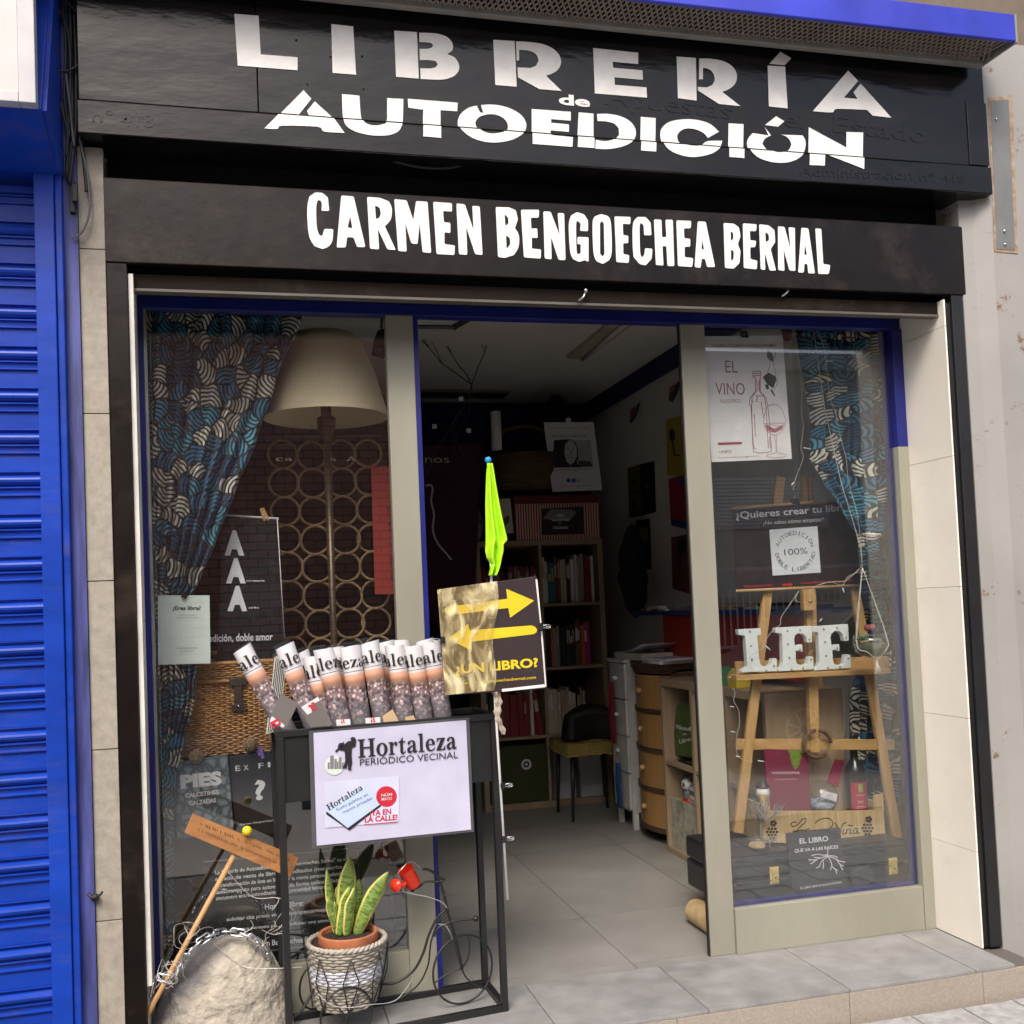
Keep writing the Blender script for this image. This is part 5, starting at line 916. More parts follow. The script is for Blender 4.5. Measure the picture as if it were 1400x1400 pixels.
# AAA board hanging on a rod
pd = mat('dark glossy poster film', (.016, .018, .022), .25, var=.1)
YA = .46
ab = thing('hanging_poster', 'dark hanging poster printed with three large white letters A in the left window', 'poster', at(340, 905, YA))
ob('sheet', MB().prism([at(306, 706, YA), at(379, 710, YA), at(391, 915, YA), at(296, 915, YA)], (0, .003, 0)), pd, ab)
ob('top_rod', MB().tube([at(300, 704, YA), at(381, 709, YA)], .004, 8), white_paint, ab, True); ob('side_rod', MB().tube([at(379, 709, YA - .004), at(389, 872, YA - .004)], .0018, 6), white_paint, ab, True)
ob('clothes_peg', MB().box(at(358, 712, YA - .004), at(361, 695, YA + .008), (0, -.25, 0)).box(at(362, 712, YA - .004), at(364.5, 694, YA + .008), (0, -.4, 0)), pine, ab)
for (x, y) in ((307, 757), (309, 795), (311, 833)):
    m_ = MB(); ptext(m_, 'A', (x, y), (x + 27, y), 29, YA - .001, .06); m_.box(at(x + 7, y - 12, YA - .0015), at(x + 20, y - 9, YA - .0008)); ob('big_letter', m_, white_ink, ab)
m_ = MB(); ptext(m_, 'Autoedición, doble amor', (262, 878), (373, 875), 9.5, YA - .001, .02); ob('slogan', m_, white_ink, ab)
m_ = MB(); ptext(m_, 'a tu manuscrito', (337, 795), (362, 795), 2.6, YA - .001, .02); ptext(m_, 'a tu libro', (340, 832), (354, 832), 2.6, YA - .001, .02); ob('small_print', m_, white_ink, ab)
# mint paper with clip
YP = .325
mp_ = thing('mint_notice', 'pale mint paper notice headed ¿Eres libre? clipped inside the left window', 'notice', at(250, 908, YP))
ob('sheet', MB().prism(pq([(215.8, 813.9), (286.5, 813.9), (287.8, 906.9), (216.4, 909)], YP), (0, .0012, 0)), mint_paper, mp_)
m_ = MB(); ptext(m_, '¿Eres libre?', (236, 834), (274.5, 834), 5.2, YP - .0006, .03); ob('heading', m_, ink, mp_)
m_ = MB(); ptext(m_, 'Pregunta por autoedición', (244, 841.5), (268, 841.5), 1.8, YP - .0006); ptext(m_, 'para tu libro con nosotros', (242, 845), (270, 845), 1.8, YP - .0006); ptext(m_, 'Carmen Bengoechea Bernal', (242, 887), (270, 886.5), 1.9, YP - .0006, .01); ptext(m_, 'librería y autoedición', (247, 891), (266, 890.5), 1.7, YP - .0006); ob('small_print', m_, grey_ink, mp_)
c = at(252, 813, YP - .01); ob('clip', MB().box(c + V((-.009, 0, -.012)), c + V((.009, .02, .004)), (0, .5, 0)), black_metal, mp_)
# display cabinet, hamper, bowl
cabn = thing('display_cabinet', 'low dark display cabinet standing in the left window below the wicker hamper', 'cabinet', (-.1, .7, 0))
ob('carcass', MB().box((-.32, .47, .0), (.46, .98, .845)), mat('dark stained board', (.02, .018, .018), .5), cabn, bevel=.003); ob('top', MB().box((-.33, .455, .846), (.47, .99, .866)), MATS['dark stained board'], cabn, bevel=.002)
hm = thing('wicker_hamper', 'brown woven wicker picnic hamper with a leather strap in the left window', 'hamper', (-.09, .63, .867))
hx0, hx1, hy0, hy1, hz0, hz1, hz2 = -.265, .125, .44, .74, .868, 1.125, 1.192
ob('core', MB().box((hx0 + .008, hy0 + .008, hz0), (hx1 - .008, hy1, hz2 - .01)), mat('dark wicker core', (.06, .03, .012), .8), hm)
def weave(x0, x1, y, z0, z1, step, phase=0, taper=0.0):
    mb = MB(); k = 0; z = z0
    while z < z1:
        f = (z - z0) / (z1 - z0); a, b = x0 - taper * f, x1 + taper * f; N = 84
        mb.tube([V((lerp(a, b, i / N), y - .0038 * math.sin(i / N * math.pi * 21 + (k % 2) * math.pi), z + .0012 * math.sin(i * .7 + k))) for i in range(N + 1)], .0036, 5); k += 1; z += step
    return mb
stuff(ob('body_weave', weave(hx0, hx1, hy0, hz0 + .004, hz1, .0078), wicker_m, hm, True)); stuff(ob('lid_weave', weave(hx0 - .006, hx1 + .006, hy0 - .008, hz1 + .010, hz2, .0080), wicker_m, hm, True))
stk = MB()
for k in range(22): x = lerp(hx0, hx1, (k + .5) / 21.5); stk.tube([V((x, hy0 + .001, hz0)), V((x, hy0 + .001, hz2))], .0032, 6)
stuff(ob('stakes', stk, wicker_m, hm, True))
ob('lid_edge', MB().tube([V((hx0 - .008, hy0 - .012, hz1 + .004)), V((hx1 + .008, hy0 - .012, hz1 + .004))], .006, 8), wicker_m, hm, True); ob('lid_edge', MB().tube([V((hx0 - .008, hy0 - .010, hz2)), V((hx1 + .008, hy0 - .010, hz2))], .006, 8), wicker_m, hm, True)
tw_ = MB()
for k in range(24): y = lerp(hy0 - .008, hy1, k / 23); tw_.tube([V((hx0, y, hz2 + .002 * (k % 2))), V((hx1, y, hz2 + .002 * ((k + 1) % 2)))], .0062, 5)
stuff(ob('lid_top_weave', tw_, wicker_m, hm, True))
strp = flat('dark leather strap', (.045, .035, .03), .5); c = at(326, 950, hy0)
ob('strap', MB().box(c + V((-.014, -.022, -.045)), c + V((.014, -.015, .045))), strp, hm, bevel=.002); ob('latch_plate', MB().box(c + V((-.026, -.020, -.055)), c + V((.026, -.016, -.030))), strp, hm, bevel=.002); ob('buckle', MB().ball(c + V((0, -.026, -.038)), .005, 8, 6), steel, hm, True); ob('latch_plate', MB().box(c + V((-.03, -.023, .035)), c + V((.03, -.018, .062))), strp, hm, bevel=.002)
c = at(307, 899, .55); c.z = hz2 + .006
ob_ = MB().lathe([(0, .002), (.03, .003), (.048, .022), (.056, .034), (.052, .034), (.044, .022), (.028, .008), (0, .007)], c, 36); tag(ob('small_basket', ob_, mat('straw bowl', (.52, .44, .24), .7, vs=60, col2=(.30, .22, .10)), None, True), 'small pale straw bowl on the lid of the wicker hamper', 'bowl')
# books and boards in front of the cabinet
def booklet(name, lab, cat, quad, Y, m, f=None, th=.012):
    t = thing(name, lab, cat, at(*(f(quad[3]) if f else quad[3]), Y)); ob('cover', MB().prism(pq(quad, Y, f), (0, th, 0)), m, t, bevel=.001); return t
YB2 = .40
peb = bpy.data.materials.new('pebble photo print'); peb.use_nodes = True; n, l = nodes(peb); tcn = n.new('ShaderNodeTexCoord'); vo = n.new('ShaderNodeTexVoronoi'); vo.feature = 'DISTANCE_TO_EDGE'; vo.inputs['Scale'].default_value = 34; l.new(tcn.outputs['Object'], vo.inputs['Vector']); rp = n.new('ShaderNodeValToRGB'); e = rp.color_ramp.elements; e[0].position = .0; e[0].color = (.04, .055, .065, 1); e[1].position = .3; e[1].color = (.20, .26, .29, 1); l.new(vo.outputs[0], rp.inputs[0]); l.new(rp.outputs[0], n['Principled BSDF'].inputs['Base Color']); n['Principled BSDF'].inputs['Roughness'].default_value = .3
bk1 = booklet('spiral_book', 'grey pebble patterned spiral bound book titled PIES leaning in the left window', 'book', [(190, 155), (458, 110), (488, 470), (220, 518)], YB2, peb, z2)
m_ = MB(); ptext(m_, 'PIES', z2((234, 270)), z2((432, 250)), 15.5, YB2 - .001, .06); ptext(m_, 'CALCETINES', z2((257, 318)), z2((417, 298)), 5.2, YB2 - .001, .04); ptext(m_, 'CALZADAS', z2((276, 354)), z2((405, 338)), 5.2, YB2 - .001, .04); ob('title', m_, paper, bk1)
co = MB()
for k in range(24): a = at(*z2((lerp(196, 226, k / 23), lerp(170, 505, k / 23))), YB2 + .005); co.tube([a + V((.008 * math.cos(t), .009 * math.sin(t), 0)) for t in [i * math.tau / 8 for i in range(8)]], .001, 4, True)
stuff(ob('coil_binding', co, black_metal, bk1))
bk2 = booklet('black_book', 'black poster book printed EX FI and a white question mark beside the spiral book', 'book', [(470, 122), (880, 60), (905, 470), (500, 510)], YB2 + .02, flat('black cover', (.016, .017, .02), .35), z2)
m_ = MB()
for ch, a, b in (('E', (497, 190), (520, 188)), ('X', (537, 187), (560, 184)), ('F', (608, 177), (632, 175)), ('I', (652, 172), (664, 171))): ptext(m_, ch, z2(a), z2(b), 7.0, YB2 + .019, .0)
ptext(m_, '?', z2((588, 325)), z2((640, 322)), 24, YB2 + .019, .035); ptext(m_, 'Carmen Bengoechea Bernal', z2((518, 450)), z2((720, 422)), 2.2, YB2 + .019, .01); ob('title', m_, white_ink, bk2)
for (x, y, r, lab) in ((412, 1190, .024, 'ball of jute twine on top of the PIES book'), (757, 1110, .023, 'ball of jute twine on top of the black question mark book')):
    c = at(*z1((x, y)), YB2); tb_ = thing('twine_ball', lab, 'twine', c); ob('core', MB().ball(c, r * .93, 16, 10), rope_m, tb_, True); wd_ = MB()
    for k in range(26):
        q = Euler((random.uniform(0, 3), random.uniform(0, 3), random.uniform(0, 3))).to_matrix(); wd_.tube([c + q @ V((r * math.cos(t / 20 * math.tau), r * math.sin(t / 20 * math.tau), random.uniform(-.0002, .0002) + (k % 5 - 2) * .003)) for t in range(20)], .0016, 4, True)
    stuff(ob('strands', wd_, rope_m, tb_, True))
tag(ob('paper_flag', MB().prism(pq([(262, 1170), (345, 1222), (258, 1232)], YB2 + .015, z1), (0, .001, 0)), flat('yellow paper', (.72, .66, .06), .6)), 'yellow paper triangle peeping over the left corner of the PIES book', 'paper')
tag(ob('paper_butterfly', MB().prism(pq([(800, 1130), (830, 1120), (848, 1195), (830, 1205)], YB2 + .0, z1), (0, .001, 0)).prism(pq([(798, 1150), (826, 1180), (812, 1185)], YB2 - .004, z1), (0, .001, 0)), flat('violet paper', (.17, .10, .42), .6)), 'small violet paper scrap beside the right ball of twine', 'paper')
# large text board on the glass
YT = .345
tbd = thing('text_board', 'large dark board of white paragraphs about the bookshop low in the left window', 'board', at(*z2((700, 960)), YT))
ob('board', MB().prism(pq([(345, 628), (1075, 560), (1110, 1000), (368, 1075)], YT, z2), (0, .003, 0)), pd, tbd)
ob('board_frame', MB().tube([at(*z2(p), YT - .001) for p in [(342, 625), (1078, 557), (1114, 1003), (366, 1078)]], .002, 6, True), mat('grey edge strip', (.2, .2, .2), .5), tbd)
m_ = MB()
for s, a, b, h_ in (('La Librería de Autoedición "Carmen Bengoechea Bernal" es un', (400, 685), (1035, 617), 5), ('espacio de venta de libros autoeditados (manuscrito', (400, 716), (1008, 655), 5), ('y transformación de éste en libro por la misma persona), además', (402, 747), (1012, 687), 5), ('asesoramiento para autoeditar (de forma online) y lugar', (402, 778), (1008, 718), 5), ('encuentro entre autoeditantes y la comunidad lectora.', (404, 808), (935, 750), 5),
    ('Horario libre:', (638, 852), (822, 833), 6.8), ('solicitar cita previa en librosparapensarmejor@gmail.com', (455, 908), (1075, 845), 4.6), ('Si eres una persona puedes solicitar una atención personal', (440, 960), (1080, 896), 4.0), ('Carmen Bengoechea Bernal', (560, 1035), (905, 1000), 7)):
    ptext(m_, s, z2(a), z2(b), h_, YT - .0012, .02)
ob('paragraph', m_, white_ink, tbd)
fr = thing('framed_clipping', 'framed greenish grey newspaper clipping standing behind the snake plant', 'frame', at(*z2((1160, 650)), .5))
ob('sheet', MB().prism(pq([(1020, 540), (1305, 505), (1312, 618), (1078, 652)], .5, z2), (0, .004, 0)), mat('aged clipping', (.20, .21, .16), .5, vs=60), fr); ob('frame', MB().tube([at(*z2(p), .498) for p in [(1018, 538), (1307, 503), (1314, 620), (1076, 654)]], .003, 6, True), alu, fr)
m_ = MB(); ptext(m_, 'LAVAPIÉS', z2((1178, 612)), z2((1298, 596)), 9, .4985, .02); ob('faded_heading', m_, flat('faded print', (.32, .33, .26), .6), fr)
bx = thing('storage_chest', 'reddish brown wooden chest with navy corner standing behind the left window stile', 'chest', at(*z7((660, 690)), .55))
ob('side', MB().prism(pq([(590, 222), (655, 222), (655, 690), (590, 690)], .52, z7), (0, .3, 0)), mat('reddish brown plank', (.10, .045, .03), .5, vs=12, stretch=(6, 6, .8)), bx); ob('corner', MB().prism(pq([(657, 222), (738, 222), (740, 688), (657, 690)], .523, z7), (0, .28, 0)), flat('slate navy board', (.03, .04, .07), .4), bx)
bt = at(*z2((1010, 700)), .48); tag(ob('dark_bottle', MB().lathe([(0, -.12), (.036, -.12), (.038, -.11), (.038, .06), (.034, .08), (.014, .12), (.013, .18), (0, .18)], bt, 24), flat('dark green bottle glass', (.008, .02, .01), .08), None, True), 'dark green bottle standing behind the snake plant inside the left window', 'bottle')
rbn = thing('red_banner', 'narrow red vertical banner with dark vertical lettering beside the left window stile', 'banner', at(*z4((1155, 1350)), .6))
ob('sheet', MB().prism(pq([(1112, 800), (1200, 800), (1216, 1345), (1128, 1345)], .6, z4), (0, .002, 0)), flat('red banner print', (.26, .02, .014), .6), rbn)
m_ = MB(); tput(m_, 'ENVITADO', at(*z4((1180, 975)), .599), at(*z4((1198, 1300)), .599), .034, .0, up=V((1, 0, 0))); ob('wording', m_, ink, rbn)
sp_ = thing('wall_speaker', 'small black speaker hanging under the ceiling beside the left window stile', 'speaker', at(*z4((1150, 320)), .8)); ob('cabinet', MB().prism(pq([(1125, 300), (1140, 220), (1172, 212), (1182, 318)], .8, z4), (0, .12, 0)), black_matt, sp_, bevel=.006); ob('bracket', MB().tube([at(*z4((1155, 215)), .84), at(*z4((1158, 150)), .86)], .006, 6), black_metal, sp_)
m_ = MB(); ptext(m_, 'ca', (377, 630), (400, 630), 6, .31, -.012); ptext(m_, 'a', (452, 630.5), (460, 630.5), 6, .31, -.012); ptext(m_, 'A', (474, 631), (487, 631), 7, .31, -.012); tag(ob('glass_lettering', m_, flat('faint brown glass print', (.16, .11, .085), .6)), 'faint scattered pale letters on the glass under the lampshade', 'lettering')
# =================================================================== RIGHT WINDOW
z6 = zm(920, 420, 2.9167); z8 = zm(960, 980, 3.182); zp = zm(940, 440, 6.36); zq = zm(990, 680, 6.667); ze = zm(980, 780, 5); zv = zm(1000, 1010, 5.6)
# easel
YE = .62
es = thing('artist_easel', 'pine artist easel holding a poster and white LEE letters in the right window', 'easel', at(*z8((500, 600)), YE)); es_m = pine
def plank(name, a, b, w, Y0, Y1, th=.02, m=pine, f=lambda p: p, sl=.0):
    A, B_ = at(*f(a), Y0), at(*f(b), Y1); d = (B_ - A).normalized(); s = d.cross(V((0, 1, 0))).normalized() * w / 2; t = V((0, th, 0)); return ob(name, MB().hexa([A - s, A + s, B_ + s, B_ - s, A - s + t, A + s + t, B_ + s + t, B_ - s + t]), m, es, bevel=.002)
plank('front_leg', (1051, 806), (1010, 1139), .042, YE + .004, YE - .07, f=lambda p: p); plank('front_leg', (1170, 803), (1228, 1146), .042, YE + .004, YE - .07)
plank('front_leg', (1068, 652), (1052, 800), .042, YE + .03, YE + .006); plank('front_leg', (1144, 650), (1167, 800), .04, YE + .03, YE + .006)
plank('mast', (1101, 650), (1112, 1029), .022, YE + .036, YE - .042, .03); plank('mast', (1109, 650), (1118, 1029), .022, YE + .036, YE - .042, .03)
plank('rear_leg', (1118, 900), (1128, 1008), .03, YE + .14, YE + .2)
plank('crossbar', z8((150, 120)), z8((838, 122)), .045, YE - .036, YE - .036, .018, pine_x)
plank('shelf_back', (1007, 913), (1216, 905), .05, YE - .028, YE - .028, .02, pine_x)
A, B_ = at(1007, 927, YE - .10), at(1218, 917, YE - .10)
ob('shelf', MB().hexa([A + V((0, 0, -.011)), B_ + V((0, 0, -.011)), B_ + V((0, 0, .011)), A + V((0, 0, .011)), A + V((0, .068, -.011)), B_ + V((0, .068, -.011)), B_ + V((0, .068, .011)), A + V((0, .068, .011))]), pine_x, es, bevel=.002)
c = at(1107, 820, YE - .045); ob('clamp_block', MB().box(c + V((-.028, 0, -.045)), c + V((.028, .03, .045))), pine, es, bevel=.002); ob('clamp_bolt', MB().ball(c + V((0, -.002, -.005)), .008, 12, 8), alu, es, True)
YR = YE - .018
qp = thing('question_poster', 'dark brown poster asking ¿Quieres crear tu libro? on the easel', 'poster', at(1080, 806, YR))
ob('sheet', MB().prism(pq([(1002, 694), (1170, 681), (1177, 800), (1007, 808)], YR), (0, .003, 0)), flat('dark brown poster', (.032, .018, .015), .3), qp)
ob('top_rod', MB().tube([at(1001, 695, YR), at(1171, 682, YR)], .006, 8), pine_x, qp, True); ob('bottom_rod', MB().tube([at(1006, 808, YR), at(1178, 800, YR)], .006, 8), pine_x, qp, True)
m_ = MB(); ptext(m_, '¿Quieres crear tu libro?', zq((110, 196)), zq((1160, 115)), 10.5, YR - .001, .012); ob('heading', m_, paper, qp)
m_ = MB(); ptext(m_, '¿No sabes cómo empezar?', zq((357, 250)), zq((908, 215)), 5.8, YR - .001, .0); ob('subheading', m_, paper, qp)
m_ = MB(); ptext(m_, 'Pregúntame cómo', zq((185, 822)), zq((445, 806)), 3.4, YR - .001, .02); ptext(m_, 'Autoedición responsable', zq((695, 790)), zq((1165, 760)), 2.6, YR - .001, .02); m_.prism(pq([(527, 792), (590, 784), (583, 770), (630, 790), (592, 818), (594, 802), (527, 806)], YR - .001, zq), (0, 0, 0)); ob('red_print', m_, red_ink, qp)
sq = thing('square_sticker', 'white square sticker with ring of words AUTOEDICIÓN DOBLE LIBERTAD on the brown poster', 'sticker', at(*zq((660, 713)), YR - .006)); YS2 = YR - .006
ob('sheet', MB().prism(pq([(413, 295), (850, 262), (882, 685), (443, 713)], YS2, zq), (0, .002, 0)), flat('cool white sticker', (.70, .74, .80), .4), sq)
m_ = MB(); ptext(m_, '100%', zq((550, 530)), zq((762, 512)), 9.6, YS2 - .0006, .0)
def arc(word, c0, r, a0, a1, inside):
    for i, ch in enumerate(word):
        if ch == ' ': continue
        a = lerp(a0, a1, i / (len(word) - 1)); d = 1 if not inside else -1
        ux, uy = (math.sin(a), math.cos(a)) ; cx_, cy_ = c0[0] + r * math.cos(a), c0[1] - r * math.sin(a)
        w = 17 if ch != 'I' else 4; tx, ty = (math.sin(a), math.cos(a)) if not inside else (-math.sin(a), -math.cos(a))
        A = (cx_ - tx * w, cy_ - ty * w); B_ = (cx_ + tx * w, cy_ + ty * w); A, B_ = at(*zq(A), YS2 - .0006), at(*zq(B_), YS2 - .0006); upv = V((math.cos(a), 0, math.sin(a))) * d; tput(m_, ch, A, B_, hp(6.4, YS2), .0, up=upv)
arc('AUTOEDICIÓN', (645, 495), 152, R(158), R(22), False); arc('DOBLE LIBERTAD', (648, 490), 185, R(193), R(352), True); ob('ring_of_words', m_, flat('slate print', (.06, .07, .09), .5), sq)
c = at(1089, 686, YR - .01); t = thing('bulldog_clip', 'black clip on the top edge of the brown question poster', 'clip', c); ob('clip_body', MB().prism([c + V((-.02, 0, -.012)), c + V((.02, 0, -.012)), c + V((.016, .01, .012)), c + V((-.016, .01, .012))], (0, .012, 0)), black_metal, t); ob('handle', MB().tube([c + V((-.008, 0, .01)), c + V((-.006, 0, .032)), c + V((.006, 0, .032)), c + V((.008, 0, .01))], .0015, 6), steel, t)
# wine poster
YW2 = .335
wp = thing('wine_poster', 'white poster with wine bottle and glass drawing titled EL VINO FILOSÓFICO', 'poster', at(1020, 628, YW2))
ob('sheet', MB().prism(pq([(140, 125), (825, 120), (908, 1190), (208, 1220)], YW2, zp), (0, .0015, 0)), flat('white poster paper', (.74, .73, .74), .35), wp); YQ = YW2 - .0008
for wd_, a, b, h_, o_ in (('CELEBRA LOS LIBROS Y LA GASTRONOMÍA', (217, 217), (765, 217), 4.2, .01), ('EL', (332, 442), (438, 442), 19, -.005), ('VINO', (247, 634), (500, 634), 18.5, -.005), ('FILOSÓFICO', (287, 706), (466, 702), 5.4, -.01), ('+INFO', (273, 1145), (385, 1142), 5.2, -.005), ('librosparapensarmejor@gmail.com', (270, 1187), (620, 1172), 1.9, 0)): m_ = MB(); ptext(m_, wd_, zp(a), zp(b), h_, YQ, o_); ob('wording', m_, wine_ink, wp)
m_ = MB(); m_.prism(pq([(265, 1050), (472, 1044), (472, 1064), (265, 1072)], YQ, zp), (0, 0, 0)); ob('red_bar', m_, wine_ink, wp)
def sketch(name, lines, w, m, par, f, Y, n=5):
    mb = MB()
    for ln_ in lines:
        pts = cr([at(*f(p), Y) for p in ln_], n)
        for a, b in zip(pts[:-1], pts[1:]):
            d = (b - a); L = d.length
            if L < 1e-6: continue
            s = V((-d.z, 0, d.x)) / L * w; mb.add([a - s, b - s, b + s, a + s], [(0, 1, 2, 3)])
    return ob(name, mb, m, par)
wink = flat('wine sketch ink', (.30, .07, .09), .5)
sketch('bottle_drawing', [[(568, 435), (572, 485), (590, 495), (590, 600), (575, 635), (545, 660), (540, 720), (555, 760), (570, 1100), (590, 1130), (640, 1140), (710, 1130), (728, 1090), (700, 760), (690, 700), (680, 660), (640, 620), (632, 490), (636, 435), (600, 428), (568, 435)], [(600, 500), (602, 600), (560, 670), (570, 1050), (600, 1110)], [(625, 500), (628, 610), (672, 670), (700, 1050), (700, 1100)], [(574, 470), (632, 465)], [(590, 640), (630, 648), (668, 640)], [(560, 700), (575, 690)], [(620, 520), (620, 600)], [(605, 650), (600, 700)], [(712, 1000), (720, 1100)], [(580, 800), (590, 1000)], [(572, 450), (634, 446)], [(640, 700), (660, 830)]], .0013, wink, wp, zp, YQ)
sketch('glass_drawing', [[(690, 740), (662, 850), (680, 930), (750, 985), (820, 950), (850, 870), (830, 780), (785, 725), (720, 725), (690, 740)], [(665, 885), (750, 880), (845, 882)], [(752, 985), (765, 1050), (770, 1120), (760, 1140), (700, 1155), (690, 1170), (760, 1182), (840, 1175), (855, 1155), (790, 1140), (778, 1120), (775, 985)], [(675, 905), (700, 945), (750, 960)], [(690, 900), (740, 930), (820, 905)], [(700, 890), (830, 915)]], .0008, wink, wp, zp, YQ)
m_ = MB().prism(pq([(672, 890), (700, 900), (760, 935), (820, 900), (838, 890), (820, 935), (760, 965), (700, 940)], YQ, zp), (0, 0, 0)); ob('wine_patch', m_, flat('pale wine print', (.42, .16, .20), .5), wp)
m_ = MB().prism(pq([(695, 240), (725, 260), (745, 300), (750, 350), (715, 335), (690, 310)], YQ, zp), (0, 0, 0)); m_.prism(pq([(655, 480), (705, 440), (765, 475), (775, 500), (745, 580), (690, 540)], YQ, zp), (0, 0, 0)); m_.prism(pq([(670, 545), (700, 545), (712, 580), (690, 590)], YQ - .0001, zp), (0, 0, 0)); m_.prism(pq([(720, 575), (735, 590), (762, 640), (755, 648), (725, 605)], YQ, zp), (0, 0, 0)); ob('hand_and_book_drawing', m_, flat('charcoal print', (.04, .035, .035), .5), wp)
sketch('arm_drawing', [[(715, 340), (718, 370), (695, 440)], [(750, 345), (748, 380), (765, 440), (768, 475)], [(768, 260), (755, 320)], [(783, 500), (770, 560), (745, 590)]], .0010, MATS['charcoal print'], wp, zp, YQ)
c = at(1019, 459, YQ - .006); t = thing('bulldog_clip', 'black clip with wire handles at the top of the wine poster', 'clip', c); ob('clip_body', MB().prism([c + V((-.016, 0, -.006)), c + V((.016, 0, -.006)), c + V((.012, .01, .022)), c + V((-.012, .01, .022))], (0, .01, 0)), black_metal, t); ob('handle', MB().tube([c + V((-.006, 0, .0)), c + V((-.001, -.002, .036)), c + V((.004, 0, .036)), c + V((.010, 0, .0))], .0012, 6), steel, t)
# LEE
YLt = YE - .092
le = thing('marquee_letters', 'white marquee letters LEE with small bulbs standing on the easel shelf', 'letters', at(*ze((540, 690)), YLt)); metal_w = mat('white enamel letter', (.74, .79, .79), .35, var=.03)
for o_ in ([(145,403),(300,395),(305,437),(278,445),(290,600),(300,640),(325,660),(350,655),(372,640),(378,603),(410,600),(413,688),(168,697),(168,685),(210,655),(202,560),(195,455),(190,445),(150,440)], [(400,392),(650,378),(652,490),(618,492),(612,455),(590,432),(555,430),(535,445),(530,470),(535,510),(565,512),(572,505),(585,505),(588,555),(575,555),(565,545),(540,548),(542,620),(552,640),(590,648),(618,640),(632,590),(658,588),(665,675),(425,690),(425,675),(445,655),(452,630),(448,440),(440,430),(403,425)], [(650,383),(898,366),(903,480),(870,482),(862,440),(840,415),(805,415),(785,430),(778,460),(785,508),(812,510),(822,505),(838,505),(840,550),(825,550),(815,540),(790,545),(795,610),(805,640),(840,650),(868,640),(880,575),(915,575),(920,665),(668,685),(668,670),(692,655),(702,625),(695,430),(685,420),(653,418)]):
    ob('letter', MB().prism(pq(o_, YLt, ze), (0, .028, 0)), metal_w, le, bevel=.0015)
for p in ((228, 418), (234, 515), (240, 607), (340, 685), (392, 650), (484, 413), (570, 404), (633, 470), (488, 502), (496, 594), (570, 541), (644, 608), (512, 675), (590, 668), (732, 400), (822, 391), (886, 458), (740, 489), (747, 583), (822, 530), (898, 598), (760, 665), (842, 660)):
    c = at(*ze(p), YLt - .002); ob('bulb', MB().ball(c, .0045, 8, 6), mat('small bulb glass', (.35, .37, .36), .15), le, True)
# hanging planter
YH = .375
hpn = thing('hanging_planter', 'clear glass bowl of succulents hanging in knotted white cords beside the LEE letters', 'hanging planter', at(1189, 900, YH)); c = at(1189, 878, YH); rb_ = 26 / F * (YH - CAM.y)
ob('bowl', MB().lathe([(0, -rb_ * .95), (rb_ * .5, -rb_ * .82), (rb_ * .87, -rb_ * .5), (rb_, 0), (rb_ * .9, rb_ * .45), (rb_ * .87, rb_ * .44), (rb_ * .96, 0), (rb_ * .83, -rb_ * .48), (0, -rb_ * .9)], c, 32), bowl_glass, hpn, True)
ob('soil', MB().lathe([(0, -rb_ * .86), (rb_ * .45, -rb_ * .76), (rb_ * .80, -rb_ * .46), (rb_ * .9, -rb_ * .12), (0, -.0)], c, 24), mat('mossy soil', (.16, .16, .09), .9, vs=90), hpn, True)
sc2 = mat('succulent leaf', (.18, .25, .14), .5, vs=30); sr2 = mat('dusky red succulent leaf', (.26, .07, .08), .5)
for k in range(9):
    cc = c + V((random.uniform(-.8, .8) * rb_, random.uniform(-.5, .3) * rb_, random.uniform(.0, .35) * rb_)); pl_ = MB()
    for j in range(9): a = j * 2.4; t = .5 + .05 * j; d = V((math.cos(a) * math.cos(t), math.sin(a) * math.cos(t), math.sin(t))); pl_.ball(cc + d * .011, .008, 8, 5, (1, .8, .6))
    stuff(ob('succulent', pl_, sc2, hpn, True))
pl_ = MB(); cc = c + V((.005, 0, .045))
for j in range(8): a = j * 2.4; d = V((math.cos(a) * .7, math.sin(a) * .7, .8)); pl_.ball(cc + d * .018, .014, 8, 5, (.9, .8, 1))
ob('red_succulent', pl_, sr2, hpn, True)
cord = MATS['white cord']; kn = at(1179, 776, YH)
for pts in ([kn, c + V((-rb_ * .98, -.01, .01)), c + V((-rb_ * .6, -rb_ * .7, -rb_ * .55)), c + V((.01, -rb_ * .4, -rb_ * 1.05))], [kn, c + V((rb_ * 1.02, -.01, .03)), c + V((rb_ * .95, -.02, -rb_ * .4)), c + V((.01, -rb_ * .4, -rb_ * 1.05))], [kn, c + V((-.03, .04, .03)), c + V((-.02, .045, -.03)), c + V((.01, -rb_ * .4, -rb_ * 1.05))]): ob('cord', MB().tube(cr(pts, 6), .0019, 6), cord, hpn, True)
for k in range(5): e_ = c + V((.01, -rb_ * .4, -rb_ * 1.05)); ob('tassel', MB().tube([e_, e_ + V((-.006 + k * .004, 0, -.03)), e_ + V((-.012 + k * .007, 0, -.058))], .0016, 5), cord, hpn, True)
ob('cord', MB().tube([kn + V((0, 0, 0)), at(1176, 745, YH), at(1150, 660, YH + .0), at(1128, 560, YH), at(1112, 450, YH)], .0013, 6), cord, hpn, True)
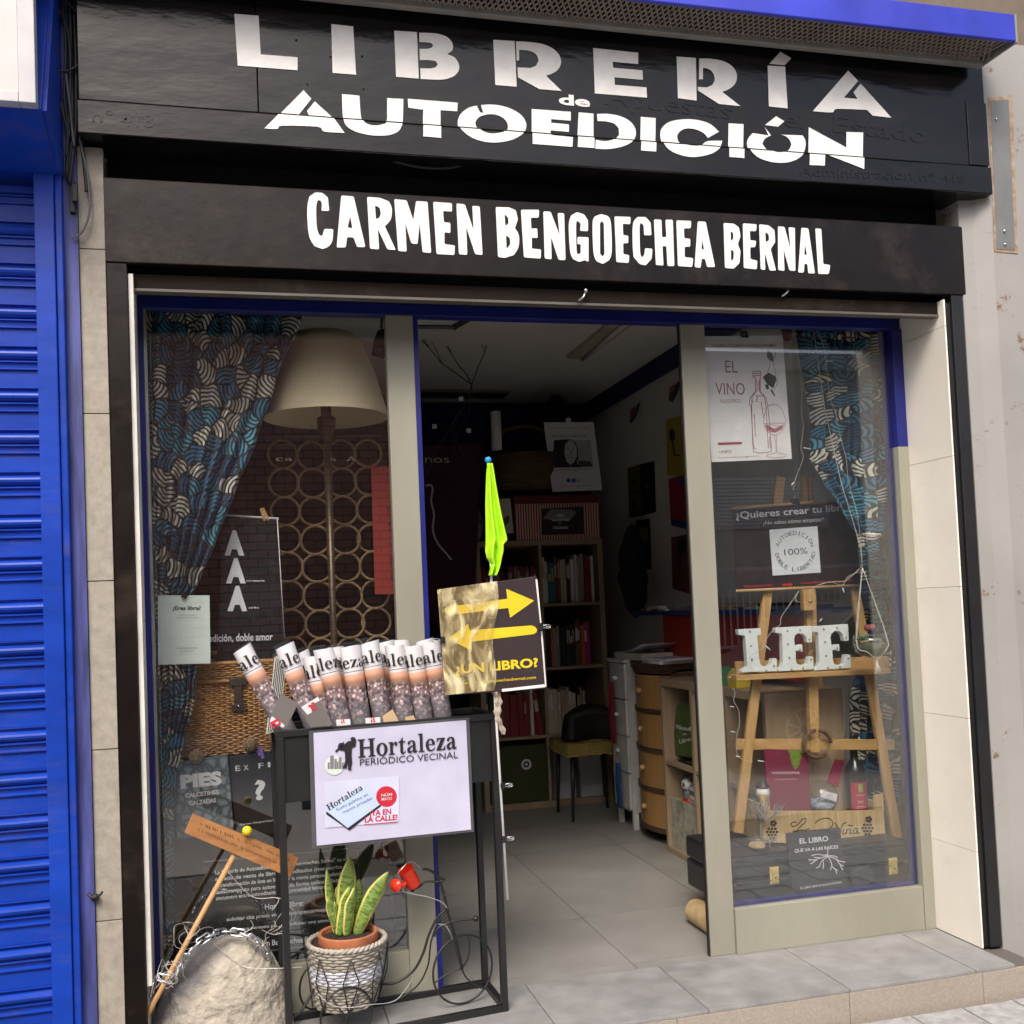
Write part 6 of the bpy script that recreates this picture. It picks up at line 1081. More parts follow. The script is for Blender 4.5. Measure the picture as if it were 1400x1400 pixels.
# fairy light wires
fwm = mat('pale fairy light wire', (.60, .58, .52), .5)
fw = thing('fairy_light_wire', 'pale fairy light wire with little white bulbs trailing down the right window', 'string lights', at(1090, 470, .40))
for pts, f, Y in (([(475, 85), (492, 130), (500, 200), (515, 330), (510, 420), (520, 470), (510, 560), (520, 600), (490, 680), (480, 730)], z6, .40), ([(568, 85), (600, 150), (612, 240), (625, 350), (650, 430), (668, 520), (690, 600), (700, 690), (735, 830), (750, 950), (755, 1020)], z6, .395), ([(755, 1020), (745, 1040), (690, 1090), (640, 1095), (585, 1105), (535, 1140)], z6, .40), ([(1000, 0), (900, 40), (858, 100), (780, 78), (700, 100)], ze, .50), ([(575, 220), (535, 200), (560, 140), (500, 230), (440, 320), (435, 370), (390, 400), (330, 480), (300, 540), (240, 580), (215, 620), (240, 670)], ze, .50), ([(105, 800), (125, 840), (115, 890), (150, 960), (155, 1060), (140, 1110), (135, 1240), (170, 1290), (250, 1310)], ze, .52)):
    ob('wire', MB().tube(cr([at(*f(p), Y) for p in pts], 6), .0011, 5), fwm, fw, True)
for p, d, f in (((612, 214), (26, 2), z6), ((655, 530), (20, 2), z6), ((560, 610), (-14, -6), z6), ((775, 905), (50, 4), z6), ((330, 512), (35, 30), ze), ((90, 930), (28, 2), ze), ((95, 1100), (32, 6), ze), ((280, 1300), (45, 6), ze), ((130, 1270), (30, 2), ze), ((700, 350), (20, -20), ze), ((860, 120), (12, 32), ze), ((480, 700), (-8, 10), z6), ((520, 560), (30, 6), z6)):
    a = at(*f(p), .495 if f is ze else .39); b = at(*f((p[0] + d[0], p[1] + d[1])), .49 if f is ze else .385); ob('bulb', MB().tube([a, b], .0028, 6), paper, fw, True)
# horseshoe
c = at(*z8((500, 118)), YE - .062); rh = 72 / 3.182 * (YE - .062 - CAM.y) / F
pts = [c + V((rh * math.cos(a), -.006 * (k % 2) * 0, rh * .86 * math.sin(a))) for k, a in enumerate([R(48) + R(286) * i / 26 for i in range(27)])]; pts = [p for p in pts]
hsh = thing('horseshoe', 'rusty brown horseshoe hung on the crossbar of the easel', 'horseshoe', c)
ang = [R(62) - R(0) + 0 for _ in range(1)]
pts = [c + V((rh * math.cos(a), 0, rh * .9 * math.sin(a))) for a in [R(95) + R(215) * i / 26 for i in range(27)]] ; pts2 = [c + V((rh * math.cos(a), 0, rh * .9 * math.sin(a))) for a in [R(78) - R(78) * i / 10 for i in range(11)]]
rust = mat('rusty iron', (.16, .085, .05), .65, vs=40, col2=(.09, .05, .035), bump=.4, bs=150)
ob('iron_arm', MB().tube(pts, .0085, 8), rust, hsh, True); ob('iron_arm', MB().tube([p + V((0, -.001, 0)) for p in pts2], .0085, 8), rust, hsh, True)
# suitcase on wooden ball feet
sx0, sx1 = at(940, 1170, .84).x, 2.585; sy0, sy1 = .40, .86; sz1 = at(1100, 1163, sy0).z; sz0 = .11
scs = mat('black leatherette', (.022, .023, .025), .35, var=.15, bump=.3, bs=350, bdist=.001)
su_ = thing('black_suitcase', 'long black leatherette suitcase with two brass clasps at the bottom of the right window', 'suitcase', ((sx0 + sx1) / 2, .65, sz0))
ob('lower_shell', MB().box((sx0, sy0, sz0), (sx1, sy1, sz1 - .095)), scs, su_, bevel=.012); ob('lid', MB().box((sx0, sy0, sz1 - .091), (sx1, sy1, sz1)), scs, su_, bevel=.012)
for z in (sz1 - .018, sz1 - .100): ob('piping', MB().tube([V((sx0 + .01, sy0 - .002, z)), V((sx1 - .01, sy0 - .002, z))], .003, 6), black_metal, su_, True)
brass = mat('brass', (.80, .62, .22), .3, metal=.45, var=.1, vs=50)
for p in ((315, 690), (832, 650)):
    c = at(*z8(p), sy0 - .004); k_ = ob('clasp', MB().box(c + V((-.02, 0, -.034)), c + V((.02, .003, .034))), brass, su_, bevel=.002); ob('clasp_lever', MB().box(c + V((-.011, -.008, -.026)), c + V((.011, -.0005, .012))).box(c + V((-.016, -.007, .014)), c + V((.016, -.0005, .028))), brass, k_, bevel=.001); ob('keyhole', MB().ball(c + V((0, -.0085, -.008)), .0035, 8, 6), black_metal, k_)
ft = mat('split log', (.50, .36, .19), .6, vs=20); t = thing('log_foot', 'round sawn log end supporting the left end of the black suitcase', 'log', (1.68, .5, 0))
ob('log', MB().lathe([(0, 0), (.048, 0), (.050, .01), (.050, .2), (0, .2)], (at(976, 1235, .5).x, .48, .0505), 28, Matrix.Rotation(R(-90), 3, 'X')), ft, t, 2); t2 = thing('log_foot', 'round sawn log end supporting the right end of the black suitcase', 'log', (2.4, .5, 0)); ob('log', MB().lathe([(0, 0), (.054, 0), (.056, .01), (.056, .2), (0, .2)], (2.42, .5, .0555), 28, Matrix.Rotation(R(-90), 3, 'X')), ft, t2, 2)
# crate LA VIÑA
YC = .53
def cq(pts, Y=YC): return pq(pts, Y, zv)
cr_m = mat('striped pine crate', (.60, .46, .25), .5, vs=22, stretch=(4, 4, .12), col2=(.42, .29, .14))
ct = thing('wine_crate', 'striped pine wine crate printed La Viña with grape bunches on the black suitcase', 'crate', at(*zv((720, 800)), YC))
ob('front_panel', MB().prism(cq([(258, 556), (1165, 550), (1185, 800), (232, 798)]), (0, .012, 0)), cr_m, ct, bevel=.001)
ob('side_panel', MB().prism(cq([(1095, 435), (1160, 425), (1168, 549), (1095, 549)], YC + .001), (0, .012, 0)), cr_m, ct); ob('side_panel', MB().prism(cq([(220, 430), (285, 432), (300, 555), (240, 560)], YC + .001), (0, .012, 0)), cr_m, ct)
a = at(*zv((1165, 549)), YC); b = at(*zv((1185, 800)), YC); ob('end_board', MB().box((b.x - .012, YC + .013, b.z), (b.x, YC + .20, a.z + .03)), cr_m, ct); a = at(*zv((250, 556)), YC); b = at(*zv((232, 798)), YC); ob('end_board', MB().box((b.x + .006, YC + .013, b.z), (b.x + .018, YC + .20, a.z + .03)), cr_m, ct); ob('bottom_board', MB().box((b.x + .02, YC + .013, b.z), (at(*zv((1185, 800)), YC).x - .014, YC + .2, b.z + .008)), cr_m, ct)
bi = flat('burnt black print', (.02, .014, .01), .6); YCp = YC - .0008
sketch('script_wording', [[(500, 640), (470, 640), (452, 655), (470, 672), (510, 655), (545, 615), (570, 612), (565, 640), (530, 670), (505, 700), (470, 712), (500, 708), (545, 700), (590, 712)], [(640, 650), (665, 625), (720, 608), (765, 622), (775, 660), (735, 700)], [(790, 640), (820, 690), (830, 730), (850, 660), (880, 640)], [(862, 690), (850, 728), (870, 725), (885, 700)], [(885, 692), (878, 728)], [(885, 700), (905, 690), (912, 700), (905, 727), (925, 722)], [(890, 668), (905, 662), (920, 668), (930, 662)], [(970, 690), (945, 690), (932, 715), (945, 728), (965, 700), (962, 728), (985, 718)], [(600, 690), (575, 695), (570, 715), (585, 722), (605, 700)]], .0022, bi, ct, zv, YCp)
for gx_, gy_, s in ((310, 690, 1), (1040, 660, 1)):
    m_ = MB()
    for r_, n_ in enumerate((3, 4, 3, 2)):
        for k in range(n_): cx_ = gx_ + 14 + (k - n_ / 2) * 25; cy_ = gy_ + r_ * 24; m_.prism([at(*zv((cx_ + 11 * math.cos(a_ * math.tau / 10), cy_ + 11 * math.sin(a_ * math.tau / 10))), YCp) for a_ in range(10)], (0, 0, 0))
    for k in range(5): a_ = k * math.tau / 5; m_.prism([at(*zv((gx_ + 12 + 16 * math.cos(a_) + 12 * math.cos(b_ * math.tau / 8), gy_ - 42 + 16 * math.sin(a_) + 12 * math.sin(b_ * math.tau / 8))), YCp - .0002 * k) for b_ in range(8)], (0, 0, 0))
    stuff(ob('grape_print', m_, bi, ct))
# wine bottle, books, bowl
YBt = YC + .10; c = at(*zv((962, 545)), YBt); top = at(*zv((948, 5)), YBt); H_ = top.z - c.z + .06; rbt = .0455
btl = thing('wine_bottle', 'dark wine bottle with a wine red label standing in the pine crate', 'bottle', (c.x, YBt, c.z - .06)); z0_ = c.z - .06
ob('glass_body', MB().lathe([(0, 0), (rbt * .96, 0), (rbt, .01), (rbt, H_ * .60), (rbt * .93, H_ * .66), (rbt * .6, H_ * .73), (rbt * .36, H_ * .78), (rbt * .32, H_ * .97), (rbt * .40, H_ * .975), (rbt * .40, H_), (0, H_)], (c.x, YBt, z0_), 40), flat('dark bottle glass', (.012, .014, .010), .08), btl, True)
def lab(x0_, x1_, zz0, zz1, m, nm, o_=.0006): return ob(nm, MB().grid(lambda u, v: V((c.x + (rbt + o_) * math.cos(lerp(x0_, x1_, u)), YBt + (rbt + o_) * math.sin(lerp(x0_, x1_, u)), lerp(zz0, zz1, v))), 16, 1), m, btl, True)
lab(R(-150), R(-48), z0_ + .065, z0_ + .185, flat('wine red label', (.33, .02, .05), .45), 'label'); lab(R(-108), R(-84), z0_ + .145, z0_ + .178, flat('green grape print', (.22, .36, .06), .5), 'label_emblem', .001)
for zz, a_, b_ in ((.130, -125, -75), (.105, -118, -84), (.098, -115, -86), (.082, -120, -80), (.076, -128, -66)): lab(R(a_), R(b_), z0_ + zz, z0_ + zz + .0022, flat('pale label print', (.62, .45, .42), .5), 'label_line', .0012)
YV = YC + .05
vb = booklet('wine_book', 'wine red book titled VINOSOFIA with a green grape bunch in the crate', 'book', [(250, 78), (590, 88), (605, 555), (290, 560)], YV, mat('wine red cover', (.22, .025, .055), .4, vs=5, col2=(.15, .03, .06)), zv)
m_ = MB(); ptext(m_, 'VINOSOFIA', zv((306, 272)), zv((525, 270)), 3.8, YV - .0008, .01); ptext(m_, 'la autoedición del vino', zv((332, 315)), zv((502, 312)), 1.6, YV - .0008); ob('title', m_, flat('pale pink print', (.75, .6, .6), .5), vb)
random.seed(3); m_ = MB()
for r_, (n_, y_) in enumerate(((5, 130), (5, 148), (4, 165), (4, 182), (3, 198), (2, 213), (1, 225))):
    for k in range(n_): cx_ = 492 + (k - (n_ - 1) / 2) * 17; m_.prism([at(*zv((cx_ + 9.5 * math.cos(a_ * math.tau / 9), y_ + 9.5 * math.sin(a_ * math.tau / 9))), YV - .0008 - .0001 * ((r_ + k) % 3)) for a_ in range(9)], (0, 0, 0))
m_.prism(cq([(430, 92), (470, 85), (560, 88), (555, 110), (525, 108), (520, 125), (480, 118), (455, 122)], YV - .0009), (0, 0, 0)); stuff(ob('grape_print', m_, mat('grape green print', (.22, .34, .04), .5, vs=90, col2=(.10, .20, .03)), vb))
vb2 = booklet('leaning_book', 'wine red book lying slanted behind the dark wine bottle', 'book', [(800, 160), (862, 165), (820, 370), (738, 330)], YC + .16, flat('bright wine cover', (.36, .02, .07), .4), zv)
c = at(*zv((690, 445)), YC + .07); rg_ = 138 / 5.6 * (YC + .07 - CAM.y) / F
gb = thing('glass_bowl', 'round clear glass bowl with a white tag between the wine book and bottle', 'bowl', c)
ob('bowl_wall', MB().ball(c, rg_, 32, 20), bowl_glass, gb, True); ob('paper_tag', MB().prism(pq([(690, 395), (812, 425), (800, 482), (685, 445)], YC + .005, zv), (0, .001, 0)), paper, gb); ob('bowl_base', MB().lathe([(0, -rg_ * .8), (rg_ * .7, -rg_ * .75), (rg_ * .85, -rg_ * .4), (rg_ * .6, -rg_ * .1), (0, -.0)], c, 24), mat('blue grey glass pebbles', (.10, .15, .24), .15, vs=60, col2=(.45, .48, .52)), gb, True)
# bonsai of wire and driftwood
random.seed(21); c = at(*zv((235, 760)), YC - .03); bz_ = thing('driftwood_tree', 'little bare grey driftwood tree on a rough cork base left of the crate', 'ornament', at(*zv((200, 850)), YC - .02))
ob('cork_base', MB().grid(lambda u, v: (lambda a, t, d: at(*zv((200, 820)), YC - .03) + V((math.cos(a) * math.sin(t) * .036 * d, math.sin(a) * math.sin(t) * .03 * d, math.cos(t) * .02 * d)))(u * math.tau, v * math.pi, 1 + .25 * NZ.noise(V((math.cos(u * math.tau) * 2, math.sin(u * math.tau) * 2, v * 5)))), 24, 14), mat('cork', (.46, .34, .18), .85, vs=50, col2=(.25, .17, .08)), bz_, True)
def br(p, d, L, r, k, mb):
    q = [p]; cur = p
    for i in range(4): d = (d + V((random.uniform(-.35, .35), random.uniform(-.25, .25), random.uniform(-.15, .3)))).normalized(); cur = cur + d * L / 4; q.append(cur)
    mb.tube(q, r, 5, r2=r * .55)
    if k > 0:
        for _ in range(3): br(random.choice(q[2:]), (d + V((random.uniform(-1, 1), random.uniform(-.5, .5), random.uniform(-.4, .7)))).normalized(), L * .62, r * .55, k - 1, mb)
wood_g = mat('grey driftwood', (.22, .22, .21), .7, vs=60); tk = MB(); base = at(*zv((235, 770)), YC - .03)
br(base, V((.1, 0, 1)), .06, .008, 0, tk); ob('trunk', tk, wood_g, bz_, True); mb = MB(); mid = at(*zv((245, 640)), YC - .03)
for d in ((-1, 0, .7), (-.6, -.2, 1), (.9, 0, .6), (.7, .1, .9), (1, -.1, .5), (-1, .1, .25), (.2, -.3, 1)): br(mid, V(d).normalized(), .07, .004, 2, mb)
stuff(ob('branches', mb, wood_g, bz_, True)); mb = MB()
for d in ((1, -.1, -.25), (.8, -.2, -.5), (-1, -.1, -.3)): br(base, V(d).normalized(), .05, .004, 1, mb)
stuff(ob('roots', mb, wood_g, bz_, True))
lt_ = thing('small_lantern', 'small black and white lantern ornament behind the left end of the crate', 'ornament', at(*zv((240, 430)), YC + .06)); c = at(*zv((240, 400)), YC + .06); ob('cap', MB().lathe([(0, .06), (.012, .04), (.028, .02), (.03, .015), (0, .015)], c, 16), black_metal, lt_, True); ob('head', MB().lathe([(0, .014), (.026, .014), (.03, -.01), (.018, -.03), (0, -.03)], c, 16), white_paint, lt_, True)
# EL LIBRO book
YK = .355
lb2 = booklet('roots_book', 'dark grey book titled EL LIBRO with white roots standing before the crate', 'book', [(368, 508), (600, 483), (632, 755), (395, 785)], YK, mat('charcoal book cover', (.035, .037, .040), .4, var=.05), z8)
m_ = MB(); ptext(m_, 'EL LIBRO', z8((424, 552)), z8((548, 540)), 7.5, YK - .0008, .02); ptext(m_, 'QUE VA A LAS RAÍCES', z8((402, 590)), z8((592, 572)), 4.8, YK - .0008, .02); ptext(m_, 'EL LIBRO QUE SE HACE CONTIGO', z8((428, 750)), z8((608, 724)), 3.0, YK - .0008, .01); ptext(m_, 'www.carmenbengoechea.com', z8((456, 768)), z8((585, 752)), 2.0, YK - .0008, .01); ob('title', m_, paper, lb2)
sketch('root_drawing', [[(548, 575), (546, 598), (548, 612)], [(548, 600), (525, 602), (500, 598), (475, 605)], [(545, 605), (520, 612), (490, 622), (462, 622)], [(500, 620), (480, 635), (470, 640)], [(545, 608), (520, 628), (510, 650), (495, 658)], [(525, 625), (528, 645), (525, 662)], [(548, 608), (560, 630), (568, 655), (590, 668)], [(565, 640), (558, 668)], [(570, 655), (580, 665), (585, 684)], [(550, 606), (580, 618), (600, 628), (622, 632)], [(585, 620), (598, 640), (615, 650)], [(600, 645), (612, 668)], [(552, 604), (575, 606), (590, 612)], [(510, 612), (485, 612)]], .0016, paper, lb2, z8, YK - .0009)
pw = at(*z8((700, 695)), .40); tag(ob('glass_paperweight', MB().prism(pq([(640, 690), (705, 645), (752, 680), (745, 720), (665, 742)], .38, z8), (0, .05, 0)), mat('smoked glass', (.05, .055, .06), .08, alpha=.75), None, bevel=.004), 'dark smoked glass block lying right of the roots book', 'ornament')
tag(ob('felt_creature', MB().ball(at(*z6((455, 112)), .39), .022, 14, 10, (1, .5, 1.2)).prism(pq([(432, 95), (440, 82), (450, 98)], .39, z6), (0, .01, 0)).prism(pq([(462, 98), (472, 84), (478, 98)], .39, z6), (0, .01, 0)), flat('dusky pink felt', (.16, .07, .09), .9), None, True), 'small dusky pink felt ornament hanging left of the curtain top', 'ornament')
# =================================================================== SHOP INTERIOR
z66 = zm(720, 780, 3.3345); z5b = zm(560, 760, 4.667)
# bookcase
KY = 3.33; kz = [.03, .47, .92, 1.349, 1.79]; kl, km, kr = 1.45, 1.90, 2.345; T = .035
kb = thing('bookcase', 'pale oak effect cube bookcase of two columns against the back of the shop', 'bookcase', (1.9, 3.5, 0))
for x in (kl, kr - T): ob('side_panel', MB().box((x, KY, 0), (x + T, KY + .38, kz[-1])), oak_pale, kb, bevel=.001)
ob('top_panel', MB().box((kl + T + .0005, KY, kz[-1] - T), (kr - T - .0005, KY + .38, kz[-1])), oak_pale, kb, bevel=.001); ob('bottom_panel', MB().box((kl + T + .0005, KY, 0), (kr - T - .0005, KY + .38, kz[0] + .012)), oak_pale, kb)
for z in kz[1:4]:
    for a, b in ((kl + T + .0005, km - .011), (km + .011, kr - T - .0005)): ob('shelf', MB().box((a, KY + .002, z - .010), (b, KY + .38, z + .010)), oak_pale, kb)
ob('divider', MB().box((km - .010, KY + .001, kz[0] + .013), (km + .010, KY + .38, kz[-1] - T - .0005)), oak_pale, kb); ob('back_panel', MB().box((kl + T, KY + .3805, 0), (kr - T, KY + .385, kz[-1])), flat('bookcase back board', (.05, .04, .03), .8), kb)
BC = [('black', (.015, .015, .018)), ('dark red', (.22, .012, .02)), ('cream', (.50, .44, .33)), ('white', (.62, .61, .58)), ('teal', (.02, .12, .15)), ('brown', (.13, .06, .03)), ('orange', (.50, .12, .02)), ('magenta', (.36, .02, .14)), ('green', (.04, .14, .03)), ('grey', (.22, .22, .22)), ('navy', (.015, .03, .10)), ('pale wood coloured', (.42, .33, .22))]
BM = [mat('book ' + n_, c_, .5, var=.06) for n_, c_ in BC]; pgm = flat('page block', (.62, .58, .48), .8)
random.seed(12); ords = 'first second third fourth fifth sixth seventh eighth ninth tenth eleventh twelfth thirteenth fourteenth fifteenth sixteenth seventeenth eighteenth nineteenth twentieth'.split() + ['twenty-%s' % w for w in 'first second third fourth fifth sixth seventh eighth ninth'.split()]
def shelf_books(x0, x1, z, pal, where, tmin=.012, tmax=.03, hmin=.22, hmax=.30, lean=0):
    x = x0; i = 0
    while True:
        t = random.uniform(tmin, tmax)
        if x + t > x1 or i >= len(ords): break
        h_ = random.uniform(hmin, hmax); d = random.uniform(.14, .2); k = pal[int(i / max(1, (x1 - x0) / .02) * len(pal)) % len(pal)] if random.random() < .75 else random.choice(pal); y = KY + random.uniform(.02, .05); a = .14 if (lean and x > x1 - .07) else random.uniform(-.01, .015)
        t_ = thing('book', '%s book, %s from the left %s' % (BC[k][0], ords[i], where), 'book', (x + t / 2, y + d / 2, z), 'books in the back bookcase'); pv_ = (x, y, z); rt = (0, -a, 0)
        ob('cover', MB().box((x, y, z), (x + .0015, y + d, z + h_), rt, pv_).box((x + t - .0025, y, z), (x + t - .001, y + d, z + h_), rt, pv_).box((x + .0016, y, z), (x + t - .0026, y + .002, z + h_), rt, pv_), BM[k], t_)
        ob('pages', MB().box((x + .0016, y + .0022, z + .003), (x + t - .0026, y + d - .004, z + h_ - .004), rt, pv_), pgm, t_)
        if random.random() < .55: ob('spine_label', MB().box((x + .003, y - .0008, z + h_ * .55), (x + t - .004, y - .0002, z + h_ * random.uniform(.7, .9)), rt, pv_), BM[random.choice((2, 3, 11))], t_)
        x += t + .0008; i += 1
shelf_books(km + .012, kr - T - .01, kz[3] + .0105, [3, 4, 5, 2, 0, 3, 9, 1, 1, 3], 'on the top right shelf', .013, .028, .27, .34)
shelf_books(kl + T + .002, km - .012, kz[3] + .0105, [1, 9, 0, 1, 1, 5], 'on the top left shelf', .011, .02, .22, .27)
shelf_books(km + .012, kr - T - .05, kz[2] + .0105, [0, 9, 0, 3, 0, 0, 5, 6, 7, 8], 'on the second right shelf', .013, .026, .26, .32)
shelf_books(kl + T + .002, km - .012, kz[2] + .0105, [0, 1, 9, 5], 'on the second left shelf', .014, .03, .2, .3)
shelf_books(km + .012, kr - T - .12, kz[1] + .0105, [2, 2, 11, 3, 0, 1, 2], 'on the third right shelf', .018, .034, .26, .31)
shelf_books(kl + T + .002, km - .012, kz[1] + .0105, [5, 1, 1, 0, 3], 'on the third left shelf', .02, .036, .27, .32, 1)
gc = thing('green_box', 'olive green square storage box with a round emblem in the lowest left cubby', 'box', (1.68, 3.4, .05)); ob('box', MB().box((kl + T + .01, KY + .01, kz[0] + .014), (km - .015, KY + .33, kz[0] + .39)), flat('olive green box', (.035, .045, .008), .6), gc, bevel=.004)
c = at(*z5b((745, 1330)), KY + .008); ob('round_emblem', MB().lathe([(.022, 0), (.035, 0), (.035, .001), (.022, .001)], c, 24, Matrix.Rotation(R(90), 3, 'X')).lathe([(0, 0), (.01, 0)], c, 10, Matrix.Rotation(R(90), 3, 'X')), paper, gc)
pst = [(1.945, 2.085), (2.115, 2.275)]
for s, (a, b) in enumerate(pst):
    z = kz[0] + .014
    for k in range(3 if s == 0 else 4): h_ = (.115, .098)[s] * random.uniform(.8, 1.1); tag(ob('paper_stack', MB().box((a + random.uniform(-.005, .005), KY + .015, z), (b, KY + .24, z + h_)), flat('white paper stack', (.58, .58, .64), .7)), '%s white paper bundle from the bottom, %s pile in the lowest right cubby' % (ords[k], ('left', 'right')[s]), 'paper'); z += h_ + .002
# on top of the bookcase
zt3 = kz[-1]
sbx = thing('striped_box', 'large box with thin red and cream stripes and dark red lid on the bookcase', 'box', at(763, 735, KY)); stm = bpy.data.materials.new('red striped card'); stm.use_nodes = True; n, l = nodes(stm); tcn = n.new('ShaderNodeTexCoord'); wv = n.new('ShaderNodeTexWave'); wv.inputs['Scale'].default_value = 17; wv.bands_direction = 'X'; l.new(tcn.outputs['Object'], wv.inputs['Vector']); rp = n.new('ShaderNodeValToRGB'); rp.color_ramp.interpolation = 'CONSTANT'; rp.color_ramp.elements[0].color = (.30, .02, .03, 1); rp.color_ramp.elements[1].position = .5; rp.color_ramp.elements[1].color = (.60, .48, .42, 1); l.new(wv.outputs[0], rp.inputs[0]); l.new(rp.outputs[0], n['Principled BSDF'].inputs['Base Color'])
a, b = at(706, 733, KY), at(819, 687, KY); ob('box_body', MB().box((a.x, KY + .01, zt3 + .002), (b.x, KY + .3, b.z)), stm, sbx); ob('lid', MB().box((a.x - .006, KY + .004, b.z + .001), (b.x + .006, KY + .306, b.z + .055)), flat('dark red lid', (.13, .01, .015), .5), sbx)
pb = booklet('picture_card', 'black and white picture card with hands and a small title before the striped box', 'card', [(668, 985), (860, 975), (862, 1100), (668, 1105)], KY - .004, flat('black picture card', (.02, .02, .02), .4), z5, .004)
m_ = MB()
for s, a, b in (('PIES', (738, 1022), (770, 1021)), ('CALCETINES', (715, 1042), (795, 1040)), ('Y', (748, 1058), (756, 1058)), ('CALZADAS', (720, 1077), (790, 1076))): ptext(m_, s, z5(a), z5(b), 3.3, KY - .0085, .03)
ob('title', m_, paper, pb); ob('grey_photo', MB().prism(pq([(710, 988), (800, 988), (828, 1000), (800, 1035), (705, 1035), (672, 1030), (690, 1010)], KY - .0065, z5), (0, 0, 0)), grey_ink, pb)
YPp = KY - .02
pp_ = thing('portrait_poster', 'white poster with a dark portrait photograph standing on the striped box', 'poster', at(*z5((830, 905)), YPp))
ob('sheet', MB().prism(pq([(678, 592), (905, 590), (945, 900), (718, 908)], YPp, z5), (0, .003, 0)), paper, pp_); ob('portrait_ground', MB().prism(pq([(722, 675), (890, 672), (905, 795), (726, 798)], YPp - .001, z5), (0, 0, 0)), flat('soft grey print', (.40, .40, .40), .5), pp_); ob('portrait_hair', MB().prism(pq([(726, 672), (800, 668), (822, 682), (833, 712), (836, 750), (828, 775), (850, 796), (727, 798), (720, 740)], YPp - .0012, z5), (0, 0, 0)), ink, pp_)
ob('portrait_face', MB().prism(pq([(775, 690), (795, 672), (815, 680), (828, 710), (830, 745), (815, 775), (800, 785), (782, 770), (772, 735)], YPp - .0015, z5), (0, 0, 0)), flat('mid grey print', (.50, .48, .48), .5), pp_); ob('portrait_shoulder', MB().prism(pq([(835, 765), (890, 770), (903, 793), (840, 794)], YPp - .0015, z5), (0, 0, 0)), flat('dark grey print', (.07, .07, .07), .5), pp_)
sketch('portrait_features', [[(783, 712), (792, 710)], [(808, 712), (820, 714)], [(802, 715), (804, 735), (799, 738)], [(795, 752), (803, 750), (812, 753)]], .0022, ink, pp_, z5, YPp - .002)
m_ = MB(); ptext(m_, 'CONOCE NUESTRAS LECTURAS', z5((700, 622)), z5((880, 618)), 2.2, YPp - .001, .0); ptext(m_, 'PATRICIA MAJOR', z5((718, 661)), z5((875, 658)), 3.6, YPp - .001, .01); ptext(m_, 'CARMEN BENGOECHEA BERNAL', z5((730, 812)), z5((902, 808)), 2.6, YPp - .001, .01); ptext(m_, 'librosparapensarmejor@gmail.com', z5((735, 884)), z5((915, 880)), 1.6, YPp - .001); ob('wording', m_, grey_ink, pp_)
for k, x in enumerate((791, 814, 836)): ob('round_icon', MB().prism([at(*z5((x + 10 * math.cos(a_ * math.tau / 16), 856 + 10 * math.sin(a_ * math.tau / 16))), YPp - .0012) for a_ in range(16)], (0, 0, 0)), flat('icon blue', (.03, .10, .30), .5) if k < 2 else MATS['mid grey print'], pp_)
ob('pin', MB().ball(at(*z5((790, 582)), YPp - .005), .02, 12, 8, (1, .3, 1)), paper, pp_, True)
bsk = thing('handled_basket', 'dark striped woven basket with an arched handle left of the portrait poster', 'basket', at(*z5((600, 905)), 3.5)); c = at(*z5((600, 905)), 3.5)
ob('basket_body', MB().lathe([(0, 0), (.20, 0), (.24, .12), (.26, .24), (.25, .24), (.19, .02), (0, .02)], c, 36), mat('dark striped wicker', (.14, .10, .05), .8, vs=30, stretch=(.3, .3, 3), col2=(.06, .03, .02)), bsk, True); ob('handle', MB().tube(cr([c + V((-.24, 0, .24)), c + V((-.2, 0, .38)), c + V((0, 0, .45)), c + V((.2, 0, .38)), c + V((.24, 0, .24))], 6), .016, 8), mat('brown cane handle', (.12, .05, .02), .6), bsk, True)
gbk = booklet('green_leaf_book', 'white book with a green leaf on its cover on top of the bookcase', 'book', [(455, 940), (525, 938), (542, 1095), (470, 1102)], KY + .02, flat('off white cover', (.55, .56, .50), .5), z5, .02); ob('leaf_print', MB().prism(pq([(490, 1060), (495, 1030), (512, 1015), (524, 1022), (522, 1045), (505, 1062)], KY + .018, z5), (0, 0, 0)), flat('leaf green print', (.08, .16, .03), .5), gbk)
tag(ob('potted_clutter', MB().ball(at(*z5((355, 1060)), KY + .1), .09, 14, 10, (.8, .8, 1.5)), mat('black white patterned fabric', (.3, .3, .3), .8, vs=30, col2=(.01, .01, .01)), None, True), 'black and white patterned bundle at the left end of the bookcase top', 'bundle')
# plum wall hanging, figures on back wall
ww = thing('plum_hanging', 'tall dark plum wall panel with pale handwriting behind the door opening', 'wall panel', at(*z5((260, 1390)), 3.2))
ob('panel', MB().prism(pq([(60, 700), (395, 690), (360, 1500), (120, 1510)], 3.2, z5), (0, .03, 0)), flat('dark plum cloth', (.045, .010, .028), .9), ww); m_ = MB(); ptext(m_, 'nos', z5((138, 775)), z5((248, 775)), 10.5, 3.198, -.005); ob('word', m_, MATS['mid grey print'], ww)
sketch('line_drawing', [[(140, 880), (165, 878), (172, 900), (165, 950), (178, 1010), (172, 1070), (180, 1110), (200, 1150), (235, 1190), (258, 1218)]], .006, MATS['mid grey print'], ww, z5, 3.198)
hn = thing('ceiling_twigs', 'bare dark twigs with small bulbs hanging from the ceiling grille', 'twigs', at(*z5((350, 440)), 2.6)); random.seed(4); mb = MB()
for d, L in (((-.9, 0, .7), .45), ((.4, 0, .9), .42), ((-.3, 0, .8), .3), ((-.1, 0, -1), .5), ((.2, .1, -1), .35)): br(at(*z5((350, 420)), 2.6), V(d).normalized(), L, .004, 1, mb)
stuff(ob('twigs', mb, dark_wood, hn))
for p in ((180, 610), (335, 630), (300, 485)): ob('bulb', MB().box(at(*z5((p[0] - 8, p[1] + 8)), 2.7), at(*z5((p[0] + 8, p[1] - 8)), 2.72)), paper, hn)
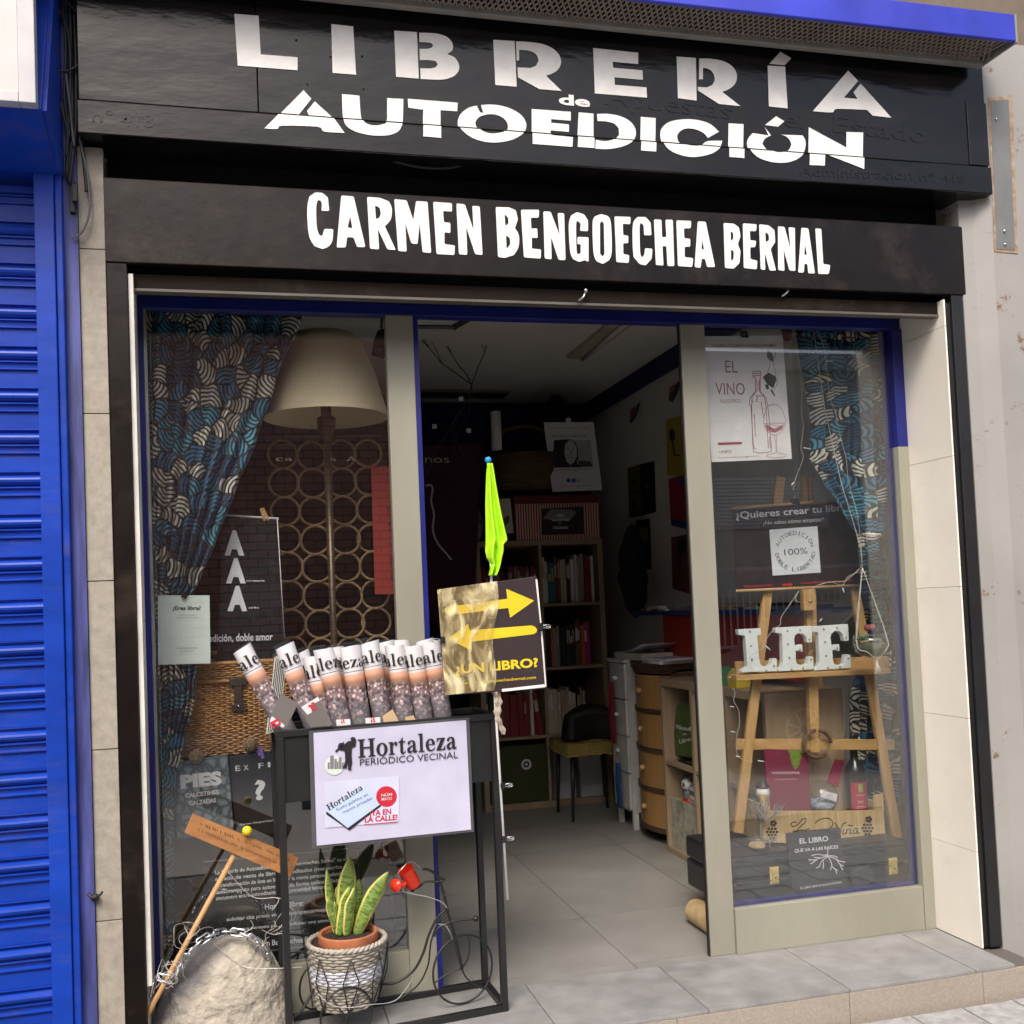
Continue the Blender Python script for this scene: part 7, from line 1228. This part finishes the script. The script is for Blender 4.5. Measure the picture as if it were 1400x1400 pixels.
tr2 = thing('tube_light', 'unlit cream fluorescent tube fitting on the shop ceiling', 'ceiling light', atZ(*z5((900, 220)), 2.9)); q = [atZ(*z5(p), 2.895) for p in [(782, 303), (868, 308), (1110, 130), (1020, 112)]]; ob('fitting', MB().prism(q, (0, 0, .03)), mat('cream light fitting', (.55, .50, .36), .5), tr2, bevel=.004); ob('tube', MB().tube([lerp(q[0], q[1], .5) + V((.03, -.05, -.012)), lerp(q[3], q[2], .5) + V((0, .05, -.012))], .014, 10), paper, tr2, True)
ag = thing('ceiling_grille', 'long slotted ventilation grille on the shop ceiling near the back', 'grille', atZ(*z5((340, 440)), 2.89)); a_, b_ = atZ(*z5((115, 452)), 2.90), atZ(*z5((555, 430)), 2.90)
ob('grille_frame', MB().box((a_.x, a_.y - .01, 2.90), (b_.x, a_.y + .22, 2.918)), mat('grey grille metal', (.22, .22, .21), .5), ag)
for k in range(24): x = lerp(a_.x + .02, b_.x - .04, k / 23); ob('slot', MB().box((x, a_.y + .02, 2.896), (x + .018, a_.y + .19, 2.8995)), black_matt, ag)
dc = thing('door_closer', 'black door closer arm under the door head', 'door closer', at(*z5((250, 158)), .40)); ob('arm', MB().tube([at(*z5((104, 156)), .40), at(*z5((268, 158)), .42)], .008, 8), black_metal, dc); ob('arm', MB().tube([at(*z5((268, 158)), .42), at(*z5((362, 104)), .50)], .012, 8), black_metal, dc)
cmn = MB().ball(at(*z5((735, 510)), 3.9), .07, 14, 10); tag(ob('ceiling_camera', cmn, black_matt, None, True), 'dark round ceiling camera near the back corner of the shop', 'camera')
cyl = at(*z5((462, 640)), 3.1); tag(ob('hanging_roll', MB().lathe([(0, -.11), (.034, -.11), (.034, .14), (0, .14)], cyl, 16), RM, None, True), 'rolled newspaper hanging upright in the dark above the woven basket', 'newspaper')
# chair with a fur cushion
cx0, cy0 = 2.0, 3.02; ch = thing('side_chair', 'dark chair with slim black legs and a mustard fleece seat cover', 'chair', (2.05, 2.98, 0))
SX0, SX1, SY0, SY1, SZ = 1.86, 2.26, 2.78, 3.18, .46
ob('seat', MB().box((SX0 + .02, SY0 + .02, SZ - .05), (SX1 - .02, SY1 - .02, SZ - .005)), dark_wood, ch, bevel=.01)
ob('fleece', MB().grid(lambda u, v: V((lerp(SX0 - .01, SX1, u), lerp(SY0 - .015, SY1, v), SZ + .012 + .014 * NZ.noise(V((u * 9, v * 9, 1))) - (.06 if (u < .04 or v < .04) else 0) * (1 + .12 * math.sin(u * 17) * math.sin(v * 13)))), 40, 30), mat('mustard fleece', (.34, .25, .07), .95, vs=70, bump=1, bs=120, bdist=.01), ch, True, solid=.012)
for x, y in ((SX0 + .05, SY0 + .04), (SX1 - .05, SY0 + .04), (SX0 + .05, SY1 - .04), (SX1 - .05, SY1 - .04)): ob('leg', MB().tube([V((x, y, SZ - .05)), V((x + (.02 if x < 2.05 else -.02) * -1, y - .01, 0))], .017, 10, r2=.009), black_metal, ch, True)
bg = MB().grid(lambda u, v: V((lerp(SX0 + .04, SX1 - .03, u), SY0 + .10 + .12 * math.sin(u * math.pi) * (1 - v), SZ + .03 + v * .20 * (1 - .25 * (2 * u - 1) ** 2))), 14, 10); tag(ob('black_bag', bg, black_matt, None, True, solid=.09), 'slumped black bag on the mustard seat of the dark chair', 'bag')
# white drawers
wx = 2.13
wd2 = thing('white_drawer_tower', 'narrow white drawer tower with round knobs and yarn hanging from them', 'drawers', (2.3, 2.53, 0)); wy0, wy1 = 2.425, 2.70; wm = mat('pale grey white lacquer', (.56, .57, .56), .45)
ob('carcass', MB().box((wx + .016, wy0, .10), (2.55, wy1, .985)), wm, wd2, bevel=.003); ob('top', MB().box((wx - .01, wy0 - .012, .986), (2.56, wy1 + .012, 1.005)), wm, wd2, bevel=.002)
for y in (wy0, wy1 - .03):
    for x in (wx + .02, 2.5): ob('foot', MB().box((x, y, 0), (x + .03, y + .03, .099)), wm, wd2)
for k in range(4):
    z = .12 + k * .217; d = ob('drawer_front', MB().box((wx, wy0 + .008, z), (wx + .0155, wy1 - .008, z + .208)), wm, wd2, bevel=.002); c = V((wx - .012, (wy0 + wy1) / 2, z + .12)); ob('knob', MB().ball(c, .014, 12, 8), paper, d, True)
def yarn(lab, p0, z0_, z1_, col):
    mb = MB(); random.seed(8)
    for k in range(7): mb.tube(cr([V((wx - .02 - .004 * (k % 3), p0 + random.uniform(-.02, .02), z0_)), V((wx - .03, p0 + .035 * math.sin(k), lerp(z0_, z1_, .5))), V((wx - .025, p0 + random.uniform(-.03, .03), z1_)), V((wx - .03, p0 - .03 * math.cos(k), lerp(z0_, z1_, .5))), V((wx - .02, p0 + random.uniform(-.02, .02), z0_))], 5), .006, 5)
    tag(ob('yarn_hank', mb, col, None, True), lab, 'yarn')
yarn('dark red hank of yarn hanging from the upper knobs of the white drawer tower', 2.60, .86, .50, flat('dark red yarn', (.22, .01, .03), .9)); yarn('blue hank of yarn hanging from the lower knobs of the white drawer tower', 2.54, .38, .12, flat('blue yarn', (.015, .07, .22), .9))
# bow fronted bamboo drawers
bd = thing('bamboo_drawers', 'dark wood chest with four bow fronted bamboo drawers', 'drawers', (2.3, 2.15, 0)); by0, by1 = 1.90, 2.40
def bow(z0_, z1_, o_, th, y0=by0, y1=by1):
    N = 14; P = [V((wx + .05 + o_ - .06 * math.sin(math.pi * k / N), lerp(y0, y1, k / N), z0_)) for k in range(N + 1)]; return MB().prism(P + [p + V((th, 0, 0)) for p in reversed(P)], (0, 0, z1_ - z0_))
ob('carcass', MB().box((wx + .075, by0, .06), (2.55, by1, .955)), dark_wood, bd); ob('top', bow(.965, 1.0, -.015, .45, by0 - .01, by1 + .01), dark_wood, bd)
for k in range(4):
    z = .095 + k * .217; ob('rail', bow(z - .026, z - .002, -.004, .06), dark_wood, bd); d = ob('drawer_front', bow(z, z + .188, 0.002, .03, by0 + .012, by1 - .012), bamboo, bd); c = V((wx - .02, (by0 + by1) / 2, z + .10)); ob('knob', MB().ball(c, .016, 12, 8).tube([c, c + V((.03, 0, 0))], .007, 8), pine, d, True)
ob('rail', bow(.945, .963, -.006, .06), dark_wood, bd)
for y in (by0 + .01, by1 - .04): ob('foot', MB().box((wx + .07, y, 0), (wx + .11, y + .03, .059)), dark_wood, bd)
# low cube shelves along the right wall
cs_ = thing('cube_shelf', 'pale oak low cube shelf along the right side of the shop', 'shelf unit', (2.3, 1.3, 0)); cy0_, cy1_ = .70, 1.885; ctz = .93
ys = [cy0_, 1.085, 1.47, 1.86]
for y in ys: ob('upright', MB().box((wx, y, .031), (2.50, y + .025, ctz - .0405)), oak_pale, cs_)
ob('top_panel', MB().box((wx - .002, cy0_, ctz - .04), (2.502, cy1_, ctz)), oak_pale, cs_, bevel=.001); ob('bottom_panel', MB().box((wx - .001, cy0_, .0), (2.501, cy1_, .03)), oak_pale, cs_)
for a, b in zip(ys[:-1], ys[1:]): ob('shelf', MB().box((wx + .003, a + .0255, .47), (2.499, b - .0005, .49)), oak_pale, cs_)
ob('back_panel', MB().box((2.503, cy0_, 0), (2.509, cy1_, ctz)), oak_pale, cs_)
def onx(f, pts, X_): return [atX(*f(p), X_) for p in pts]
fb = thing('philosophy_book', 'green leafy book titled Filosofía Libro on a small stand in the cube shelf', 'book', (2.2, 1.6, .49)); XB = 2.19
ob('cover', MB().prism(onx(z66, [(683, 612), (790, 622), (790, 862), (663, 835)], XB), (.02, 0, 0)), mat('leafy green cover', (.10, .17, .04), .4, vs=26, col2=(.015, .05, .012)), fb)
m_ = MB(); A, B_ = onx(z66, [(684, 722), (762, 734)], XB - .001); tput(m_, 'Filosofía', A, B_, .022, .02); A, B_ = onx(z66, [(697, 790), (748, 776)], XB - .001); tput(m_, 'Libro', A, B_, .022, .02); A, B_ = onx(z66, [(712, 748), (732, 750)], XB - .001); tput(m_, 'para', A, B_, .010, .01); ob('title', m_, paper, fb)
ob('book_stand', MB().tube([V((2.17, 1.52, .497)), V((2.17, 1.76, .497)), V((2.26, 1.76, .497)), V((2.26, 1.52, .497))], .006, 6, True), black_metal, fb)
rt_ = thing('panda_toy', 'small white and grey toy panda with red base on the lower cube shelf', 'toy', (2.18, 1.66, .23)); c = V((2.19, 1.70, .36))
ob('flower_box', MB().box((2.15, 1.50, .031), (2.45, 1.845, .29)), mat('floral printed card', (.50, .48, .40), .6, vs=22, col2=(.18, .20, .12)), None); tag(bpy.data.objects['flower_box'], 'cream floral printed box in the lowest compartment of the cube shelf', 'box')
ob('body', MB().ball(c + V((0, 0, -.035)), .030, 14, 10, (1, .9, 1.2)), flat('toy grey', (.12, .13, .14), .4), rt_, True); ob('head', MB().ball(c + V((-.005, 0, .02)), .034, 16, 12, (.95, 1.1, .85)), white_paint, rt_, True)
for s in (-1, 1): ob('ear', MB().ball(c + V((0, .026 * s, .047)), .011, 10, 6), MATS['toy grey'], rt_, True); ob('eye_patch', MB().ball(c + V((-.032, .014 * s, .022)), .010, 10, 6, (.5, 1, 1.2)), black_metal, rt_, True); ob('red_shoe', MB().ball(c + V((-.012, .028 * s, -.062)), .015, 10, 6), red_tin, rt_, True)
for k in range(4): tag(ob('magazine', MB().box((2.16, 1.512, .292 + k * .022), (2.44, 1.62, .310 + k * .022), (0, .05, 0)), flat('magazine ' + str(k), ((.3, .32, .36), (.55, .55, .55), (.12, .15, .2), (.4, .42, .46))[k], .5)), '%s magazine from the bottom of the short pile beside the toy panda' % ords[k], 'magazine')
gbg = thing('gift_bag', 'white gift bag printed with red fruits on the cube shelf behind the glass', 'bag', (2.2, 1.2, .49)); ob('bag', MB().box((2.14, 1.13, .491), (2.26, 1.36, .80)), flat('white gift card', (.62, .62, .66), .5), gbg); m_ = MB(); random.seed(2)
for k in range(14): yy, zz = random.uniform(1.15, 1.34), random.uniform(.52, .78); m_.prism([V((2.1388, yy + .011 * math.cos(a_ * math.tau / 8), zz + .016 * math.sin(a_ * math.tau / 8))) for a_ in range(8)], (0, 0, 0))
stuff(ob('fruit_print', m_, red_ink, gbg))
for nm, lab, y, z, m in (('toy_block', 'small green toy block on top of the cube shelf', 1.16, ctz, flat('toy green', (.04, .25, .08), .5)), ('toy_house', 'small yellow toy house on top of the cube shelf', 1.0, ctz, flat('toy yellow', (.6, .45, .03), .5))): tag(ob(nm, MB().box((2.15, y, z + .001), (2.22, y + .09, z + .055)).prism([V((2.15, y - .004, z + .056)), V((2.15, y + .094, z + .056)), V((2.15, y + .045, z + .09))], (.07, 0, 0)), m), lab, 'toy')
# things on the chests
def slab(nm, lab, cat, a, b, rot, m): return tag(ob(nm, MB().box(a, b, rot), m), lab, cat)
slab('paper_ream', 'thick cream ream of paper on the white and bamboo chests', 'paper', (2.15, 2.22, 1.006), (2.45, 2.62, 1.045), (0, 0, .05), flat('cream ream', (.56, .52, .44), .7)); tag(ob('curled_sheet', MB().grid(lambda u, v: V((lerp(2.14, 2.36, v), lerp(2.16, 2.52, u), 1.052 + .05 * (1 - u) ** 2)), 14, 3), paper, None, True, solid=.001), 'curling white sheet lying on the cream ream', 'paper')
slab('white_book', 'flat white book lying at the front of the bamboo chest', 'book', (2.13, 1.86, 1.002), (2.35, 2.12, 1.022), None, paper); slab('lilac_folder', 'lilac white folder lying on the flat white book', 'folder', (2.12, 1.80, 1.024), (2.33, 2.08, 1.032), (0, 0, .1), lilac_paper)
# display table with red front
dt = thing('display_table', 'wall table with a blue top edge and a deep red front panel', 'table', (2.45, 1.6, 1.0)); ob('table_top', MB().box((2.33, .75, 1.262), (2.61, 2.75, 1.285)), flat('blue table edge', (.02, .05, .22), .4), dt); ob('front_panel', MB().box((2.36, .76, .96), (2.375, 2.35, 1.261)), flat('deep red panel', (.36, .03, .012), .5), dt); ob('bracket', MB().box((2.40, 2.3, .935), (2.6, 2.34, 1.261)), dark_wood, dt)
random.seed(9)
for k in range(13):
    y = .82 + k * .14; m = BM[random.choice((2, 3, 0, 9, 11, 3))]; tag(ob('flat_book', MB().box((2.34, y, 1.287 + (k % 2) * .014), (2.56, y + .17, 1.300 + (k % 2) * .014), (0, 0, random.uniform(-.15, .15))), m), '%s book lying flat along the blue edged wall table' % ords[k], 'book', 'books lying on the wall table')
tag(ob('dark_plant', MB().grid(lambda u, v: V((2.42, 2.95, 1.55)) + V((math.cos(u * math.tau) * .085, math.sin(u * math.tau) * .09, 0)) * (max(0, math.sin(v * math.pi)) ** .6) * (1 + .35 * NZ.noise(V((u * 9, v * 7, 2))) + .15 * math.sin(u * 40 + v * 9)) + V((0, 0, (v - .5) * .62)), 60, 30), mat('black ruffled fabric', (.012, .012, .014), .9, bump=1, bs=25, bdist=.05), None, True), 'dark ruffled garment hanging in the corner beside the bookcase', 'garment')
# posters on the right wall
XW = 2.606
def wpost(name, lab, quad, m, extra=()):
    t = thing(name, lab, 'poster', atX(*z5(quad[3]), XW)); ob('sheet', MB().prism(onx(z5, quad, XW), (.003, 0, 0)), m, t)
    for k, (poly, mm) in enumerate(extra): ob('printed_shape', MB().prism(onx(z5, poly, XW - .001 - .0003 * k), (0, 0, 0)), mm, t)
def disc(cx_, cy_, rx, ry, n=16): return [(cx_ + rx * math.cos(a_ * math.tau / n), cy_ + ry * math.sin(a_ * math.tau / n)) for a_ in range(n)]
wpost('yellow_poster', 'dull yellow poster with a dark racket shape high on the right wall', [(1236, 580), (1330, 555), (1335, 838), (1240, 832)], flat('dull yellow print', (.45, .34, .05), .6), [(disc(1263, 650, 13, 30), ink), ([(1262, 680), (1268, 680), (1280, 740), (1305, 738), (1300, 745), (1270, 745)], ink)])
wpost('olive_poster', 'olive poster with a four petal figure, left half of a pair on the wall', [(1060, 800), (1112, 785), (1122, 1018), (1068, 1025)], flat('olive print', (.12, .13, .03), .6), [(disc(1090, 860, 8, 18), ink), (disc(1090, 970, 8, 22), ink), (disc(1076, 910, 9, 12), ink), (disc(1105, 908, 9, 12), ink)])
wpost('black_poster', 'black poster with a small pale sign, right half of a pair on the wall', [(1114, 784), (1180, 768), (1187, 1000), (1124, 1016)], flat('black poster print', (.012, .012, .014), .5), [(disc(1149, 880, 6, 12), grey_ink), ([(1147, 895), (1151, 895), (1151, 925), (1147, 925)], grey_ink)])
wpost('disc_poster', 'narrow black poster with a dull yellow disc on the right wall', [(1096, 1040), (1160, 1030), (1167, 1260), (1102, 1250)], MATS['black poster print'], [(disc(1130, 1105, 26, 44), flat('dull lime print', (.24, .25, .04), .6))])
wpost('red_blue_poster', 'red and blue poster on the right wall beside the door stile', [(1246, 850), (1340, 825), (1345, 1085), (1258, 1060)], flat('dull red print', (.30, .02, .03), .6), [([(1258, 1030), (1345, 1050), (1345, 1082), (1258, 1060)], flat('dull blue print', (.02, .04, .16), .6)), ([(1295, 840), (1340, 826), (1340, 870), (1297, 880)], MATS['dull blue print'])])
wpost('brown_poster', 'reddish brown poster with a black balloon shape low on the right wall', [(1258, 1115), (1345, 1100), (1350, 1375), (1265, 1350)], flat('reddish brown print', (.16, .06, .05), .6), [(disc(1305, 1155, 22, 40), ink), ([(1300, 1195), (1310, 1195), (1300, 1240), (1292, 1245)], ink)])
for lab, pts in (('upper striped paper bird on the right wall near the door stile', [(1245, 490), (1262, 440), (1290, 405), (1300, 415), (1285, 460), (1262, 500)]), ('lower striped paper bird on the right wall', [(1068, 590), (1085, 545), (1112, 498), (1114, 512), (1098, 560), (1075, 597)])):
    c0_ = pts[0]; t = thing('paper_bird', lab, 'ornament', atX(*z5(c0_), XW)); ob('wing', MB().prism(onx(z5, pts, XW - .004), (.003, 0, 0)), flat('navy paper', (.06, .05, .12), .7), t); ob('wing', MB().prism(onx(z5, [(c0_[0] + 2, c0_[1] - 15), (c0_[0] + 5, c0_[1] - 55), (c0_[0] + 25, c0_[1] - 70), (c0_[0] + 28, c0_[1] - 50)], XW - .008), (.003, 0, 0)), flat('dull pink paper', (.35, .10, .08), .7), t)
